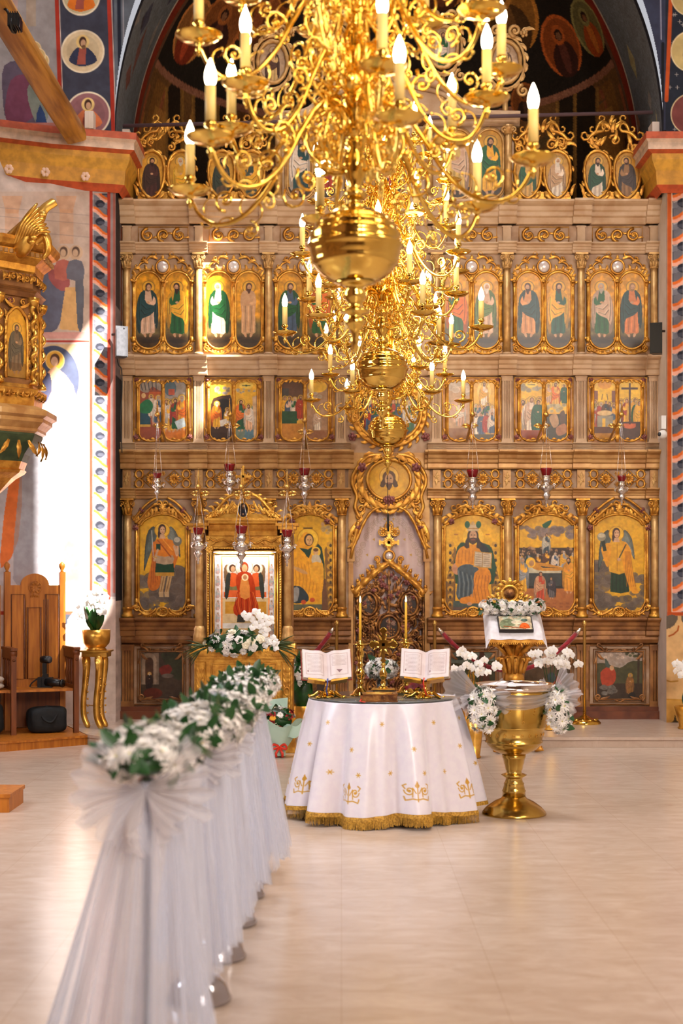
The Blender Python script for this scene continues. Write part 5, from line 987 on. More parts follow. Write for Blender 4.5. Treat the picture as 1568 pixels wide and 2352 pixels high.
# ------------------------------------------------ altar curtain behind the doors
c = Cv(800, 1150, 986, 1645, (222, 194, 186), 1.1)
for i in range(5):
    for q in (-1, 1):
        for k in range(11):
            t = k/10; u = .1+.86*t; x = 893+q*(88*u-10-i*1.5); y = niche_y(893+q*88*u)+14+i*.5
            if i == 0: c.ell(x, y+6, 6, 6, (176, 150, 120), ring=.8); c.ell(x, y+6, 2.5, 2.5, (176, 150, 120), ring=.8); c.line([(x-5, y+13), (x+4, y+17)], .8, (176, 150, 120))
            if i == 1 and k % 2: c.poly([(x-q*15-3, y+12), (x-q*15+3, y+9), (x-q*15+3, y+16)], (206, 160, 70))
for q in (-1, 1): 
    for k in range(4): c.ell(893+q*72, 1262+k*11, 5.5, 5.5, (190, 160, 124), ring=.8)
c.ell(858, 1300, 2, 2, (206, 160, 110)); c.ell(926, 1300, 2, 2, (206, 160, 110))
cur = c.build('altar_curtain', 'satin', lambda X, Y: ((X-CX)/K, Y0+(16+1.6*np.sin(X*.22))/K, EYE-(Y-HY)/K), lambda X, Y: (X > 802) & (X < 984))
tag(cur, 'pale pink altar curtain with printed scroll border hanging behind the royal doors', 'curtain')
# ------------------------------------------------ cresting on top of the screen
def crest(xc, s2, seed):
    b = MB(); r = random.Random(seed)
    for q in (-34, 34):
        P = smooth_path([(xc+q-30, 4, 400), (xc+q-26, 4, 368), (xc+q-10, 4, 350), (xc+q+10, 4, 350), (xc+q+26, 4, 366), (xc+q+30, 4, 400), (xc+q+22, 4, 436), (xc+q, 4, 456), (xc+q-22, 4, 436)], 4, True)
        b.tube(P, [3.4+(i % 2) for i in range(len(P))], 6, closed=True)
        for i in range(0, len(P), 3): p = P[i]; a = math.atan2(p.z-402, p.x-xc-q); b.leaf(p.x, p.z, a+1.1, 17, 5, 4, 1.4)
    for i in range(16):
        x = xc+r.uniform(-62, 62); y = 344-(1-abs(x-xc)/78)*r.uniform(4, 66)
        if i % 2: b.spiral(x, y, r.uniform(9, 14), 1.4, r.uniform(0, 6), 3.6, 3, r.choice([-1, 1]))
        else: b.leaf(x, y+8, -PI/2+r.uniform(-1, 1), r.uniform(24, 36), 7, 4, r.uniform(-2, 2))
    for q in (-1, 1):
        b.cscroll(xc+q*34, 322, 60, q*.5, -16, 4.5, 5); b.cscroll(xc+q*22, 296, 46, q*.9, -12, 4, 5); b.leaf(xc+q*6, 300, -PI/2+q*.3, 34, 7, 6, q*1.4); b.cscroll(xc+q*34, 460, 60, PI, -9, 4, 5)
        b.leaf(xc+q*6, 440, PI/2-q*.3, 26, 7, 6, -q*.9); b.leaf(xc+q*66, 450, -PI/2, 30, 6, 5, q*.8)
    b.leaf(xc, 306, -PI/2, 34, 8, 7, .6)
    b.box(xc-66, xc+66, -6, -2, 440, 472)
    fr = IB(b, 'crest', ['gilt'])
    for q, dta in zip((-34, 34), s2):
        x = xc+q; c = Cv(x-32, 348, x+32, 460, (206, 150, 50), 1.3); c.noise(16, .08); c.rect(x-32, 430, x+32, 460, (60, 44, 26)); figure(c, x, 364, 98, dta[0], dta[1], dta[2], dta[3], (226, 176, 80), dta[4], feet=False, u=12.5)
        c.build('painting', 'painting', IMa(1.5), lambda X, Y, x=x: (np.abs(X-x)/30.)**2.4+(np.abs(Y-403)/54.)**2.4 <= 1, fr)
D1 = (((70, 40, 36), (60, 40, 34), (40, 24, 18), 1, 1), ((196, 150, 60), YEL, (190, 180, 160), .8, -1)); D2 = (((90, 70, 50), (50, 60, 50), (60, 40, 30), 1, 1), ((60, 70, 60), YEL, (120, 90, 60), 1, -1))
crest(382, D1, 1); crest(543, D2, 2); crest(1245, (((206, 160, 80), (24, 84, 50), (190, 180, 160), .6, 1), (WHT, (190, 150, 110), (216, 206, 190), 1.3, 1)), 3); crest(1405, ((WHT, (30, 74, 50), (56, 34, 24), 1, 1), ((150, 110, 70), (70, 60, 60), (60, 34, 30), .3, -1)), 4)
# raised centre of the cresting
b = MB()
for x0, x1 in ((640, 830), (960, 1180)): b.box(x0, x1, -6, 0, 290, 470)
b.box(830, 960, -6, 0, 240, 470); b.prism_x([(-6, 262), (-6, 292), (8, 292), (10, 282), (20, 276), (22, 262)], 628, 800); b.prism_x([(-6, 262), (-6, 292), (8, 292), (10, 282), (20, 276), (22, 262)], 985, 1192)
P = smooth_path([(628, 14, 268), (700, 14, 262), (740, 14, 232), (780, 14, 200), (893, 14, 182), (1006, 14, 200), (1050, 14, 232), (1090, 14, 262), (1190, 14, 268)], 5); b.tube(P, 9, 7); b.tube([(p.x, 8, p.z+14) for p in P], 6, 6)
b.prism([(740, 262), (760, 225), (800, 200), (893, 188), (986, 200), (1026, 225), (1046, 262)], -6, 2)
IB(b, 'central_pediment', ['beige'])
for x in (640, 800, 985, 1166):
    b = MB(); b.lathe([(8, 312), (9, 455)], 16, (x, 10), 0, .14); b.lathe([(14, 292), (12, 300), (9, 312)], 12, (x, 10)); b.lathe([(9, 452), (13, 460), (13, 470)], 12, (x, 10))
    for q in (-1, 1): b.spiral(x+q*10, 302, 7, 1.3, PI/2, 2.4, 18, -q)
    IB(b, 'column', ['gilt_soft'])
for x, dta in ((690, (TEAL, WHT, (80, 60, 40), .6, 1)), (748, (RED, YEL, (80, 60, 40), .6, 1)), (893, (RED, BLU, (80, 50, 30), .6, 1)), (1050, ((206, 170, 90), PINKW, (200, 190, 170), 1, -1)), (1124, (YEL, (20, 90, 50), (50, 32, 22), .7, 1))):
    b = MB(); b.tube(stad_path(x, 31, 298, 458, 5), 3, 6, closed=True); b.tube(stad_path(x, 35, 294, 462, 3), 2, 5, closed=True)
    for q in (-1, 1): b.leaf(x, 292, -PI/2+q*.9, 20, 5, 6, q); b.leaf(x+q*26, 456, PI/2, 14, 5, 4, q)
    fr = IB(b, 'icon_frame', 'gilt_soft'); c = Cv(x-32, 296, x+32, 462, (206, 150, 44), 1.2); c.rect(x-32, 430, x+32, 462, (60, 44, 26)); c.noise(16, .08); figure(c, x, 318, 130, dta[0], dta[1], dta[2], dta[3], (226, 176, 70), dta[4]); c.build('painting', 'painting', IMa(2), stad(x, 30, 298, 458), fr)
def oval_crest(xc, yc, seed, dta):
    b = MB(); r = random.Random(seed); b.ring(xc, yc, 34, 48, 4.5, 6, 0, 26, 1); b.ring(xc, yc, 44, 60, 3.5, 4, 0, 26)
    for i in range(16): a = i*PI/8; b.leaf(xc+42*math.cos(a), yc+58*math.sin(a), a+.8, 26, 7, 5, 1.6); 
    for q in (-1, 1): b.spiral(xc+q*22, yc-72, 15, 1.5, PI/2, 5, 6, q); b.spiral(xc+q*40, yc+66, 14, 1.4, -PI/2, 4.6, 6, -q); b.leaf(xc+q*34, yc-64, -PI/2+q*.6, 40, 8, 6, q*1.6)
    b.rose(xc+42, yc-66, 10, 8, 0); b.tube([(xc, -2, yc+58), (xc, -2, 250 if 700 < xc < 1090 else 285)], 7, 6); fr = IB(b, 'oval_crest', ['gilt_soft']); c = Cv(xc-36, yc-50, xc+36, yc+50, (190, 160, 130), 1.1); c.noise(14, .08); figure(c, xc, yc-34, 84, dta[0], dta[1], dta[2], .8, (206, 170, 120), 1, feet=False); c.build('painting', 'painting', IMa(2), lambda X, Y: ((X-xc)/33.)**2+((Y-yc)/47.)**2 <= 1, fr)
oval_crest(1160, 145, 1, ((206, 170, 110), (120, 90, 70), (190, 180, 170))); oval_crest(626, 145, 2, ((206, 170, 110), (90, 60, 50), (190, 180, 170))); oval_crest(770, 110, 3, (GRN, WHT, (90, 60, 40))); oval_crest(1016, 110, 4, (GRN, WHT, (90, 60, 40)))
# ================================================================ CHANDELIERS
TIERS = [(.30, .77, 42), (.56, .58, 40), (.82, .68, 17), (1.10, .50, 50), (1.38, .58, 20), (1.68, .38, 0)]
def arm_mesh(R, name):
    b = MB(); k = R/.77
    P = smooth_path([(.045, 0, .20), (.10*k, 0, .30), (.20*k, 0, .27), (.30*k, 0, .14), (.40*k, 0, -.02), (.52*k, 0, -.13), (.64*k, 0, -.155), (.72*k, 0, -.11), (.765*k, 0, -.035)], 4)
    b.tube(P, [.014-.005*i/len(P) for i in range(len(P))], 6)
    b.spiral(.16*k, .14, .075*k, 1.5, PI*.55, .010, 0, 1, n=16); b.spiral(.40*k, .10, .07*k, 1.5, -PI*.5, .009, 0, -1, n=16); b.spiral(.60*k, -.05, .052*k, 1.4, -PI/2, .008, 0, 1, n=14); b.spiral(.27*k, -.06, .06*k, 1.4, PI*.2, .008, 0, -1, n=14)
    b.spiral(.48*k, -.19, .04*k, 1.3, PI/2, .007, 0, 1, n=12)
    for x, z, a, L, cu in ((.30, .15, .9, .12, 1.8), (.36, .04, 2.3, .12, -2), (.52, -.12, 1.1, .13, 2.2), (.56, -.14, .6, .10, -2), (.66, -.15, -1.0, .07, 2.5), (.70, -.10, 1.2, .09, 2), (.22, .26, .9, .12, -2.2), (.44, -.08, -2.2, .10, 2), (.12, .29, 1.6, .1, -2)):
        Q = []; xx, zz, aa = x*k, z, a
        for i in range(9): Q.append((xx, 0, zz)); xx += math.cos(aa)*L/8; zz += math.sin(aa)*L/8; aa += cu/8
        b.tube(Q, [.007*(1-.7*i/8) for i in range(9)], 4); b.ball(Q[-1], .008, 5, 4)
    b.lathe([(.004, -.075), (.012, -.055), (.016, -.045), (.008, -.035), (.02, -.02), (.03, -.012)], 10, (R, 0))
    o = b.build(name, 'brass', link=False); return o.data
def lath(name, prof, m, n=16, link=False): b = MB(); b.lathe(prof, n); return b.build(name, m, link=link).data
PAN = lath('drip_pan', [(.012, -.02), (.03, -.016), (.07, -.008), (.096, .010), (.098, .013), (.07, .0), (.02, -.004), (.014, .008), (.026, .018), (.028, .028), (.014, .038), (.014, .046), (.026, .056), (.024, .066), (.020, .074)], 'brass', 18)
SLV = lath('candle_sleeve', [(.0205, .072), (.0205, .212), (.012, .214)], 'candle_sleeve', 12)
BLB = lath('candle_bulb', [(.012, .212), (.020, .224), (.0235, .245), (.021, .268), (.013, .292), (.005, .312), (.001, .320)], 'bulb', 12)
ARMS = [arm_mesh(R, 'arm') for z, R, a in TIERS]
def chandelier(loc, s, ntier, label, drop, skew=0):
    root = thing('chandelier', label, 'chandelier', loc, 'brass chandeliers hung down the nave', local=True); root.scale = (s, s, s)
    ball = MB(); pr = []
    for i in range(41):
        t = PI*(i/40); r = .198*math.sin(t)**.85; z = -.165*math.cos(t)
        for zz in (-.075, .0, .045, .085, .12):
            if abs(z-zz) < .006: r *= 1.05 if zz != 0 else 1.08
        if -.01 < z < .06: r = max(r, .196)
        pr.append((max(r, .03), z))
    ball.lathe(pr, 40); ball.lathe([(.002, -.455), (.010, -.44), (.020, -.40), (.014, -.375), (.028, -.35), (.040, -.335), (.048, -.32), (.03, -.305), (.03, -.29), (.062, -.283), (.062, -.272), (.028, -.265), (.03, -.24), (.045, -.225), (.05, -.20), (.035, -.18), (.055, -.165), (.09, -.155)], 20)
    o = ball.build('ball', 'brass', root); H = TIERS[ntier-1][0]+.35; st = MB(); prof = [(.05, .15), (.06, .17), (.03, .185), (.026, .20)]
    z = .2
    while z < H:
        prof += [(.034, z), (.05, z+.015), (.052, z+.03), (.03, z+.045), (.028, z+.06), (.048, z+.10), (.06, z+.14), (.05, z+.18), (.03, z+.22), (.05, z+.235), (.045, z+.25), (.03, z+.26)]; z += .27
    st.lathe(prof, 24, flute=.1); st.lathe([(.012, H), (.012, H+.1)], 8); st.build('stem', 'brass', root)
    rod = MB(); rod.lathe([(.011, H), (.011, H+drop)], 8); rod.build('suspension_rod', 'iron', root)
    for ti in range(ntier):
        z, R, a0 = TIERS[ti]
        for k in range(6):
            a = math.radians(a0+60*k+skew)
            arm = bpy.data.objects.new('arm', ARMS[ti]); COL.objects.link(arm); arm.parent = root; arm.location = (0, 0, z); arm.rotation_euler = (0, 0, a)
            for nm, me in (('drip_pan', PAN), ('candle_sleeve', SLV), ('candle_bulb', BLB)):
                q = bpy.data.objects.new(nm, me); COL.objects.link(q); q.parent = arm; q.location = (R, 0, 0)
    # scrolled ornaments close round the stem
    b = MB(); b.spiral(.13, .06, .06, 1.5, 1.2, .009, 0, 1, n=16); b.spiral(.16, -.06, .05, 1.5, -1.2, .008, 0, -1, n=16); b.tube(smooth_path([(.03, 0, .1), (.10, 0, .14), (.19, 0, .08), (.21, 0, -.02), (.14, 0, -.1), (.05, 0, -.12)], 4), .008, 5); b.leaf(.19, .06, .7, .09, .018, 0, 1.4, lift=.01); b.ball((.225, 0, -.03), .014, 7, 5)
    me = b.build('scroll_ornament', 'brass', link=False).data
    for ti in range(ntier):
        for k in range(8):
            q = bpy.data.objects.new('scroll_ornament', me); COL.objects.link(q); q.parent = root; q.location = (0, 0, TIERS[ti][0]+.14); q.rotation_euler = (0, 0, math.radians(45*k+ti*20+10))
    b = MB(); b.ball((.14, 0, 0), .048, 12, 9); b.tube([(.02, 0, 0), (.1, 0, 0)], .012, 6); b.ball((.20, 0, 0), .014, 6, 5); me = b.build('side_ball', 'brass', link=False).data
    for k in range(3):
        q = bpy.data.objects.new('side_ball', me); COL.objects.link(q); q.parent = root; q.location = (0, 0, .66); q.rotation_euler = (0, 0, math.radians(-98+k*120))
    return root
ch = chandelier((.058, 6.1, 2.99), 1.0, 5, 'brass chandelier nearest the viewer, with the largest ball above the draped round table', 5.5)
chandelier((.315, 11.07, 3.2), 1.0, 6, 'middle brass chandelier, its ball just right of the nearest chandelier spike', 5, 9)
c3 = chandelier((.434, 13.4, 2.97), .93, 5, 'farthest and lowest brass chandelier, hanging right in front of the altar screen', 5, 20)
b = MB(); b.tube([(0, 0, -.455), (.003, 0, -.84)], .0035, 5); b.tube([(.003, 0, -.84), (.006, -.01, -1.02)], .012, 6)
q = b.build('pull_cord', 'black_plastic'); q.parent = c3
for x, y, z, e in ((.058, 6.1, 3.75, 9), (.3, 11.07, 4.1, 26), (.43, 13.4, 3.9, 30)): point('chandelier_glow', (x+.22, y-.3, z), e, .25)

# ================================================================ HANGING OIL LAMPS
def oil_lamp(px, py, Y, s, wy, wY, label, group, lit=True):
    x, y, z = at(px, py, Y); r = thing('hanging_oil_lamp', label, 'oil lamp', (x, y, z), group, local=True)
    b = MB(); b.lathe([(.028*s, -.03*s), (.042*s, -.02*s), (.055*s, .03*s), (.057*s, .045*s), (.052*s, .045*s), (.045*s, 0)], 18); b.build('glass_cup', 'red_glass', r)
    b = MB(); b.lathe([(q*s, w*s) for q, w in ((.002, -.33), (.012, -.32), (.006, -.30), (.02, -.285), (.012, -.265), (.03, -.24), (.045, -.215), (.028, -.195), (.04, -.18), (.07, -.16), (.078, -.14), (.055, -.115), (.03, -.10), (.04, -.085), (.05, -.065), (.035, -.05), (.04, -.035), (.044, -.028))], 16, flute=.12)
    for k in range(3):
        a = k*2*PI/3+.4; b.spiral(.085*s*math.cos(a), -.12*s, .02*s, 1.2, 0, .005*s, .085*s*math.sin(a)); b.ball((.085*s*math.cos(a), .085*s*math.sin(a), -.14*s), .014*s, 6, 5)
    b.build('silver_body', 'silver', r); bx, by, bz = at(px, wy, Y)
    top = bz-z; b = MB()
    for k in range(3):
        a = k*2*PI/3+.4; b.tube([(.085*s*math.cos(a), .085*s*math.sin(a), -.12*s), (.06*s*math.cos(a), .06*s*math.sin(a), .08*s), (0, 0, top-.02)], .0022, 4)
    b.build('chain', 'silver', r); wz = at(px, wy, Y)[2]-.30*(wY-Y)
    b = MB(); b.tube([(0, wY-Y, wz-z), (0, 0, top)], [.014, .009], 7); b.lathe([(.02, top-.02), (.03, top), (.012, top+.03), (.004, top+.13), (.001, top+.16)], 8)
    m = .42; yy = (wY-Y)*m; zz = top+(wz-z-top)*m
    for q in (-1, 1): b.leaf(0, zz, PI/2+q*.9, .10, .022, yy, q*1.6, lift=-.02); b.leaf(0, zz, -PI/2+q*1.1, .08, .018, yy, q*1.2, lift=-.02)
    b.build('bracket', 'stand_gold', r)
    if lit: b = MB(); b.lathe([(.001, .0), (.007*s, .012*s), (.005*s, .025*s), (.0005, .042*s)], 8); b.build('flame', 'flame', r)
G1 = 'red glass oil lamps hung before the altar screen'
NMS = ['before the icon of the winged archangel in tunic at far left', 'above the gold canopy of the icon stand', 'before the icon of the mother and child', 'before the icon of the enthroned crowned figure', 'before the crowded burial icon right of centre', 'before the archangel icon at far right']
for (px, py, s, wy), nm in zip(((361, 1094, .74, 952), (527, 1076, 1, 952), (699, 1086, 1, 966), (1085, 1090, 1.05, 952), (1254, 1086, 1.05, 952), (1427, 1101, .8, 952)), NMS):
    oil_lamp(px, py, 14.3, s, wy, 15.0, 'silver oil lamp hanging '+nm, G1)
for (px, py, s), nm in zip(((455, 1222, .86), (554, 1219, .98), (659, 1227, .86)), ('left', 'middle', 'right')):
    oil_lamp(px, py, 12.45, s, 1118, 12.88, '%s of the three silver oil lamps with red cups hanging on the icon stand canopy' % nm, 'red glass oil lamps hung on the icon stand')
# ================================================================ flower parts
def petal(b, c, a, el, L, w, m, cup=.3, n=4):
    d = Vector((math.cos(a)*math.cos(el), math.sin(a)*math.cos(el), math.sin(el))); sd = Vector((-math.sin(a), math.cos(a), 0)); up = d.cross(sd)*-1; V = []
    for i in range(n+1):
        t = i/n; ww = w*math.sin(PI*(t*.82+.12)); p = Vector(c)+d*(L*t)+up*(cup*L*t*t)
        V += [p-sd*ww, p-up*ww*.25, p+sd*ww]
    b.add(V, [(i*3+k, i*3+k+1, i*3+k+4, i*3+k+3) for i in range(n) for k in range(2)], m)
def mum_mesh(r, m='petal_white', seed=0, name='chrysanthemum'):
    b = MB(); q = random.Random(seed); b.ball((0, 0, .05*r), r*.16, 6, 4, m=1)
    for L, el, n in ((1, .02, 13), (.95, .3, 12), (.82, .62, 11), (.62, .95, 8)):
        for k in range(n): petal(b, (0, 0, 0), 2*PI*k/n+q.uniform(-.2, .2), el+q.uniform(-.12, .12), r*L*q.uniform(.88, 1.05), r*.13, 0, .22, 3)
    return b.build(name, [m, 'flower_heart'], link=False).data
def rose_mesh(r, m, name='rose'):
    b = MB()
    for j, (n, el, L) in enumerate(((5, .35, 1), (5, .8, .85), (4, 1.15, .65), (3, 1.35, .5))):
        for k in range(n): petal(b, (0, 0, 0), 2*PI*k/n+j*.7, el, r*L, r*.55*(1-.12*j), 0, .35, 4)
    b.ball((0, 0, r*.3), r*.28, 6, 5); return b.build(name, [m], link=False).data
def orchid_mesh(r, name='orchid_bloom'):
    b = MB()
    for a, w in ((PI/2, .42), (PI/2+2*PI/3*1.08, .36), (PI/2-2*PI/3*1.08, .36)): petal(b, (0, 0, 0), a, .12, r, r*w*.8, 0, .15, 4)
    for a in (.12, PI-.12): petal(b, (0, 0, .004), a, .15, r*1.05, r*.62, 0, .12, 4)
    b.ball((0, -r*.12, r*.12), r*.16, 6, 5, m=1); petal(b, (0, 0, .006), -PI/2, .5, r*.45, r*.16, 0, .3, 3)
    return b.build(name, ['petal_white', 'petal_cream'], link=False).data
def leaf_mesh(L, w, m='leaf', name='leaf', cup=-.25):
    b = MB(); petal(b, (0, 0, 0), 0, .1, L, w, 0, cup, 6); return b.build(name, [m], link=False).data
MUM = [mum_mesh(1, 'petal_white', i) for i in range(3)]; LEAF = leaf_mesh(1, .3); ORCH = orchid_mesh(1); ROSE_W = rose_mesh(1, 'petal_white'); ROSE_C = rose_mesh(1, 'petal_cream'); ROSE_Y = rose_mesh(1, 'petal_yellow'); ROSE_R = rose_mesh(1, 'petal_red')
def inst(name, me, parent, loc, nrm, s, spin=None):
    o = bpy.data.objects.new(name, me); COL.objects.link(o); o.parent = parent; o.location = loc; o.scale = (s, s, s)
    o.rotation_mode = 'QUATERNION'; o.rotation_quaternion = Vector(nrm).to_track_quat('Z', 'Y') @ Vector((0, 0, 1)).rotation_difference(Vector((0, 0, 1)))
    from mathutils import Quaternion
    o.rotation_quaternion = Vector(nrm).to_track_quat('Z', 'Y') @ Quaternion((0, 0, 1), random.uniform(0, 6.28) if spin is None else spin); return o
def bunch(root, c, rad, n, s, nleaf, ls, seed, front=(0, -1, .6), bias=.35, meshes=None, lname='leaf'):
    q = random.Random(seed); c = Vector(c); pts = []
    tries = 0
    while len(pts) < n and tries < 4000:
        tries += 1; d = Vector((q.gauss(0, 1), q.gauss(0, 1), q.gauss(0, 1))).normalized()
        if d.dot(Vector(front).normalized()) < -bias: continue
        p = Vector((d.x*rad[0], d.y*rad[1], d.z*rad[2]))
        if any((p-o).length < s*.95 for o in pts) and tries < 3000: continue
        pts.append(p); mm, nm = (meshes[len(pts) % len(meshes)] if meshes else (MUM[len(pts) % 3], 'chrysanthemum'))
        inst(nm, mm, root, c+p, Vector((d.x/rad[0], d.y/rad[1], d.z/rad[2])), s*q.uniform(.85, 1.12))
    for i in range(nleaf):
        d = Vector((q.gauss(0, 1), q.gauss(0, 1), q.gauss(0, 1))).normalized()
        if d.dot(Vector(front).normalized()) < -bias: d = -d
        p = Vector((d.x*rad[0], d.y*rad[1], d.z*rad[2]))*1.0; inst(lname, LEAF, root, c+p, (d+Vector((q.uniform(-.8, .8), q.uniform(-.8, .8), q.uniform(-.5, .5)))), ls*q.uniform(.8, 1.2))
def core(root, c, rad, m='leaf'):
    b = MB(); b.ball(c, 1, 12, 8, rad); return b.build('foliage', m, root)

# ================================================================ ICON STAND (proskynetarion)
KP = F/12.85
def PM(p): return ((p[0]-CX)/KP, 12.85-p[1]/KP, EYE-(p[2]-HY)/KP)
ps = thing('icon_stand', 'tall gilded wooden icon stand with columns and canopy, holding a silver-edged icon', 'icon stand', PM((559, 0, 1729)))
def PB(b, n, m, parent=None): return b.build(n, m, parent or ps, PM)
b = MB(); b.box(446, 672, -96, 0, 1512, 1706); b.box(440, 678, -100, 5, 1694, 1708); b.box(436, 682, -100, 8, 1495, 1506); b.box(442, 676, -98, 4, 1506, 1513); b.prism_x([(-96, 1478), (0, 1478), (6, 1486), (8, 1495), (-98, 1495)], 440, 678)
for q in (443, 655): b.box(q, q+22, -20, 4, 1706, 1729); b.box(q, q+22, -96, -76, 1706, 1729)
PB(b, 'base_cabinet', 'gilt_bright' if False else 'gilt')
for x0, x1 in ((446, 473), (645, 672)):
    b = MB(); b.tube([(x0+2, 2, 1520), (x1-2, 2, 1520), (x1-2, 2, 1690), (x0+2, 2, 1690)], 2, 4, closed=True); xc = (x0+x1)/2
    for i in range(9): 
        for q in (-1, 1): b.leaf(xc+q*1.5, 1545+i*13+(8 if i > 4 else 0), -PI/2+q*.75, 15, 3.2, 2, -q*.9)
    b.ring(xc, 1588, 6, 9, 2, 3); PB(b, 'carved_pilaster', 'gilt')
b = MB(); b.tube([(486, 2, 1524), (634, 2, 1524), (634, 2, 1688), (486, 2, 1688)], 2.2, 4, closed=True)
for q in (-1, 1):
    for a in (-1, 1): b.spiral(560+q*50, 1606+a*44, 14, 1.5, PI/2*a, 3, 2, q*a); b.leaf(560+q*54, 1606+a*30, -a*PI/2, 30, 5, 2, q*a*1.2); b.leaf(560+q*40, 1606+a*54, (PI if q > 0 else 0), 26, 4.5, 2, q*a*.8)
b.flower(560, 1606, 22, 3); PB(b, 'door_panel', 'gilt')
for x in (457, 660):
    b = MB(); b.lathe([(8.5, 1228), (9.5, 1300), (9.5, 1440)], 20, (x, -10), 0, .14); b.lathe([(13, 1222), (10, 1232), (8.5, 1236)], 14, (x, -10)); b.lathe([(10, 1438), (13, 1446), (12, 1452), (15, 1462), (15, 1478)], 14, (x, -10)); PB(b, 'column', 'gilt_soft')
b = MB(); b.box(446, 672, -70, -52, 1200, 1480); PB(b, 'back_board', 'brown_gold')
b = MB()
for x in (455, 659): b.box(x-26, x+26, -66, 12, 1202, 1208); b.box(x-21, x+21, -60, 8, 1208, 1216); b.box(x-16, x+16, -56, 5, 1216, 1224)
b.prism_x([(-66, 1196), (4, 1196), (6, 1202), (0, 1206), (-2, 1214), (-8, 1220), (-10, 1230), (-66, 1230)], 478, 636); b.box(470, 646, -66, 7, 1190, 1196); b.box(470, 646, -66, -14, 1230, 1256)
for q in (-1, 1):
    P = smooth_path([(558+q*14, -10, 1240), (558+q*30, -10, 1248), (558+q*48, -10, 1238), (558+q*64, -10, 1244), (558+q*78, -10, 1236)], 4); b.tube(P, 2, 5)
    for i, p in enumerate(P[::2]): b.leaf(p.x, p.z, (0 if q > 0 else PI)+(.6 if i % 2 else -.6), 13, 3, -11, 0)
PB(b, 'entablature', 'gilt')
b = MB()
for q in (-1, 1):
    b.tube(smooth_path([(558+q*86, -6, 1186), (558+q*66, -4, 1176), (558+q*40, -2, 1146), (558+q*18, 0, 1134), (558, 0, 1132)], 4), 4, 6)
    for i in range(5): b.leaf(558+q*(24+12*i), 1150+8*i, PI/2-q*(.2+.1*i), 30-3*i, 5, 1, -q*.8); b.leaf(558+q*(30+12*i), 1142+9*i, -PI/2+q*.7, 16, 4, 1, q*1.2); b.spiral(558+q*(22+13*i), 1164+4.5*i, 7, 1.3, 1, 2, 0, q)
    b.flower(558+q*64, 1180, 10, 2); b.flower(558+q*12, 1142, 8, 2)
b.ring(558, 1172, 13, 18, 2.6, 3); b.leaf(558, 1148, -PI/2, 20, 6, 4, 0); b.box(486, 632, -14, -8, 1180, 1190)
pd = PB(b, 'pediment', 'gilt_bright'); c = Cv(545, 1154, 571, 1190, (26, 26, 30), 1.5); figure(c, 558, 1158, 60, (40, 40, 50), (60, 50, 50), (90, 60, 40), 1, (60, 60, 60), feet=False, u=8); c.build('portrait', 'print', lambda X, Y: ((X-CX)/KP, 12.85-2/KP, EYE-(Y-HY)/KP), lambda X, Y: ((X-558)/12)**2+((Y-1172)/17)**2 <= 1, pd)
b = MB(); b.box(555.5, 560.5, -4, 0, 1072, 1134); b.box(543, 575, -4, 0, 1092, 1097)
for x, y in ((558, 1073), (543, 1094.5), (574, 1094.5)): b.ball((x, -2, y), 4, 7, 5, (1, .5, 1))
PB(b, 'cross', 'gilt_bright')
b = MB()
for w, d, r in ((0, -8, 4), (7, -12, 3), (13, -16, 3)): b.tube([(476+w, d, 1258+w), (644-w, d, 1258+w), (644-w, d, 1474), (476+w, d, 1474)], r, 4, closed=True)
for i in range(28): b.ball((480+i*5.8, -4, 1259), 2.2, 5, 4)
for i in range(36):
    for x in (477, 643): b.ball((x, -4, 1262+i*5.9), 2.2, 5, 4)
for x in (480, 640): b.flower(x, 1262, 10, -2); 
PB(b, 'icon_frame', 'gilt_bright')
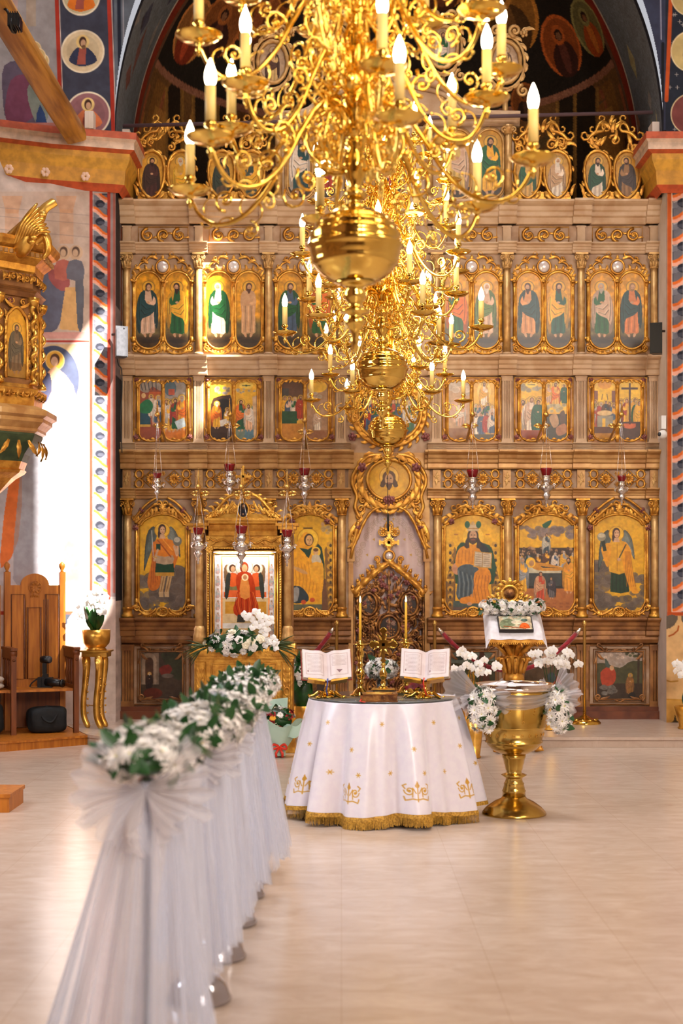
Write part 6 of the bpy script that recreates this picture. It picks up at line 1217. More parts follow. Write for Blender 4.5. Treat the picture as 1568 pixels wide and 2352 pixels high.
def silver_icon(c):
    x0, y0 = 490, 1264; c.rect(480, 1250, 640, 1480, (236, 226, 224)); c.rect(505, 1276, 618, 1474, (236, 150, 84)); c.rect(509, 1280, 614, 1470, (216, 204, 196)); r = random.Random(2)
    for i in range(7):
        for x in (498, 622): figure(c, x, 1268+i*28, 24, (206, 170, 160), (190, 186, 180), (150, 120, 100), 0, (220, 200, 180), feet=False)
    c.rect(509, 1374, 614, 1470, (206, 176, 130)); c.rect(515, 1382, 610, 1410, (196, 140, 50)); c.rect(512, 1354, 610, 1372, (216, 100, 50)); c.poly([(511, 1350), (528, 1326), (560, 1316), (592, 1326), (611, 1350), (606, 1360), (586, 1338), (536, 1338), (516, 1360)], (216, 204, 190), sm=3); c.rect(520, 1340, 602, 1356, (120, 110, 70))
    for s, x in ((-1, 532), (1, 588)):
        c.poly([(x-s*4, 1306), (x+s*14, 1296), (x+s*20, 1312), (x+s*16, 1345), (x+s*4, 1330)], (120, 90, 60), sm=3); c.ell(x, 1306, 14, 14, (206, 190, 166)); c.ell(x, 1306, 14, 14, (150, 120, 84), ring=1); c.ell(x, 1305, 8, 9, (70, 44, 30)); c.ell(x+s*-1, 1307, 5, 7, (180, 130, 90)); c.poly([(x-10, 1318), (x+10, 1318), (x+12, 1345), (x-12, 1345)], (210, 90, 40), sm=2); c.poly([(x+s*4, 1318), (x+s*14, 1322), (x+s*18, 1370), (x+s*10, 1372)], (54, 56, 50), sm=2)
    c.ell(559, 1304, 20, 20, (206, 192, 170)); c.ell(559, 1304, 20, 20, (140, 110, 80), ring=1.2); c.ell(559, 1303, 10, 13, (130, 50, 26)); c.ell(560, 1305, 6.5, 9, (196, 140, 96)); c.poly([(545, 1316), (573, 1316), (584, 1345), (586, 1372), (592, 1400), (570, 1420), (540, 1414), (534, 1396), (545, 1366), (540, 1340)], (170, 56, 26), sm=4)
    for i in range(8): c.line([(544+i*5, 1360), (538+i*7, 1385), (546+i*5, 1412)], 1.3, (226, 130, 50) if i % 2 else (110, 30, 16), .8)
    c.poly([(552, 1330), (568, 1330), (572, 1372), (550, 1372)], (206, 130, 60), sm=2); c.ell(561, 1326, 8, 8, (226, 200, 150)); c.ell(561, 1326, 4.5, 5.5, (180, 120, 80)); c.poly([(544, 1412), (566, 1414), (560, 1430), (542, 1430)], (60, 56, 50)); c.rect(509, 1432, 614, 1444, (216, 206, 196)); c.rect(509, 1444, 614, 1470, (190, 150, 90))
c = Cv(488, 1264, 632, 1474, (236, 226, 224), 1.5); silver_icon(c); c.noise(6, .04); pn = c.build('icon_painting', 'print', lambda X, Y: ((X-CX)/KP, 12.85+22/KP, EYE-(Y-HY)/KP), None, ps)
pn['label'] = 'painted icon of an enthroned mother and child with silver border'
l = bpy.data.lights.new('icon_strip_light', 'AREA'); l.shape = 'RECTANGLE'; l.size = .5; l.size_y = .03; l.energy = 2.2; l.color = (.92, .96, 1); o = bpy.data.objects.new('icon_strip_light', l); COL.objects.link(o); o.location = PM((559, -6, 1268)); o.rotation_euler = (.35, 0, 0)
# flower arrangement on the stand
fa = thing('flower_arrangement', 'long arrangement of white roses, orchids and palm leaves lying on the icon stand ledge', 'flowers', PM((552, 4, 1500)), None, local=True); O = Vector(fa.location)
bunch(fa, Vector(PM((548, 4, 1478)))-O, (.30, .10, .11), 26, .042, 40, .07, 5, (0, -1, .5), .2, [(ROSE_W, 'rose'), (MUM[0], 'chrysanthemum'), (ROSE_C, 'rose'), (MUM[1], 'chrysanthemum')])
core(fa, Vector(PM((548, -4, 1480)))-O, (.31, .09, .10))
for i, (x, y) in enumerate(((575, 1420), (583, 1436), (598, 1432), (604, 1418), (613, 1440), (620, 1425), (600, 1466), (614, 1478), (628, 1470), (634, 1482), (606, 1452), (566, 1412), (590, 1408))): inst('orchid_bloom', ORCH, fa, Vector(PM((x, 14, y)))-O, (random.uniform(-.4, .4), -1, .2), .05)
b = MB(); r_ = random.Random(6)
for i in range(30):
    s = -1 if i % 2 else 1; a = r_.uniform(-.9, .7); L = r_.uniform(.16, .26); X = 552+s*r_.uniform(60, 86); p0 = Vector(PM((X, 4, 1484)))-O
    P = [p0+Vector((s*math.cos(a)*L*t, -.05*t, math.sin(a)*L*t-.05*t*t)) for t in (0, .35, .7, 1)]; b.tube(P, [.004, .006, .005, .001], 4, flat=.4)
b.build('palm_leaves', 'palm', fa)

# ================================================================ ROUND TABLE, CLOTH
TX, TY, TZ = .273, 9.5, .775
tb = thing('round_table', 'small round table under the white cloth, only a dark foot showing', 'table', (TX, TY, 0)); b = MB()
b.lathe([(.47, TZ-.03), (.48, TZ-.02), (.48, TZ-.008)], 40, (TX, TY)); b.build('tabletop', 'oak_dark', tb)
for a in (35, 125, 215, 252): b = MB(); q = math.radians(a); b.tube([(TX+.36*math.cos(q), TY+.36*math.sin(q), TZ-.03), (TX+.42*math.cos(q), TY+.42*math.sin(q), 0.03), (TX+.5*math.cos(q), TY+.5*math.sin(q), .012)], [.022, .02, .018], 8); b.build('leg', 'black_plastic', tb)
def cloth_r(th, t): return .492+.135*t**.85+t**.6*(.052*np.cos(11*th+.6+.5*np.sin(3*th))+.026*np.cos(17*th+2.0)+.012*np.cos(29*th+1))
def cloth_pt(th, v, off=0):
    t = np.clip(v, 0, 1); r = np.where(v < 0, (1+v)*.492, cloth_r(th, t))+off; z = TZ-np.where(v < 0, 0, t*(TZ-.075)+.012*(1-np.exp(-t*40)))+.012*t*np.cos(5*th)
    return TX+r*np.cos(th), TY+r*np.sin(th), z
def cth(X): return X/1290*2*PI
c = Cv(0, -100, 1290, 250, (224, 218, 226), .85); r_ = random.Random(2); GO = (196, 146, 44)
def star(x, y):
    for k in range(3): a = k*PI/3; c.line([(x-5*math.cos(a), y-5*math.sin(a)), (x+5*math.cos(a), y+5*math.sin(a))], 1.8, GO)
for k in range(18):
    x = 30+k*71.6; star(x, 40 if k % 2 else 96); star(x+20, 150)
    if k % 2 == 0:
        y = 192; c.line([(x, y-22), (x, y+20)], 2.4, GO); c.poly([(x-5, y-14), (x, y-26), (x+5, y-14), (x, y-8)], GO)
        for q in (-1, 1):
            P = [(x+q*(15+(9-i*.5)*math.cos(i*.55)), y-4+(9-i*.5)*math.sin(i*.55)*1.2) for i in range(14)]; c.line(P, 2.2, GO); c.line([(x, y+16), (x+q*10, y+14), (x+q*22, y+18), (x+q*24, y+10)], 2.6, GO); c.line([(x+q*3, y+2), (x+q*9, y-10), (x+q*10, y+10)], 2, GO); c.line([(x+q*20, y-18), (x+q*26, y-14), (x+q*22, y-8)], 2.6, GO); c.ell(x+q*15, y-3, 3, 3, GO)
tc_ = c.build('tablecloth', 'satin', lambda X, Y: cloth_pt(cth(X), np.where(Y < 0, Y/100, Y/250))); tc_.data.transform(Matrix.Translation((-TX, -TY, -TZ))); tc_.location = (TX, TY, TZ); ORG[tc_.name] = (TX, TY, TZ)
tag(tc_, 'white satin cloth with gold embroidery and fringe draped over the round table', 'tablecloth')
b = MB(); N = 720; V = []; 
for i in range(N):
    th = 2*PI*i/N
    for v, o in ((.962, .003), (.985, .005), (1.0, .004)): V.append(tuple(float(q) for q in cloth_pt(np.array(th), np.array(v), o)))
b.add(V, [(i*3+k, (i+1) % N*3+k, (i+1) % N*3+k+1, i*3+k+1) for i in range(N) for k in range(2)])
b.build('gold_braid', 'gold_fringe', tc_)
b = MB(); r_ = random.Random(3)
for i in range(1100):
    th = 2*PI*i/1100; x, y, z = [float(q) for q in cloth_pt(np.array(th), np.array(1.0), .003)]; d = r_.uniform(.8, 1.1)*.052; ca, sa = -math.sin(th)*.0023, math.cos(th)*.0023; j = r_.uniform(-.004, .004)
    b.add([(x-ca, y-sa, z+.004), (x+ca, y+sa, z+.004), (x+ca+j, y+sa+j, z-d), (x-ca+j, y-sa+j, z-d)], [(0, 1, 2, 3)])
fr = b.build('gold_fringe', 'gold_fringe', tc_)
b = MB(); b.lathe([(.485, TZ+.004), (.49, TZ+.007), (.485, TZ+.011), (.0, TZ+.011)], 64, (TX, TY)); b.f.append(tuple(range(64))); b.m.append(0); b.sm.append(False)
solo(b, 'glass_table_top', 'glass_top', 'round glass plate lying on the white tablecloth', 'glass plate', (TX, TY, TZ+.004)); ZT = TZ+.0115
KT = F/TY
# closed gospel book
def TP_(px, Y): return (px-CX)/F*Y
g = thing('closed_book', 'closed brown leather book with gilt cover lying at the front of the glass top', 'book', (TP_(870, 9.12), 9.12, ZT)); x, y, z = g.location; b = MB()
b.box(x-.118, x+.118, y-.088, y+.088, z, z+.006); b.box(x-.118, x+.118, y-.088, y+.088, z+.044, z+.050); b.box(x-.120, x-.106, y-.088, y+.088, z, z+.050); b.build('cover', 'book_brown', g)
b = MB(); b.box(x-.108, x+.114, y-.083, y+.083, z+.006, z+.044); b.build('page_block', 'carved_bronze', g)
b = MB(); 
for i in range(40): a = 2*PI*i/40; 
b.tube([(x+.085*math.cos(2*PI*i/40), y+.058*math.sin(2*PI*i/40), z+.0505) for i in range(40)], .003, 4, closed=True); b.tube([(x-.108, y-.078, z+.0505), (x+.108, y-.078, z+.0505), (x+.108, y+.078, z+.0505), (x-.108, y+.078, z+.0505)], .002, 4, closed=True); b.build('gilt_tooling', 'tooling', g)
b = MB(); b.tube([(x-.11, y-.085, z+.02), (x-.125, y-.1, z+.006), (x-.10, y-.11, z+.003), (x-.09, y-.12, z+.003)], .005, 5, flat=.4); b.build('bookmark', 'ribbon_red', g)
# open books on brass bookstands
def open_book(px, py, Y, rz, seed, red, lab, labs):
    x, y, z = at(px, py, Y); st = thing('book_stand', labs, 'book stand', (x, y, ZT), 'brass table bookstands'); b = MB()
    b.lathe([(.05, ZT), (.045, ZT+.012), (.018, ZT+.022), (.014, ZT+.04), (.022, ZT+.055), (.012, ZT+.07), (.012, z-.13)], 14, (x, y+.01))
    for k in range(4):
        a = PI/4+k*PI/2+.3; P = [(x+r*math.cos(a)*1.25, y+.01+r*math.sin(a), ZT+h) for r, h in ((.02, .03), (.05, .035), (.075, .012), (.095, .006), (.112, .014))]; b.tube(P, [.010, .014, .012, .012, .006], 6); b.ball(P[3], .014, 6, 5, (1.4, 1, .6))
    b.build('ornate_foot', 'brass', st); M = Matrix.Translation((x, y, z)) @ Matrix.Rotation(rz, 4, 'Z') @ Matrix.Rotation(math.radians(-24), 4, 'X')
    fm = lambda p: tuple(M @ Vector(p)); b = MB(); 
    for q in (-1, 1):
        b.add([fm(v) for v in [(q*.02, -.032, -.112), (q*.13, -.040, -.098), (q*.13, .03, -.098), (q*.02, .03, -.112), (q*.02, -.032, -.126), (q*.13, -.040, -.110), (q*.13, .03, -.110), (q*.02, .03, -.126)]], [(0, 1, 2, 3), (4, 7, 6, 5), (0, 4, 5, 1), (1, 5, 6, 2), (2, 6, 7, 3), (3, 7, 4, 0)], 0, False)
    b.build('ledge', 'gilt_bright', st); b = MB(); b.add([fm(v) for v in [(-.012, .035, -.13), (.012, .035, -.13), (.012, .035, .08), (-.012, .035, .08)]]+[fm(v) for v in [(-.012, .045, -.13), (.012, .045, -.13), (.012, .045, .08), (-.012, .045, .08)]], [(0, 1, 2, 3), (7, 6, 5, 4), (0, 4, 5, 1), (1, 5, 6, 2), (2, 6, 7, 3), (3, 7, 4, 0)], 0, False); b.build('back_rest', 'gilt_bright', st)
    bk = thing('open_book', lab, 'book', (x, y, z), 'open service books on bookstands'); W_, H_ = .158, .098
    c = Cv(-100, -62, 100, 62, (226, 214, 214), 1.5); r = random.Random(seed)
    for q in (-1, 1):
        x0, x1 = (14, 88) if q > 0 else (-88, -14); c.line([(x0, -48), (x1, -48), (x1, 46), (x0, 46), (x0, -48)], 1, (150, 120, 110)); c.line([(x0+2.5, -45), (x1-2.5, -45), (x1-2.5, 43), (x0+2.5, 43), (x0+2.5, -45)], .7, (170, 140, 130))
        n = 13 if (q < 0 or not red) else 8
        for i in range(n):
            yy = -38+i*(76/13); a = x0+7
            while a < x1-8: L = r.uniform(3, 9); c.line([(a, yy), (min(a+L, x1-7), yy)], 1.7, (150, 128, 124), .8); a += L+2
        if n == 8: c.poly([(x0+24, 22), (x1-22, 22), ((x0+x1)/2, 36)], (140, 110, 120))
        else: c.rect(x0+6, 28, x0+11, 36, (140, 110, 110))
    def pg(X, Y):
        u = X/100; q = np.abs(u); bulge = .034*np.exp(-((q-.28)/.24)**2)*(1)-.0; dep = -.012-bulge*.8+.045*(1-q)*0 + .030*(1-q)**2; xx = u*W_; zz = -(Y/62)*H_+.012*q-.010*(1-q)
        P = np.stack([xx, dep, zz, np.ones_like(xx)], 0); Q = np.array(M) @ P; return Q[0], Q[1], Q[2]
    c.build('printed_pages', 'paper', pg, None, bk)
    b = MB()
    for q in (-1, 1):
        for k in range(4):
            e = .004*k; V = [fm(v) for v in [(q*W_, -.010+e*2, H_+.012), (q*(W_+.003-e*.3), -.008+e*2, H_+.012), (q*(W_+.003-e*.3), -.008+e*2, -H_+.010), (q*W_, -.010+e*2, -H_+.010)]]; b.add(V, [(0, 1, 2, 3)], 0, False)
        V = [fm(v) for v in [(q*W_, -.012, H_+.012), (q*(W_+.004), .016, H_+.008), (q*(W_+.004), .016, -H_+.006), (q*W_, -.012, -H_+.012), (0, .03, H_), (0, .03, -H_-.006), (0, .016, H_), (0, .016, -H_-.008)]]
        b.add(V, [(0, 1, 2, 3), (0, 6, 4, 1), (3, 2, 5, 7), (1, 4, 5, 2)], 0, False)
    b.build('page_edges', 'book_edge', bk); b = MB()
    for q in (-1, 1):
        a = [(0, .032, H_+.004), (q*(W_+.010), .019, H_+.014), (q*(W_+.010), .019, -H_+.002), (0, .032, -H_-.012)]; V = [fm(v) for v in a]+[fm((v[0], v[1]+.005, v[2])) for v in a]; b.add(V, [(0, 1, 2, 3), (7, 6, 5, 4), (0, 4, 5, 1), (1, 5, 6, 2), (2, 6, 7, 3)], 0, False)
    b.build('cover', 'book_red' if red else 'book_brown', bk); b = MB(); b.tube([fm((.0, -.02, -.10)), fm((-.004, -.03, -.14)), (x-.002, y-.04, ZT+.05), (x+.006, y-.05, ZT+.02)], .005, 5, flat=.3); b.build('ribbon_marker', 'blue_ribbon' if red else 'ribbon_red', bk)
mat('blue_ribbon', (60, 76, 150), .5)
open_book(750, 1528, 9.38, .12, 3, True, 'open book with red cover on the left bookstand, a small ornament ending its text', 'brass bookstand at the left side of the glass table top')
open_book(976, 1526, 9.34, -.16, 8, False, 'open book with brown cover on the right bookstand, both pages full of text', 'brass bookstand at the right side of the glass table top')
# candlesticks and tapers
def candlestick(px, Y, lab, labc):
    x = TP_(px, Y); c = thing('candlestick', lab, 'candlestick', (x, Y, ZT), 'brass candlesticks on the table'); z = ZT; b = MB()
    b.lathe([(.075, z), (.074, z+.006), (.055, z+.012), (.045, z+.03), (.022, z+.05), (.016, z+.07), (.028, z+.085), (.016, z+.10), (.024, z+.13), (.034, z+.155), (.022, z+.175), (.014, z+.19), (.026, z+.205), (.014, z+.22), (.02, z+.25), (.028, z+.285), (.018, z+.31), (.03, z+.325), (.018, z+.34)], 20, (x, Y), flute=.06); b.build('baluster', 'brass', c)
    b = MB(); b.lathe([(.016, z+.335), (.05, z+.342), (.054, z+.347), (.02, z+.35), (.015, z+.37)], 18, (x, Y)); b.build('drip_pan', 'brass', c)
    t = thing('candle', labc, 'candle', (x, Y, z+.35), 'yellow wax tapers on the table'); b = MB(); z0 = z+.351; b.lathe([(.009, z0), (.008, z0+.265), (.003, z0+.27)], 10, (x, Y)); b.build('wax_taper', 'wax', t)
    b = MB(); b.lathe([(.0015, z0+.272), (.006, z0+.283), (.0045, z0+.298), (.0005, z0+.318)], 8, (x, Y)); b.build('flame', 'flame', t)
candlestick(827, 9.56, 'tall brass candlestick beside the red-covered open book', 'thin yellow lit taper on the left of the small cross'); candlestick(932, 9.8, 'brass candlestick half hidden behind the brown-covered open book', 'thin yellow lit taper on the right of the small cross')
# box and standing cross
x, y = TP_(880, 9.42), 9.42; g = thing('reliquary_box', 'small dark and gilt box holding up the standing cross', 'box', (x, y, ZT)); b = MB(); b.box(x-.078, x+.078, y-.05, y+.05, ZT, ZT+.012); b.box(x-.07, x+.07, y-.045, y+.045, ZT+.028, ZT+.05, 1); b.box(x-.076, x+.076, y-.048, y+.048, ZT+.05, ZT+.058)
for i in range(12): b.ball((x-.068+i*.0124, y-.046, ZT+.020), .007, 5, 4)
b.box(x-.07, x+.07, y-.045, y+.045, ZT+.012, ZT+.028); b.build('casket', ['gilt', 'dark_box'], g)
g = thing('standing_cross', 'ornate gilt cross with trefoil arms standing on the small dark box', 'cross', (x, y, ZT+.058)); z = ZT+.058; b = MB(); b.lathe([(.035, z), (.03, z+.01), (.014, z+.02), (.02, z+.04), (.012, z+.055), (.022, z+.07), (.027, z+.10), (.014, z+.13), (.010, z+.15), (.018, z+.16), (.009, z+.17)], 14, (x, y)); b.build('stem', 'brass', g)
b = MB(); zc = z+.29; b.box(x-.010, x+.010, y-.006, y+.006, z+.165, zc+.09); b.box(x-.07, x+.07, y-.006, y+.006, zc-.010, zc+.010)
for dx, dz in ((0, .09), (-.07, 0), (.07, 0)):
    for a in range(3): t = math.atan2(dz, dx)+(a-1)*1.3; b.ring(x+dx+.012*math.cos(t), zc+dz+.012*math.sin(t), .011, .011, .003, y, 0, 12)
    b.prism([(x+dx+.026*math.cos(t), zc+dz+.026*math.sin(t)) for t in [i*PI/2 for i in range(4)]], y-.004, y+.004)
b.prism([(x+.038*math.cos(t), zc+.038*math.sin(t)) for t in [i*PI/4 for i in range(8)]], y-.004, y+.004); b.prism([(x+.02*math.cos(t), z+.185+.026*math.sin(t)) for t in [i*PI/2 for i in range(4)]], y-.005, y+.005)
for k in range(8): a = k*PI/4+PI/8; b.leaf(x+.03*math.cos(a), zc+.03*math.sin(a), a, .05, .008, y-.004, .5, lift=-.004)
b.build('filigree_cross', 'brass', g)
# white flowers in a vase behind the cross
x, y = TP_(877, 9.66), 9.66; g = thing('flower_vase', 'glass of white chrysanthemums behind the standing cross', 'flowers', (x, y, ZT), local=True); b = MB(); b.lathe([(.03, .001), (.034, .01), (.038, .10), (.037, .10), (.03, .012)], 16); b.build('glass', 'clear_glass', g); bunch(g, (0, 0, .17), (.10, .09, .065), 24, .040, 14, .055, 9, (0, -1, .6), .2); core(g, (0, 0, .16), (.085, .075, .05), 'leaf')
# red cloth over a chalice, tray, folded textile
x, y = TP_(954, 9.52), 9.52; g = thing('chalice', 'small brass chalice under the red cloth on a tray', 'cup', (x, y, ZT)); b = MB(); b.lathe([(.075, ZT), (.08, ZT+.006), (.04, ZT+.008), (.02, ZT+.02), (.014, ZT+.03), (.03, ZT+.05), (.035, ZT+.06)], 18, (x, y)); b.build('cup_and_tray', 'brass', g)
b = MB(); r_ = random.Random(5); b.grid(lambda u, v: (x+.075*(2*u-1)+.006*math.sin(9*v+5*u), y+.06*(2*v-1), ZT+.066+.022*math.cos(2.6*(u-.5))*math.cos(2*(v-.5))+.008*math.sin(13*u+4*v)-.05*max(0, abs(2*v-1)-.6)-.05*max(0, abs(2*u-1)-.55)), 24, 16); solo(b, 'red_cloth', 'red_cloth', 'crumpled dark red cloth spread over the small chalice', 'cloth', (x, y, ZT+.07))
x, y = TP_(1012, 9.42), 9.42; b = MB(); b.grid(lambda u, v: (x+.095*(2*u-1), y+.04*(2*v-1), ZT+.003+.022*math.sin(PI*v)*(.8+.25*math.sin(4*u+1))+.003*math.sin(20*u)), 30, 10)
g = thing('folded_stole', 'folded white stole with gold fringe at the right rim of the glass top', 'textile', (x, y, ZT)); b.build('white_fold', 'white_cloth', g); b = MB()
for i in range(70): xx = x-.095+.19*i/70; b.tube([(xx, y-.04, ZT+.010), (xx-.01, y-.055, ZT+.003)], .0018, 4)
b.build('gold_fringe', 'gold_fringe', g)

# ================================================================ BAPTISMAL FONT
FX, FY = (1180-CX)/KT, 9.5; ft = thing('baptismal_font', 'large polished brass goblet-shaped baptismal font beside the round table', 'baptismal font', (FX, FY, 0)); b = MB()
b.lathe([(.215, 0), (.215, .008), (.208, .02), (.18, .05), (.13, .085), (.085, .105), (.078, .12)], 48, (FX, FY)); b.build('foot', 'font_brass', ft)
b = MB(); b.lathe([(.078, .12), (.076, .15), (.080, .155), (.074, .165), (.066, .20), (.069, .204), (.060, .214), (.055, .235), (.06, .245), (.086, .262), (.07, .268), (.05, .275), (.052, .29), (.058, .30), (.062, .33), (.066, .335), (.072, .37), (.076, .374), (.080, .40)], 32, (FX, FY)); b.build('stem', 'font_brass', ft)
b = MB(); b.lathe([(.080, .40), (.11, .412), (.15, .435), (.178, .465), (.183, .478), (.192, .48), (.192, .488), (.186, .492), (.198, .54), (.207, .58), (.212, .583), (.210, .59), (.232, .70), (.25, .80), (.256, .83), (.247, .83), (.23, .74), (.18, .60), (.0, .60)], 56, (FX, FY)); bowl = b.build('bowl', 'font_brass', ft)
b = MB(); b.lathe([(.256, .825), (.272, .835), (.276, .845), (.270, .853), (.262, .858), (.262, .872), (.254, .874), (.248, .868), (.248, .825)], 56, (FX, FY))
for rr in (.272,): b.tube([(FX+rr*math.cos(2*PI*i/48), FY+rr*math.sin(2*PI*i/48), .85) for i in range(48)], .004, 5, closed=True)
b.build('rim', 'font_chrome' if 'font_chrome' in MT else mat('font_chrome', (230, 214, 200), .12, 1).name, ft)
b = MB()   # engraved cross and border on the bowl
def fb(a, z): r = float(np.interp(z, [.49, .58, .70, .80, .83], [.187, .208, .233, .251, .257]))+.001; return (FX+r*math.sin(a), FY-r*math.cos(a), z)
def arc(pts, w=.0022): b.tube([fb(a, z) for a, z in pts], w, 4)
arc([(.16, .64), (.16, .79)]); arc([(.06, .745), (.26, .745)]); 
for a, z in ((.16, .80), (.05, .745), (.27, .745), (.16, .63)):
    b.tube([fb(a+.028*math.cos(t), z+.010*math.sin(t)) for t in [i*PI/4 for i in range(8)]], .002, 4, closed=True)
for k in range(6): arc([(-.28+.06*(k % 2), .69+k*.018), (-.22+.05*(k % 2), .70+k*.016)]); arc([(.5, .68+k*.018), (.46+.03*(k % 2), .69+k*.018)])
for k in range(12): 
    a = -PI/2+k*PI/11; b.tube([fb(a+.05*math.cos(t)*(1-t/9), .535+.016*math.sin(t)*(1-t/9)) for t in [i*.7 for i in range(9)]], .0018, 4)
b.build('engraving', 'gilt_bright', ft)
b = MB(); b.grid(lambda u, v: (FX+.24*v*math.cos(2*PI*u), FY+.24*v*math.sin(2*PI*u), .855+.028*math.sin(5*v+3*math.cos(2*PI*u))*v*(1-v)*2+.012*math.sin(9*2*PI*u)*v*(1-v)*3), 48, 10); solo(b, 'font_liner', 'white_cloth', 'white cloth lining the mouth of the brass font', 'cloth', (FX, FY, .855))
def fan(b, c, dirv, L, w, n=10, tw=.4, seed=0, spread=1.1, up=(0, 0, 1), m=0):
    d = Vector(dirv).normalized(); u = Vector(up); s = d.cross(u).normalized(); u2 = s.cross(d).normalized(); ph_ = random.Random(seed).uniform(0, 6)
    def f(a, t):
        ang = (a-.5)*spread; rr = t*L*(1+.06*math.sin(a*25)); p = Vector(c)+d*(rr*math.cos(ang))+u2*(rr*math.sin(ang)*w)+s*(tw*.035*math.sin(a*n*PI+1.3*math.sin(a*9+ph_))*t+L*.35*math.sin(t*2.6)*math.sin(a*PI)*.7+.012*math.sin(a*31+ph_)*t); return tuple(p)
    b.grid(f, n*5, 8, m)
g = thing('tulle_garland', 'cream tulle swag and bows tied around the rim of the brass font', 'tulle', (FX, FY, .8)); b = MB()
def sw(u, v):
    a = -1.25+2.55*u; dz = -.065*math.sin(PI*u); z = .835+dz*.35-.095*v*(.6+.4*math.sin(PI*u))+.004*math.sin(40*v+6*u); p = fb(a, max(.6, z)); k = 1.05+.01*math.sin(v*22+u*3); return (FX+(p[0]-FX)*k, FY+(p[1]-FY)*k, z)
b.grid(sw, 40, 20); b.build('swag', 'tulle_bow', g)
for i, (a, pts) in enumerate(((-1.0, (((-1, -.4, .25), .27), ((.9, -.5, .05), .20), ((-.7, -.5, -.5), .17))), (1.12, (((.75, -.45, .75), .20), ((-.8, -.6, .35), .15), ((.9, -.4, -.35), .18))))):
    b = MB(); c0 = Vector(fb(a, .80)); c0 += Vector((math.sin(a)*.02, -math.cos(a)*.02, 0))
    for j, (d, L) in enumerate(pts): fan(b, c0, d, L, 1.0, 11, .35, j, 1.3)
    b.build('bow', 'tulle_bow', g)
for a, lab in ((-.82, 'bouquet of white chrysanthemums tied to the left side of the font'), (1.12, 'bouquet of white chrysanthemums tied to the right side of the font')):
    p = Vector(fb(a, .73)); p += Vector((math.sin(a)*.07, -math.cos(a)*.07, -.02)); g = thing('chrysanthemum_bouquet', lab, 'flowers', tuple(p), 'bouquets tied to the font', local=True)
    bunch(g, (0, 0, 0), (.085, .06, .15), 24, .044, 18, .065, int(a*10)+40, (math.sin(a)*.4, -1, .2), .25); core(g, (0, 0, 0), (.05, .035, .12))

# ================================================================ LECTERN
LX, LY = (1180-CX)/F*12.95, 12.95; KL = F/LY; zl = lambda py: EYE-(py-HY)/KL
lt = thing('lectern', 'gilded lectern carved with palm leaves standing behind the brass font', 'lectern', (LX, LY, 0)); b = MB()
b.lathe([(.075, .12), (.09, .2), (.07, .35), (.085, .55), (.088, zl(1568)), (.094, zl(1560)), (.088, zl(1550)), (.08, zl(1548)), (.09, zl(1535)), (.105, zl(1510)), (.075, zl(1505)), (.07, zl(1473))], 24, (LX, LY), flute=.1)
for k in range(12):
    a = 2*PI*k/12; P = [(LX+r*math.cos(a), LY+r*math.sin(a), z) for r, z in ((.085, zl(1545)), (.105, zl(1525)), (.13, zl(1510)), (.15, zl(1512)), (.155, zl(1518)))]; b.tube(P, [.018, .022, .02, .012, .008], 6)
for k in range(8):
    a = 2*PI*k/8+.2; P = [(LX+r*math.cos(a), LY+r*math.sin(a), z) for r, z in ((.05, zl(1508)), (.09, zl(1496)), (.15, zl(1482)), (.22, zl(1477)), (.235, zl(1484)))]; b.tube(P, [.022, .028, .026, .018, .008], 6, flat=.6)
b.build('carved_column', 'gilt', lt)
for k in range(3): a = -.3+k*2*PI/3; b = MB(); P = [(LX+r*math.cos(a), LY+r*math.sin(a), z) for r, z in ((.06, .16), (.14, .12), (.22, .03), (.25, .035), (.24, .06))]; b.tube(P, [.04, .045, .035, .03, .015], 8); b.build('foot', 'gilt', lt)
b = MB(); b.box(LX-.25, LX+.25, LY-.19, LY+.19, zl(1474), zl(1467)); b.box(LX-.235, LX+.235, LY-.175, LY+.175, zl(1479), zl(1474))
for i in range(26): b.ball((LX-.245+i*.0196, LY-.19, zl(1476)), .010, 5, 4)
b.add([(LX-.235, LY-.17, zl(1467)), (LX+.235, LY-.17, zl(1467)), (LX+.235, LY+.17, zl(1467)), (LX-.235, LY+.17, zl(1467)), (LX-.22, LY-.16, zl(1460)), (LX+.22, LY-.16, zl(1460)), (LX+.20, LY+.15, zl(1400)), (LX-.20, LY+.15, zl(1400))], [(0, 1, 5, 4), (1, 2, 6, 5), (2, 3, 7, 6), (3, 0, 4, 7), (4, 5, 6, 7)], 0, False)
b.build('top_desk', 'gilt', lt)
b = MB(); cx, cz = LX-.02, zl(1364); b.ring(cx, cz, .075, .075, .016, LY+.16, 0, 24, 1); b.ball((cx, LY+.165, cz), .06, 12, 8, (1, .35, 1), 1)
for q in (-1, 1):
    for i in range(6): a = PI/2+q*(.25+i*.4); b.leaf(cx+.08*math.cos(a), cz+.08*math.sin(a), a+q*.2, .085-.004*i, .024, LY+.15, q*1.5, lift=-.02)
    for i in range(3): b.leaf(cx+q*(.10+.035*i), cz-.06, PI/2-q*.25*i, .09-.015*i, .022, LY+.15, -q*1.2, lift=-.02)
b.leaf(cx, cz+.08, PI/2, .075, .03, LY+.15, 0, lift=-.03); b.prism([(cx-.19, cz-.14), (cx+.2, cz-.14), (cx+.16, cz-.05), (cx, cz+.06), (cx-.16, cz-.05)], LY+.16, LY+.18); b.build('crest', ['gilt_bright', 'carved_bronze'], lt)
b = MB()
def cl(u, v):
    x = (u-.5)*.54; t = v; yy = LY-.20+.36*t; zz = zl(1461)+.26*t+.004*math.sin(20*u+9*v)+.007
    if abs(u-.5) > .42: zz -= (abs(u-.5)-.42)*1.1; x *= .985
    if t < .12: zz -= (.12-t)*.25; yy = max(yy, LY-.215)
    return (LX+x*(1+.04*(1-t)), yy, zz)
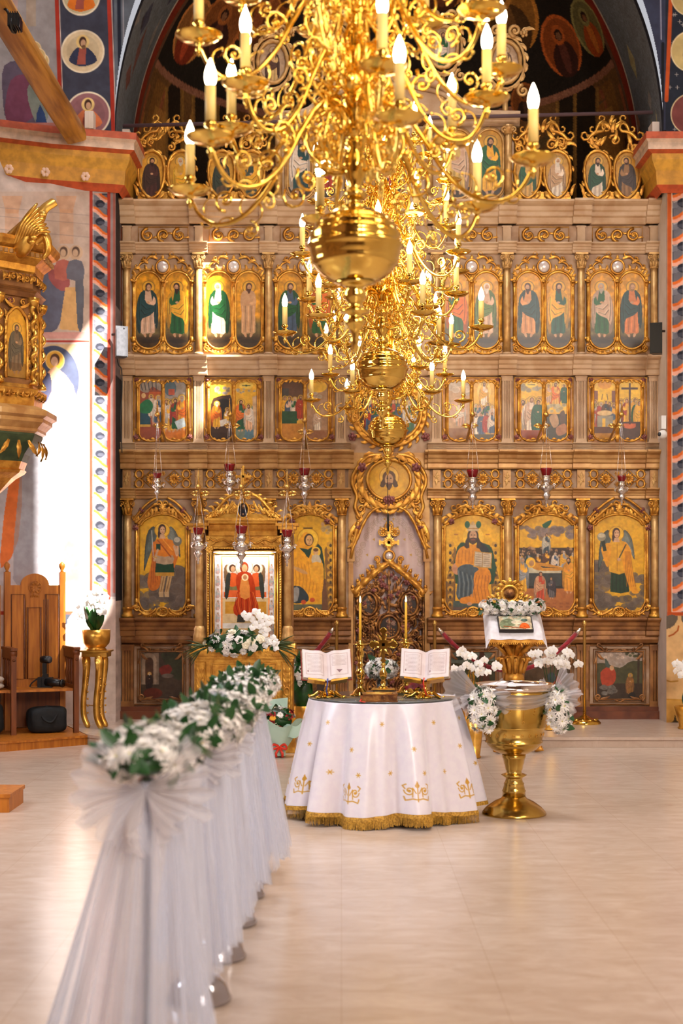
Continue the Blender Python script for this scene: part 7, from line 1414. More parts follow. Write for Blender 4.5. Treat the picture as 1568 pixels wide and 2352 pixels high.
b.grid(cl, 40, 24); solo(b, 'white_cloth', 'white_cloth', 'white cloth spread over the sloping top of the gilded lectern', 'cloth', (LX, LY, zl(1440)))
sl_ = .26/.36; th = math.atan(sl_); ic = thing('small_icon', 'small framed icon lying on the white cloth of the lectern', 'icon', (LX, LY-.07, zl(1440)+.03))
def tilt(x, s, h): return (LX+x, LY-.175+s*math.cos(th)-h*math.sin(th), zl(1461)+.045+s*math.sin(th)+h*math.cos(th))
b = MB(); V = [tilt(x, s, h) for x in (-.155, .155) for s in (0, .21) for h in (-.008, .022)]; b.add(V, [(0, 1, 3, 2), (4, 6, 7, 5), (0, 4, 5, 1), (2, 3, 7, 6), (0, 2, 6, 4), (1, 5, 7, 3)], 0, False); b.build('case', 'dark_box', ic)
c = Cv(0, 0, 76, 52, (196, 180, 150), 1.6); c.clouds(30, 10, 30, 8, (170, 180, 160), 10, 3); c.poly([(4, 20), (26, 10), (40, 30), (20, 46), (2, 44)], (120, 130, 100), sm=3); c.ell(40, 24, 12, 8, (220, 206, 180)); c.poly([(46, 46), (54, 28), (66, 30), (70, 48)], (220, 96, 36), sm=3); c.ell(60, 16, 8, 6, (90, 110, 100)); c.line([(10, 40), (30, 44), (60, 50)], 3, (160, 80, 40)); c.noise(6, .16)
def ti(X, Y): x = X/76*.29-.145; s = .20-Y/52*.19; h = .0235; return LX+x, LY-.175+s*math.cos(th)-h*math.sin(th), zl(1461)+.045+s*math.sin(th)+h*math.cos(th)
c.build('painting', 'print', ti, None, ic)
g = thing('flower_garland', 'garland of white chrysanthemums laid across the top of the lectern', 'flowers', (LX-.02, LY+.02, zl(1396)), None, local=True)
for i in range(7): bunch(g, (-.24+i*.08, .0, .012*math.sin(i*1.3)-.0), (.055, .05, .062), 8, .040, 5, .055, 60+i, (0, -1, .5), .1)
b = MB(); b.tube([(-.26, .02, 0), (.26, .02, 0)], .045, 8); b.build('foliage', 'leaf', g)

# ================================================================ STANCHIONS, ROPES
def stanchion(px, lab, Y=14.5):
    x = (px-CX)/F*Y; s = thing('rope_stanchion', lab, 'stanchion', (x, Y, .1), 'gold rope stanchions before the altar screen'); b = MB()
    b.lathe([(.165, .1), (.165, .112), (.15, .13), (.12, .15), (.06, .165), (.035, .18), (.02, .19)], 28, (x, Y))
    for k in range(10): a = 2*PI*k/10; b.ball((x+.115*math.cos(a), Y+.115*math.sin(a), .142), .03, 7, 5, (1, 1, .45))
    b.build('base', 'brass', s); b = MB(); b.lathe([(.017, .18), (.017, 1.10), (.026, 1.105), (.026, 1.13), (.012, 1.15), (.001, 1.155)], 12, (x, Y)); b.build('post', 'stand_gold', s); return x
SX = [stanchion(773, 'gold rope stanchion left of the royal doors, behind the red-covered open book'), stanchion(998, 'gold rope stanchion right of the royal doors, behind the brown-covered open book'), stanchion(1342, 'gold rope stanchion right of the brass font, whole pole and base in view'), stanchion(540, 'gold rope stanchion hidden behind the gilded icon stand')]
def rope(x0, x1, sag, lab):
    r = thing('barrier_rope', lab, 'rope', ((x0+x1)/2, 14.5, 1.0), 'red velvet barrier ropes'); P = [(x0+(x1-x0)*t, 14.5-.03*math.sin(PI*t), 1.08-sag*(1-(2*t-1)**2)) for t in [i/28 for i in range(29)]]
    b = MB(); b.tube(P[1:-1], .024, 10); b.build('velvet_rope', 'red_velvet', r)
    for A in (P[:2], P[-2:]): b = MB(); b.tube(A, [.012, .025] if A[0] == P[0] else [.025, .012], 8); b.build('metal_end', 'silver', r)
rope(SX[1]+.03, SX[2]-.03, .44, 'long red velvet rope sagging behind the lectern and brass font'); rope(SX[3]+.03, SX[0]-.03, .40, 'red velvet rope between the icon stand and the red-covered open book')

# ================================================================ ORCHIDS AND POTS
def orchid(root, base, stems, s, seed, leaves=6, ls=.17):
    q = random.Random(seed); base = Vector(base)
    for tip, n in stems:
        tip = Vector(tip); mid = base*.45+tip*.55; mid.z = max(tip.z, base.z)+abs(tip.x-base.x)*.25; P = smooth_path([base, base*.7+mid*.3+Vector((0, 0, .03)), mid, tip], 6); b = MB(); b.tube(P, .0035, 5); b.build('stem', 'leaf', root)
        for i in range(n):
            t = 1-i/max(n, 1)*.5; p = P[min(len(P)-1, int(t*(len(P)-1)))]; inst('orchid_bloom', ORCH, root, p+Vector((q.uniform(-.03, .03), -.02+q.uniform(-.02, .01), q.uniform(-.03, .03))), (q.uniform(-.6, .6), -1, q.uniform(-.2, .4)), s*q.uniform(.85, 1.1), q.uniform(-.3, .3))
    for i in range(leaves):
        a = 2*PI*i/leaves+q.uniform(-.3, .3); b = MB(); petal(b, tuple(base), a, q.uniform(.6, 1.2), ls*q.uniform(.8, 1.1), ls*.2, 0, -.35, 6); b.build('leaf', 'leaf', root)
# left orchid on its gilt stand
sx, sy = (221-CX)/F*14.07, 14.07; ks = F/14.07; zs = lambda py: EYE-(py-HY)/ks
g = thing('plant_stand', 'tall gilded side table with curved carved legs under the orchid pot by the left wall', 'side table', (sx, sy, .1)); b = MB(); b.prism_z([(sx-.15, sy-.1), (sx+.14, sy-.13), (sx+.15, sy+.13), (sx-.15, sy+.13)], zs(1497), zs(1493)); b.prism_z([(sx-.13, sy-.08), (sx+.12, sy-.11), (sx+.13, sy+.11), (sx-.13, sy+.11)], zs(1508), zs(1497)); b.build('table_top', 'gilt_bright', g)
for dx, dy in ((.035, -.09), (-.115, .04), (.05, .1)):
    b = MB(); X = sx+dx; b.tube(smooth_path([(X, sy+dy, zs(1506)), (X+.015, sy+dy-.02, zs(1530)), (X, sy+dy-.01, zs(1570)), (X-.02, sy+dy, zs(1610)), (X-.015, sy+dy, zs(1645)), (X+.02, sy+dy-.01, .13), (X+.045, sy+dy-.02, .115)], 4), [.036, .04, .046, .043, .040, .038, .036, .034, .032, .031, .030, .03, .03, .03, .03, .03, .03, .03, .03, .03, .03, .028, .026, .02, .015][:25], 8)
    for i in range(8): b.ball((X+.03, sy+dy-.04, zs(1525+i*16)), .011, 5, 4)
    b.leaf(X, zs(1512), -PI/2, .12, .03, sy+dy-.05, 0, lift=-.02); b.build('curved_leg', 'gilt_bright', g)
b = MB(); b.tube([(sx-.11, sy+.05, zs(1620)), (sx+.05, sy-.09, zs(1620))], .006, 5); b.build('stretcher', 'gilt_bright', g)
g = thing('potted_orchid', 'white orchid in a ribbed gold pot on the gilded side table by the wall', 'potted plant', (sx, sy, zs(1493)), None, local=True)
b = MB(); b.lathe([(.10, .001), (.10, .012), (.088, .02), (.10, .035), (.13, .07), (.138, .12), (.14, .20), (.132, .20), (.12, .16), (0, .16)], 36, flute=.02); b.build('gold_pot', 'gilt_bright', g)
orchid(g, (-.01, 0, .17), [((-.17, -.03, .44), 4), ((-.12, -.02, .52), 4), ((-.03, -.04, .50), 5), ((.04, -.02, .56), 5), ((.12, -.03, .48), 5), ((.08, -.06, .40), 4), ((-.20, -.03, .33), 2)], .043, 3, 7, .27)
def vase_plant(name, lab, px, Y, floor, rtop, h, stems, seed, cat='potted plant', mname='gilt_bright', base_r=.06, leaves=4, ls=.16, blooms=.05):
    x = (px-CX)/F*Y; g = thing(name, lab, cat, (x, Y, floor), None, local=True); b = MB(); b.lathe([(base_r, 0.001), (base_r*1.05, .012), (base_r*.9, .02), (rtop*.7, h*.4), (rtop, h), (rtop*.94, h), (rtop*.6, h*.5), (0, h*.5)], 24, flute=.03); b.build('gold_vase', mname, g)
    orchid(g, (0, 0, h*.9), [((dx, -.03, z-floor), n) for dx, z, n in stems], blooms, seed, leaves, ls); return g
vase_plant('potted_orchid', 'white orchid in a tapered gold vase between the draped table and the font', 1088, 12.5, 0, .10, .42, [(-.13, .90, 3), (-.05, .84, 4), (.03, .78, 4), (.10, .74, 3), (-.16, .76, 3), (.20, .78, 3)], 5, blooms=.043)
b = MB(); q = vase_plant('potted_orchid', 'white orchid in a gold pot behind the right bow of the brass font', 1265, 13.9, .1, .11, .28, [(-.22, .80, 4), (-.12, .74, 4), (-.02, .86, 5), (.08, .76, 4), (.17, .72, 4), (.26, .76, 4)], 8, blooms=.047, base_r=.09)
vase_plant('potted_orchid', 'white orchid in a gold pot cut off by the right edge of the picture', 1580, 14.0, .1, .14, .22, [(-.12, .70, 3), (-.08, .62, 3), (.0, .74, 3)], 9, blooms=.05, base_r=.1, ls=.22)
x = (700-CX)/F*13.9; g = thing('potted_orchid', 'white flowers with dark leaves in a wide gold planter beside the icon stand', 'potted plant', (x, 13.9, .1), None, local=True); b = MB(); b.lathe([(.12, .001), (.12, .012), (.105, .02), (.12, .05), (.15, .24), (.142, .24), (.12, .2), (0, .2)], 40, flute=.025); b.build('gold_planter', 'gilt_bright', g)
bunch(g, (-.03, 0, .56), (.11, .10, .14), 14, .05, 40, .10, 77, (0, -1, .3), .4, [(ROSE_W, 'rose'), (ORCH, 'orchid_bloom')]); core(g, (-.02, .02, .38), (.10, .08, .2))
# wrapped bouquet
x, y = (642-CX)/F*12.55, 12.55; g = thing('wrapped_bouquet', 'mixed bouquet in mint green paper tied with a red ribbon on the floor', 'bouquet', (x, y, 0), None, local=True); b = MB()
def wr(u, v): a = 2*PI*u; r = .045+.14*max(0, v-.2)**.8*(1+.12*math.cos(5*a)); return (r*math.cos(a)*1.15, r*math.sin(a)*.75, .012+.30*v+.035*math.cos(3*a+1)*v)
b.grid(wr, 40, 12, closed=True); b.add([(-.16, .05, .26), (.06, .05, .30), (.07, .06, .52), (-.14, .06, .50)], [(0, 1, 2, 3)], 0, False); b.grid(lambda u, v: (.03+.20*u, -.05-.03*math.sin(3*u), .14+.10*u+.13*v*(1-u*.4)+.02*math.sin(8*u)), 10, 6); b.build('paper_wrap', 'mint_paper', g)
bunch(g, (-.01, -.01, .34), (.14, .08, .10), 20, .034, 30, .06, 12, (0, -1, .7), .1, [(ROSE_Y, 'rose'), (MUM[0], 'chrysanthemum'), (ROSE_R, 'rose'), (ROSE_C, 'rose'), (ROSE_R, 'rose'), (MUM[1], 'chrysanthemum')]); core(g, (-.01, 0, .32), (.12, .07, .08))
b = MB(); b.lathe([(.052, .085), (.05, .10), (.052, .115)], 16)
for q in (-1, 1): b.tube(smooth_path([(0, -.05, .10), (q*.05, -.08, .12), (q*.06, -.08, .08), (0, -.055, .095)], 4), .012, 5, flat=.3); b.tube([(0, -.055, .095), (q*.03, -.08, .04), (q*.025, -.07, .006)], .012, 5, flat=.3)
b.build('ribbon', 'ribbon_red', g)
# ================================================================ CHOIR STALLS ON THEIR DAIS (left)
ds = MB(); DP = [(-4.3, 12.75), (-3.05, 12.95), (-2.41, 13.50), (-2.56, 14.2), (-2.8, 14.32), (-3.5, 14.05), (-4.3, 13.5)]
ds.prism_z(DP, .0, .072); ds.prism_z([(x+(.012 if i in (2, 3) else 0), y-(.015 if i < 3 else 0)) for i, (x, y) in enumerate(DP)], .072, .092)
solo(ds, 'wooden_dais', 'oak', 'low varnished wooden dais under the carved seats by the left wall', 'dais', (-3.2, 13.4, 0))
ZD = .092
def stall(cx, cy, rz, label, back=True, sides=(-1, 1)):
    root = thing('choir_stall', label, 'stall', (cx, cy, ZD), 'carved wooden choir stalls', local=True); root.rotation_euler = (0, 0, rz); w = .27   # local: front is -y
    if back:
        b = MB(); pts = [(-w, .03), (w, .03), (w, 1.42)]+[(.14*math.cos(t)+.0, 1.42+.115*math.sin(t)) for t in [PI*i/14 for i in range(15)]]+[(-w, 1.42)]
        b.prism(pts, .0, .03); bb = b.build('backrest', 'oak', root)
        b = MB(); 
        for x0, x1, z0, z1 in ((-.235, -.105, .5, 1.33), (.105, .235, .5, 1.33), (-.075, .055, .5, 1.20)): b.tube([(x0, -.004, z0), (x1, -.004, z0), (x1, -.004, z1), (x0, -.004, z1)], .009, 4, closed=True)
        for i in range(5): b.tube([(-.095+i*.0+.01*i*0, -.002, .5), (-.095, -.002, 1.28)], .004, 4); b.tube([(.085+.012*i, -.002, .5), (.085+.012*i, -.002, 1.28)], .003, 4)
        b.build('panel_moulding', 'oak_dark', bb); b = MB(); b.ring(0, 1.40, .062, .062, .006, -.006, 0, 20)
        for k in range(9): b.leaf(.02*math.cos(k*.7), 1.40+.02*math.sin(k*.7), k*.7, .05, .014, -.006, 1.2, lift=-.012)
        for i in range(5): b.leaf(-.05+.022*i, 1.30, PI/2+(i-2)*.3, .05, .010, -.006, .4, lift=-.010)
        b.build('carved_rosette', 'oak', bb)
        for s in sides:
            b = MB(); b.box(s*w-.028, s*w+.028, -.025, .045, 0, 1.55); b.lathe([(.02, 1.55), (.014, 1.565), (.03, 1.60), (.03, 1.625), (.012, 1.648), (.001, 1.655)], 12, (s*w, .01)); b.build('back_post', 'oak', root)
    b = MB(); b.prism_z([(-w, .0), (w, .0), (w+.03, -.42), (-w-.03, -.42)], .40, .425); b.build('seat', 'oak', root)
    b = MB(); b.box(-w, w, -.01, .0, .03, .40); b.build('apron_panel', 'oak_dark', root)
    for s in sides:
        x = s*(w+.03); b = MB(); b.box(x-.024, x+.024, -.48, -.43, 0, .80); b.tube([(x-.03, -.455, .775), (x+.03, -.455, .775)], .036, 12); b.build('arm_post', 'oak_dark', root)
        b = MB(); b.box(x-.032, x+.032, -.50, .0, .80, .825); b.box(x-.02, x+.02, -.44, -.0, .72, .80); b.build('armrest', 'oak_dark', root)
        b = MB(); b.box(x-.02, x+.02, -.44, 0, .42, .46)
        for k in range(4):
            y = -.08-.1*k; b.lathe([(.016, .46), (.012, .50), (.020, .56), (.012, .62), (.018, .70), (.014, .72)], 8, (x, y)); 
        for k in range(5): b.ring(x*0+0, 0, 0.001, .001, .0001, 0) if False else b.tube([(x, -.04-.1*k+.05*math.cos(t), .70-.045*math.sin(t)*0+.02*math.sin(t)) for t in [PI*i/8 for i in range(9)]], .012, 5)
        b.build('baluster_rail', 'oak_dark', root)
    return root
RZ = math.radians(24)
px_, py_ = -3.02, 14.02
s1 = stall(px_, py_, RZ, 'carved wooden seat with tall round-topped back beside the orchid stand')
s2 = stall(px_-.605*math.cos(RZ), py_-.605*math.sin(RZ), RZ, 'carved wooden seat at the left edge, two cushions stacked on it', sides=(-1,))
def stl(x, y, z, k=0): bx, by = (px_-.605*k*math.cos(RZ), py_-.605*k*math.sin(RZ)); return (bx+x*math.cos(RZ)-y*math.sin(RZ), by+x*math.sin(RZ)+y*math.cos(RZ), ZD+z)
def cushion(z, lab):
    b = MB(); N = 24
    def f(u, v):
        a = 2*PI*u; r = 1/(abs(math.cos(a))**5+abs(math.sin(a))**5)**.2; t = PI*v; return (.20*r*math.cos(a)*math.sin(t)**.35, .17*r*math.sin(a)*math.sin(t)**.35, .032-.032*math.cos(t)*1)
    b.grid(f, N, 10, closed=True); o = b.build('seat_cushion', 'cushion'); o.location = stl(.05, -.22, z, 1); o.rotation_euler = (0, 0, RZ); tag(o, lab, 'cushion', 'cushions on the left seat')
cushion(.426, 'lower beige cushion on the seat at the left edge'); cushion(.492, 'upper beige cushion of the two, a black lens cap standing on it')
x, y, z = stl(.17, -.30, .558, 1); b = MB(); b.lathe([(.038, z), (.040, z+.008), (.037, z+.012), (.037, z+.06), (.041, z+.065), (.041, z+.08), (.03, z+.082)], 20, (x, y)); solo(b, 'lens_barrel', 'black_plastic', 'short black camera lens standing on the upper cushion', 'lens', (x, y, z))
# camera with flash on the seat
x, y, z = stl(.06, -.2, .425, 0); cm_ = thing('camera', 'black camera with tilted flash standing on the wooden seat', 'camera', (x, y, z), None, local=True); b = MB(); b.box(-.07, .07, -.035, .035, .001, .10); b.box(-.07, -.035, -.05, -.035, .005, .09); b.prism([(-.03, .10), (.03, .10), (.022, .132), (-.022, .132)], -.03, .03); cb = b.build('camera_body', 'black_plastic', cm_)
b = MB(); b.tube([(.01, -.02, .055), (.09, -.05, .05), (.17, -.08, .046)], [.038, .038, .034], 16); b.tube([(.17, -.08, .046), (.19, -.087, .045)], .039, 16); b.build('camera_lens', 'black_plastic', cm_)
b = MB(); b.box(-.028, .012, -.02, .02, .132, .24); b.tube([(-.035, 0, .27), (.0, -.02, .275), (.05, -.04, .272)], [.034, .037, .036], 12); fz2 = b.build('flash_unit', 'black_plastic', cm_); b = MB(); b.tube([(.05, -.04, .272), (.056, -.043, .272)], .032, 12); b.build('flash_head', 'grey_plastic', fz2)
b = MB(); b.tube(smooth_path([(-.07, 0, .09), (-.12, -.03, .05), (-.14, -.05, .012), (-.09, -.1, .008), (-.02, -.09, .008)], 5), .007, 5, flat=.3); b.build('strap', 'black_fabric', cm_)
def bag(name, lab, c, sx, sy, sz, seed, rz):
    r = random.Random(seed); ph = [r.uniform(0, 6) for _ in range(6)]; g = thing(name, lab, 'bag', c, 'black equipment bags under the seats', local=True); g.rotation_euler = (0, 0, rz); b = MB()
    def f(u, v):
        a = 2*PI*u; t = PI*v; q = .28; ct = math.copysign(abs(math.cos(t))**.5, math.cos(t)); st_ = math.sin(t)**.4; r_ = 1/(abs(math.cos(a))**4+abs(math.sin(a))**4)**.25
        w = 1+.035*math.sin(5*a+ph[0]+3*t)+.03*math.sin(9*a+ph[1])*math.sin(t); return (sx*r_*math.cos(a)*st_*w, sy*r_*math.sin(a)*st_*w, sz-sz*ct*(1+(.04*math.sin(4*a+ph[2]) if ct < 0 else 0)))
    b.grid(f, 40, 18, closed=True); b.build('bag_body', 'black_fabric', g); b = MB(); b.tube(smooth_path([(-sx*.5, -sy*.7, sz*1.75), (-sx*.3, -sy*1.1, sz*1.1), (sx*.1, -sy*1.15, sz*.9), (sx*.5, -sy*.9, sz*1.7)], 5), .012, 5, flat=.35); b.build('strap', 'black_fabric', g)
    b = MB(); b.tube([(-sx*.8, -sy*.62, sz*1.62), (0, -sy*.75, sz*1.7), (sx*.8, -sy*.62, sz*1.62)], .006, 5); b.build('zip', 'grey_plastic', g)
bag('equipment_bag', 'rounded black bag on the dais under the tall-backed seat', stl(.05, -.32, .0, 0), .185, .115, .125, 3, RZ); bag('equipment_bag', 'bulky glossy black bag on the dais under the seat with cushions', stl(.0, -.32, .0, 1), .23, .12, .155, 4, RZ)
b = MB(); X, Yw = -2.05, 9.35; b.box(-2.9, -2.232, 9.55, 9.98, .0, .10); b.box(-2.9, -2.222, 9.54, 9.99, .10, .125); solo(b, 'wooden_step', 'oak', 'corner of a low wooden step on the floor at the left edge', 'step', (-2.5, 9.7, 0))

# ================================================================ PULPIT on the left wall
PX, PY = -3.20, 13.0; KU = F/PY; zu = lambda py: EYE-(py-HY)/KU
pu = thing('pulpit', 'gilded carved wooden pulpit with columns and a painted saint high on the left', 'pulpit', (PX, PY, zu(1130))); NS = 8; A0 = -PI/2-PI/8
def octo(prof, name, m, flute=0): b = MB(); b.lathe(prof, NS, (PX, PY), a0=A0, a1=A0+2*PI, smooth=False); return b.build(name, m, pu)
rr = lambda px: (px+23)/KU*1.0      # half width in metres of a ring seen reaching this column
octo([(.05, zu(1140)), (.10, zu(1128)), (.22, zu(1100)), (.30, zu(1088)), (.32, zu(1082)), (.30, zu(1078)), (.33, zu(1060))], 'lower_drop', 'gilt')
octo([(.33, zu(1062)), (.36, zu(1046)), (.44, zu(1020)), (.47, zu(1004)), (.47, zu(1000))], 'green_cove', 'green_paint')
octo([(.47, zu(1000)), (.50, zu(996)), (.50, zu(990)), (.54, zu(980)), (.56, zu(976)), (.56, zu(968)), (.60, zu(962)), (.60, zu(950)), (.56, zu(946)), (.50, zu(940)), (.46, zu(938))], 'lower_cornice', 'beige_gold')
octo([(.46, zu(940)), (.47, zu(916)), (.50, zu(912)), (.51, zu(902)), (.46, zu(898)), (.44, zu(890))], 'carved_band', 'gilt')
octo([(.44, zu(892)), (.44, zu(696)), (.46, zu(694)), (.48, zu(684)), (.50, zu(680)), (.46, zu(676)), (.45, zu(672)), (.45, zu(636))], 'body', 'brown_gold')
octo([(.45, zu(640)), (.47, zu(636)), (.48, zu(622)), (.53, zu(612)), (.55, zu(608)), (.55, zu(594)), (.60, zu(588)), (.63, zu(578)), (.63, zu(570)), (.55, zu(568)), (.0, zu(566))], 'upper_cornice', 'gilt')
fcs = [A0+2*PI/NS*(i+.5) for i in range(NS)]
b = MB()
for i in range(NS):
    a = A0+2*PI/NS*i; 
    for t in np.linspace(0, 1, 9)[:-1]:
        a2 = A0+2*PI/NS*(i+1); r_ = .556; x = PX+r_*((1-t)*math.cos(a)+t*math.cos(a2)); y = PY+r_*((1-t)*math.sin(a)+t*math.sin(a2)); b.box(x-.014, x+.014, y-.014, y+.014, zu(606), zu(597)); r2 = .50; x = PX+r2*((1-t)*math.cos(a)+t*math.cos(a2)); y = PY+r2*((1-t)*math.sin(a)+t*math.sin(a2)); b.box(x-.013, x+.013, y-.013, y+.013, zu(986), zu(978))
b.build('dentils', 'beige_gold', pu)
for i in range(NS):
    a = A0+2*PI/NS*i
    if math.sin(a) > .5: continue
    b = MB(); x, y = PX+.46*math.cos(a), PY+.46*math.sin(a); P = []
    for k in range(60): t = k/59; P.append((x+.018*math.cos(t*30), y+.018*math.sin(t*30), zu(888)+t*(zu(712)-zu(888))))
    b.tube(P, .024, 6); b.lathe([(.03, zu(892)), (.045, zu(890)), (.03, zu(884))], 10, (x, y)); b.lathe([(.03, zu(714)), (.05, zu(704)), (.055, zu(694))], 10, (x, y)); b.build('twisted_column', 'gilt_bright', pu)
for a in fcs:
    if math.sin(a) > .3: continue
    ap_ = .44*math.cos(PI/8); nx, ny = math.cos(a), math.sin(a); tx, ty = -ny, nx
    def fc(p, ap_=ap_, nx=nx, ny=ny, tx=tx, ty=ty): return (PX+nx*(ap_+.01-p[1])+tx*p[0], PY+ny*(ap_+.01-p[1])+ty*p[0], p[2])
    b = MB(); H0, H1 = zu(880), zu(720)
    b.tube(smooth_path([(-.11, -.01, H0), (-.11, -.01, H1-.15), (-.07, -.012, H1-.05), (0, -.015, H1), (.07, -.012, H1-.05), (.11, -.01, H1-.15), (.11, -.01, H0)], 5), .015, 6)
    for q in (-1, 1):
        for k in range(7): b.leaf(q*.125, H0+.03+k*.085, PI/2+q*.4, .07, .018, -.02, -q*1.2, lift=-.02)
        b.leaf(q*.03, H1+.0, (.2 if q > 0 else PI-.2), .12, .025, -.02, q*.8, lift=-.02); b.spiral(q*.06, H1+.05, .03, 1.3, 1, .009, -.02, q)
    for k in range(5):
        for zc, w_ in ((zu(656), .03), (zu(914), .034)): b.leaf(-.15+k*.07, zc-.03, PI/2+(.5 if k % 2 else -.5), .09, .026, -.03, (-1 if k % 2 else 1)*1.6, lift=-.03); b.spiral(-.12+k*.07, zc+.012, w_, 1.3, k, .010, -.035, 1 if k % 2 else -1)
    for k in range(3): b.leaf(-.10+k*.10, zu(1018), -PI/2+.5*(k-1), .17, .035, -.04, .3*(k-1), lift=-.03)
    b.rose(-.07, H1+.05, .03, -.02, 1); b.build('panel_carving', ['gilt', 'rose_paint'], pu, fc)
    c = Cv(-30, 0, 30, 165, (222, 160, 40), 1.2); c.noise(16, .06); figure(c, 0, 40, 118, (120, 96, 70), (96, 84, 66), (90, 66, 46), .8, (236, 180, 70)); c.rect(-30, 130, 30, 165, (96, 64, 30), .5)
    def pf_(X, Y, ap_=ap_, nx=nx, ny=ny, tx=tx, ty=ty): u = X/30*.10; q = ap_+.014; return PX+nx*q+tx*u, PY+ny*q+ty*u, H1-.01-(Y/165)*(H1-H0-.02)
    c.build('painting', 'painting', pf_, lambda X, Y: Y > 34*(X/30)**2, pu)
b = MB()   # gilded wing and scroll on top
def wp(px, py, d=0): return ((px-CX)/KU, PY-.35-d, EYE-(py-HY)/KU)
P = [wp(60, 596), wp(74, 588, .06), wp(92, 560, .1), wp(110, 530, .1), wp(124, 508, .08), wp(136, 496, .05), wp(143, 490, .03)]; b.tube(smooth_path(P, 4), [.05+.05*math.sin(PI*min(1, i/18+.15)) for i in range(25)], 10, flat=.7)
for k in range(8):
    a0_, a1_ = wp(56+k*6, 590-k*2, .1), wp(112+k*4, 500+k*9, .14); m_ = wp(84+k*5, 545+k*3, .2); b.tube(smooth_path([a0_, m_, a1_], 5), [.008, .014, .018, .02, .022, .022, .022, .02, .018, .014, .008], 6)
for k in range(7): p = wp(100+k*4, 585-k*10, .16); b.ball(p, .035, 7, 5, (1.2, .6, .8))
b.tube(smooth_path([wp(100, 582, .05), wp(122, 566, .06), wp(131, 582, .06), wp(130, 602, .05), wp(118, 616, .04)], 5), [.03, .035, .04, .042, .044, .044, .042, .042, .04, .04, .038, .036, .036, .034, .034, .03, .028, .026, .024, .02, .016], 8); b.tube([wp(132, 496, .05), wp(141, 500, .06), wp(146, 492, .06)], [.02, .016, .006], 6)
b.tube([wp(40, 562, -.05), wp(70, 548, 0), wp(100, 520, .02), wp(120, 503, .05)], [.04, .06, .05, .02], 6)
b.build('gilded_eagle', 'gilt_bright', pu)

# ================================================================ BEAM, FLOODLIGHT, TIE ROD, SPEAKERS, CAMERA
b = MB(); r_ = random.Random(4); BX, BZ = -2.665, 6.05
def bm(u, v): a = 2*PI*u; r = .105*(1+.04*math.sin(3*a+v*2)); c_ = max(abs(math.cos(a-.2)), abs(math.sin(a-.2))); r /= (.25+.75*c_); return (BX+.04*(1-v)*-1+r*math.cos(a), 8.2+6.02*v, BZ+r*math.sin(a)+.015*math.sin(5*v))
b.grid(bm, 24, 24, closed=True); k = len(b.v); b.f += [tuple(range(24)), tuple(reversed(range(24*24, 25*24)))]; b.m += [0, 0]; b.sm += [False, False]
solo(b, 'wooden_beam', 'beam_wood', 'thick varnished wooden beam running overhead to the left cornice', 'beam', (BX, 11.2, BZ))
b = MB(); x, y, z = at(206, 322, 14.38); b.box(x-.035, x+.05, 14.30, 14.44, 6.105, 6.28); b.box(x-.035, x+.01, 14.29, 14.30, 6.11, 6.27); solo(b, 'beam_bracket', 'plaster_white', 'small pale plaster block beside the end of the wooden beam', 'block', (x, 14.37, 6.105))
x, y, z = at(36, 50, 11.0); g = thing('floodlight', 'small black floodlight fixed beside the wooden beam at top left', 'floodlight', (x, y, z), None, local=True); b = MB(); b.box(-.05, .035, -.06, .06, -.045, .045)
for i in range(5): b.box(-.048+i*.018, -.042+i*.018, -.07, .07, -.06, .055)
b.build('housing', 'black_plastic', g); b = MB(); b.box(.036, .042, -.05, .05, -.06, .02); b.build('glass', 'lens_glass', g); b = MB(); b.tube([(-.02, 0, .0), (-.07, 0, .09), (-.12, 0, .13)], .012, 6); b.tube([(-.02, .065, 0), (-.02, .08, -.06), (-.02, 0, -.085), (-.02, -.08, -.06), (-.02, -.065, 0)], .006, 5); b.build('mounting_yoke', 'black_plastic', g)
b = MB(); b.tube([at(282, 289, 14.75), at(1498, 258, 14.75)], .020, 8); solo(b, 'tie_rod', 'iron', 'thin dark iron tie rod spanning the arch above the altar screen', 'tie rod', at(893, 273, 14.9))
for n, (px, py) in (('left', (290, 322)), ('right', (1503, 305))):
    b = MB(); x, y, z = at(px, py, 14.8); b.box(x-.035, x+.04, 14.75, 14.95, z-.1, z+.1); solo(b, 'anchor_block', 'plaster_white', 'pale plaster block below the %s end of the iron tie rod' % n, 'block', (x, 14.85, z))
def speaker(px, py, s, lab, m):
    x, y, z = at(px, py, 14.42); g = thing('wall_speaker', lab, 'speaker', (x, y, z), 'wall speakers beside the altar screen', local=True); g.rotation_euler = (0, 0, s*.35); b = MB(); b.prism_z([(-.062, -.06), (.062, -.06), (.045, .07), (-.045, .07)], -.155, .155); b.build('cabinet', m, g)
    b = MB(); b.box(-.056, .056, -.068, -.061, -.148, .12); b.box(.02, .032, -.071, -.061, .132, .144); b.build('grille', 'grey_plastic' if m == 'grey_plastic' else 'black_plastic', g); b = MB(); b.tube([(0, .07, .1), (0, .12, .1), (-s*.06, .16, .1)], .012, 6); b.build('bracket', 'black_plastic', g)
speaker(277, 786, 1, 'grey wall speaker at the left end of the altar screen', 'grey_plastic'); speaker(1508, 778, -1, 'dark wall speaker at the right end of the altar screen', 'black_plastic')
b = MB(); P = [at(px, py, 14.62) for px, py in ((268, 820), (272, 838), (279, 850), (280, 900), (277, 960), (280, 1040))]; b.tube(smooth_path(P, 4), .006, 5); solo(b, 'speaker_cable', 'black_plastic', 'thin black cable hanging down from the left wall speaker', 'cable', P[0])
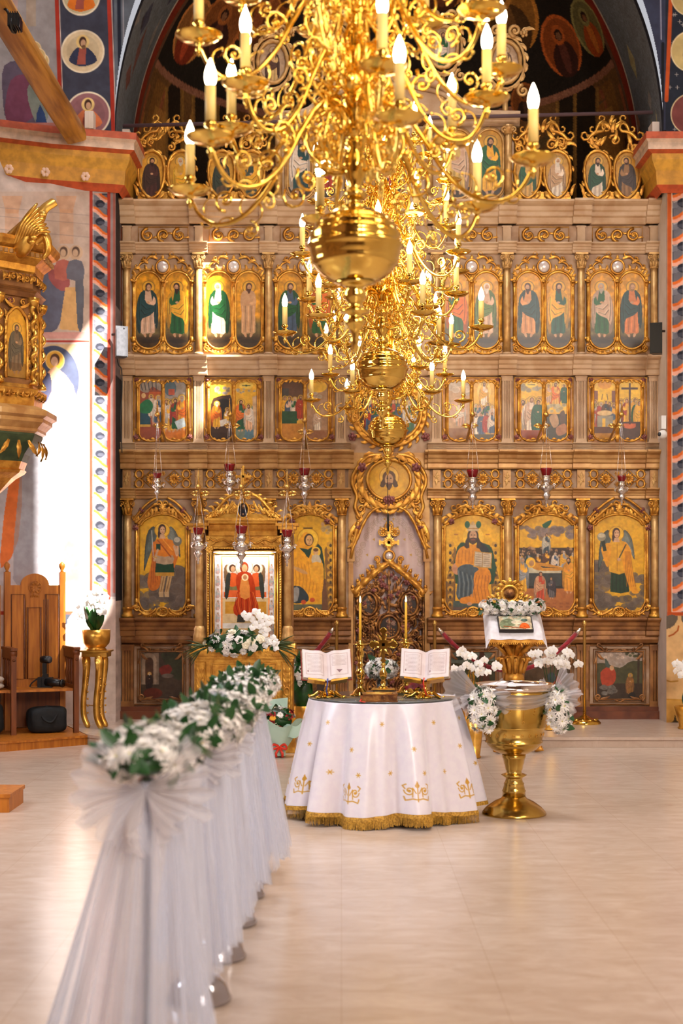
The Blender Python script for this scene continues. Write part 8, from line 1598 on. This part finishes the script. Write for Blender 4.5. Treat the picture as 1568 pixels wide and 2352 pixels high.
x, y, z = at(1521, 998, 14.5); g = thing('security_camera', 'small white security camera at the right end of the altar screen', 'security camera', (x, y, z), None, local=True); b = MB(); b.box(-.018, .03, -.03, .09, .055, .19); b.build('junction_box', 'white_plastic', g); b = MB(); b.ball((-.0, -.01, 0), .046, 14, 10); b.box(-.02, .03, .0, .09, -.04, .03); b.build('dome_housing', 'white_plastic', g); b = MB(); b.ball((-.036, -.03, .0), .022, 10, 7); b.build('lens', 'lens_glass', g)

# ================================================================ FLOWER-TOPPED STANCHIONS WRAPPED IN TULLE
DR = {}
SP = [(-.615, 4.50), (-.53, 5.28), (-.515, 5.88), (-.505, 6.46), (-.50, 7.02), (-.495, 7.56)]
ORD = ['nearest', 'second', 'third', 'fourth', 'fifth', 'farthest']
for i, (x, y) in enumerate(SP):
    nm = ORD[i]; g = thing('silver_stanchion', 'silver domed stanchion inside the %s of the row of tulle drapes' % nm, 'stanchion', (x, y, 0), 'silver stanchions under the tulle', local=True)
    b = MB(); b.lathe([(.122, .001), (.124, .012), (.118, .022), (.114, .03), (.104, .06), (.075, .09), (.04, .105), (.022, .11)], 32); b.build('base', 'chrome', g); b = MB(); b.lathe([(.016, .105), (.016, .90), (.03, .905), (.03, .93), (.012, .95), (.02, .96)], 14); b.build('post', 'chrome', g)
    b = MB(); b.tube([(.032*math.cos(t)+.02, -.02, .80+.032*math.sin(t)) for t in [i*.55-1.2 for i in range(9)]], .005, 5); b.build('hook', 'chrome', g)
    r = random.Random(i); ph = [r.uniform(0, 6) for _ in range(5)]; b = MB(); wide = [(.27, .25), (.14, .24), (.14, .25), (.15, .25), (.17, .25), (.18, .22)][i]; skx = [-.06, -.02, .0, .01, .02, .02][i]; hem = [.004, .15, .17, .17, .15, .1][i]
    def sk(u, v):
        a = 2*PI*u; t = v; fl = 1+(.10*math.sin(13*a+ph[0])+.06*math.sin(23*a+ph[1]+2*t)+.05*math.sin(5*a+ph[2]))*(.4+.6*t); k = .16+.84*t**.75
        if i == 0: k = .25+.75*(t**.9)
        z = .93*(1-t)+hem+(.03*math.sin(3*a+ph[3])+.03)*t*(0 if i == 0 else 1); return (skx*t+wide[0]*k*fl*math.cos(a), wide[1]*k*fl*math.sin(a)*1.15, z)
    b.grid(sk, 150, 26, closed=True)
    if i in (0, 2, 4): pass
    g2 = DR[i] = thing('tulle_drape', 'sheer white tulle drape reaching the floor, %s of the row' % nm, 'tulle', (x, y, .9), 'white tulle drapes along the aisle'); b.build('skirt', 'tulle', g2, lambda p: (p[0]+x, p[1]+y, p[2]))
    b = MB(); 
    b.grid(lambda u, v: tuple(Vector(sk((u*.5-.42), v))*1.0+Vector((.012, -.035*v, .0))), 60, 20); b.build('inner_layer', 'tulle', g2, lambda p: (p[0]+x, p[1]+y, p[2]))
    b = MB(); c0 = (x+.01, y-.10, .915)
    for j, (d, L) in enumerate(((((-1, -.35, .15), .22), ((1, -.3, .25), .22), ((-.8, -.4, -.55), .20), ((.75, -.4, -.5), .17), ((0, -.6, -1), .2)))): fan(b, c0, d, L*(1.0 if i == 0 else .72 if i < 3 else .55), 1.0, 12, .5, j+i*7, 1.35)
    b.build('bow', 'tulle_bow', g2)
    zt = [1.005, 1.0, 1.0, 1.0, 1.0, 1.0][i]; g3 = thing('flower_topper', 'white chrysanthemums with green leaves on top of the %s drape of the row' % nm, 'flowers', (x, y, zt), 'flower clusters along the row of drapes', local=True)
    bunch(g3, (0, .08, 0), (.155, .30, .085), 44, .045, 62, .062, 90+i, (0, -.3, 1), .25); core(g3, (0, .08, -.01), (.12, .26, .055))
for i, (x0, y0, x1, y1) in enumerate([SP[k]+SP[k+1] for k in range(5)]):
    b = MB(); dx, dy = x1-x0, y1-y0; ph = i*1.7
    def cu(u, v): w = .02*math.sin(40*u+ph)+.012*math.sin(71*u+ph*2); return (x0+dx*u+.07+.04*v+w*(.4+v)+.03*math.sin(PI*u)*0, y0+dy*u, .95-.04*math.sin(PI*u)*(1-v)-v*(.76-.02*math.sin(9*u+ph)))
    b.grid(cu, 60, 12); b.build('side_panel', 'tulle', DR[i])
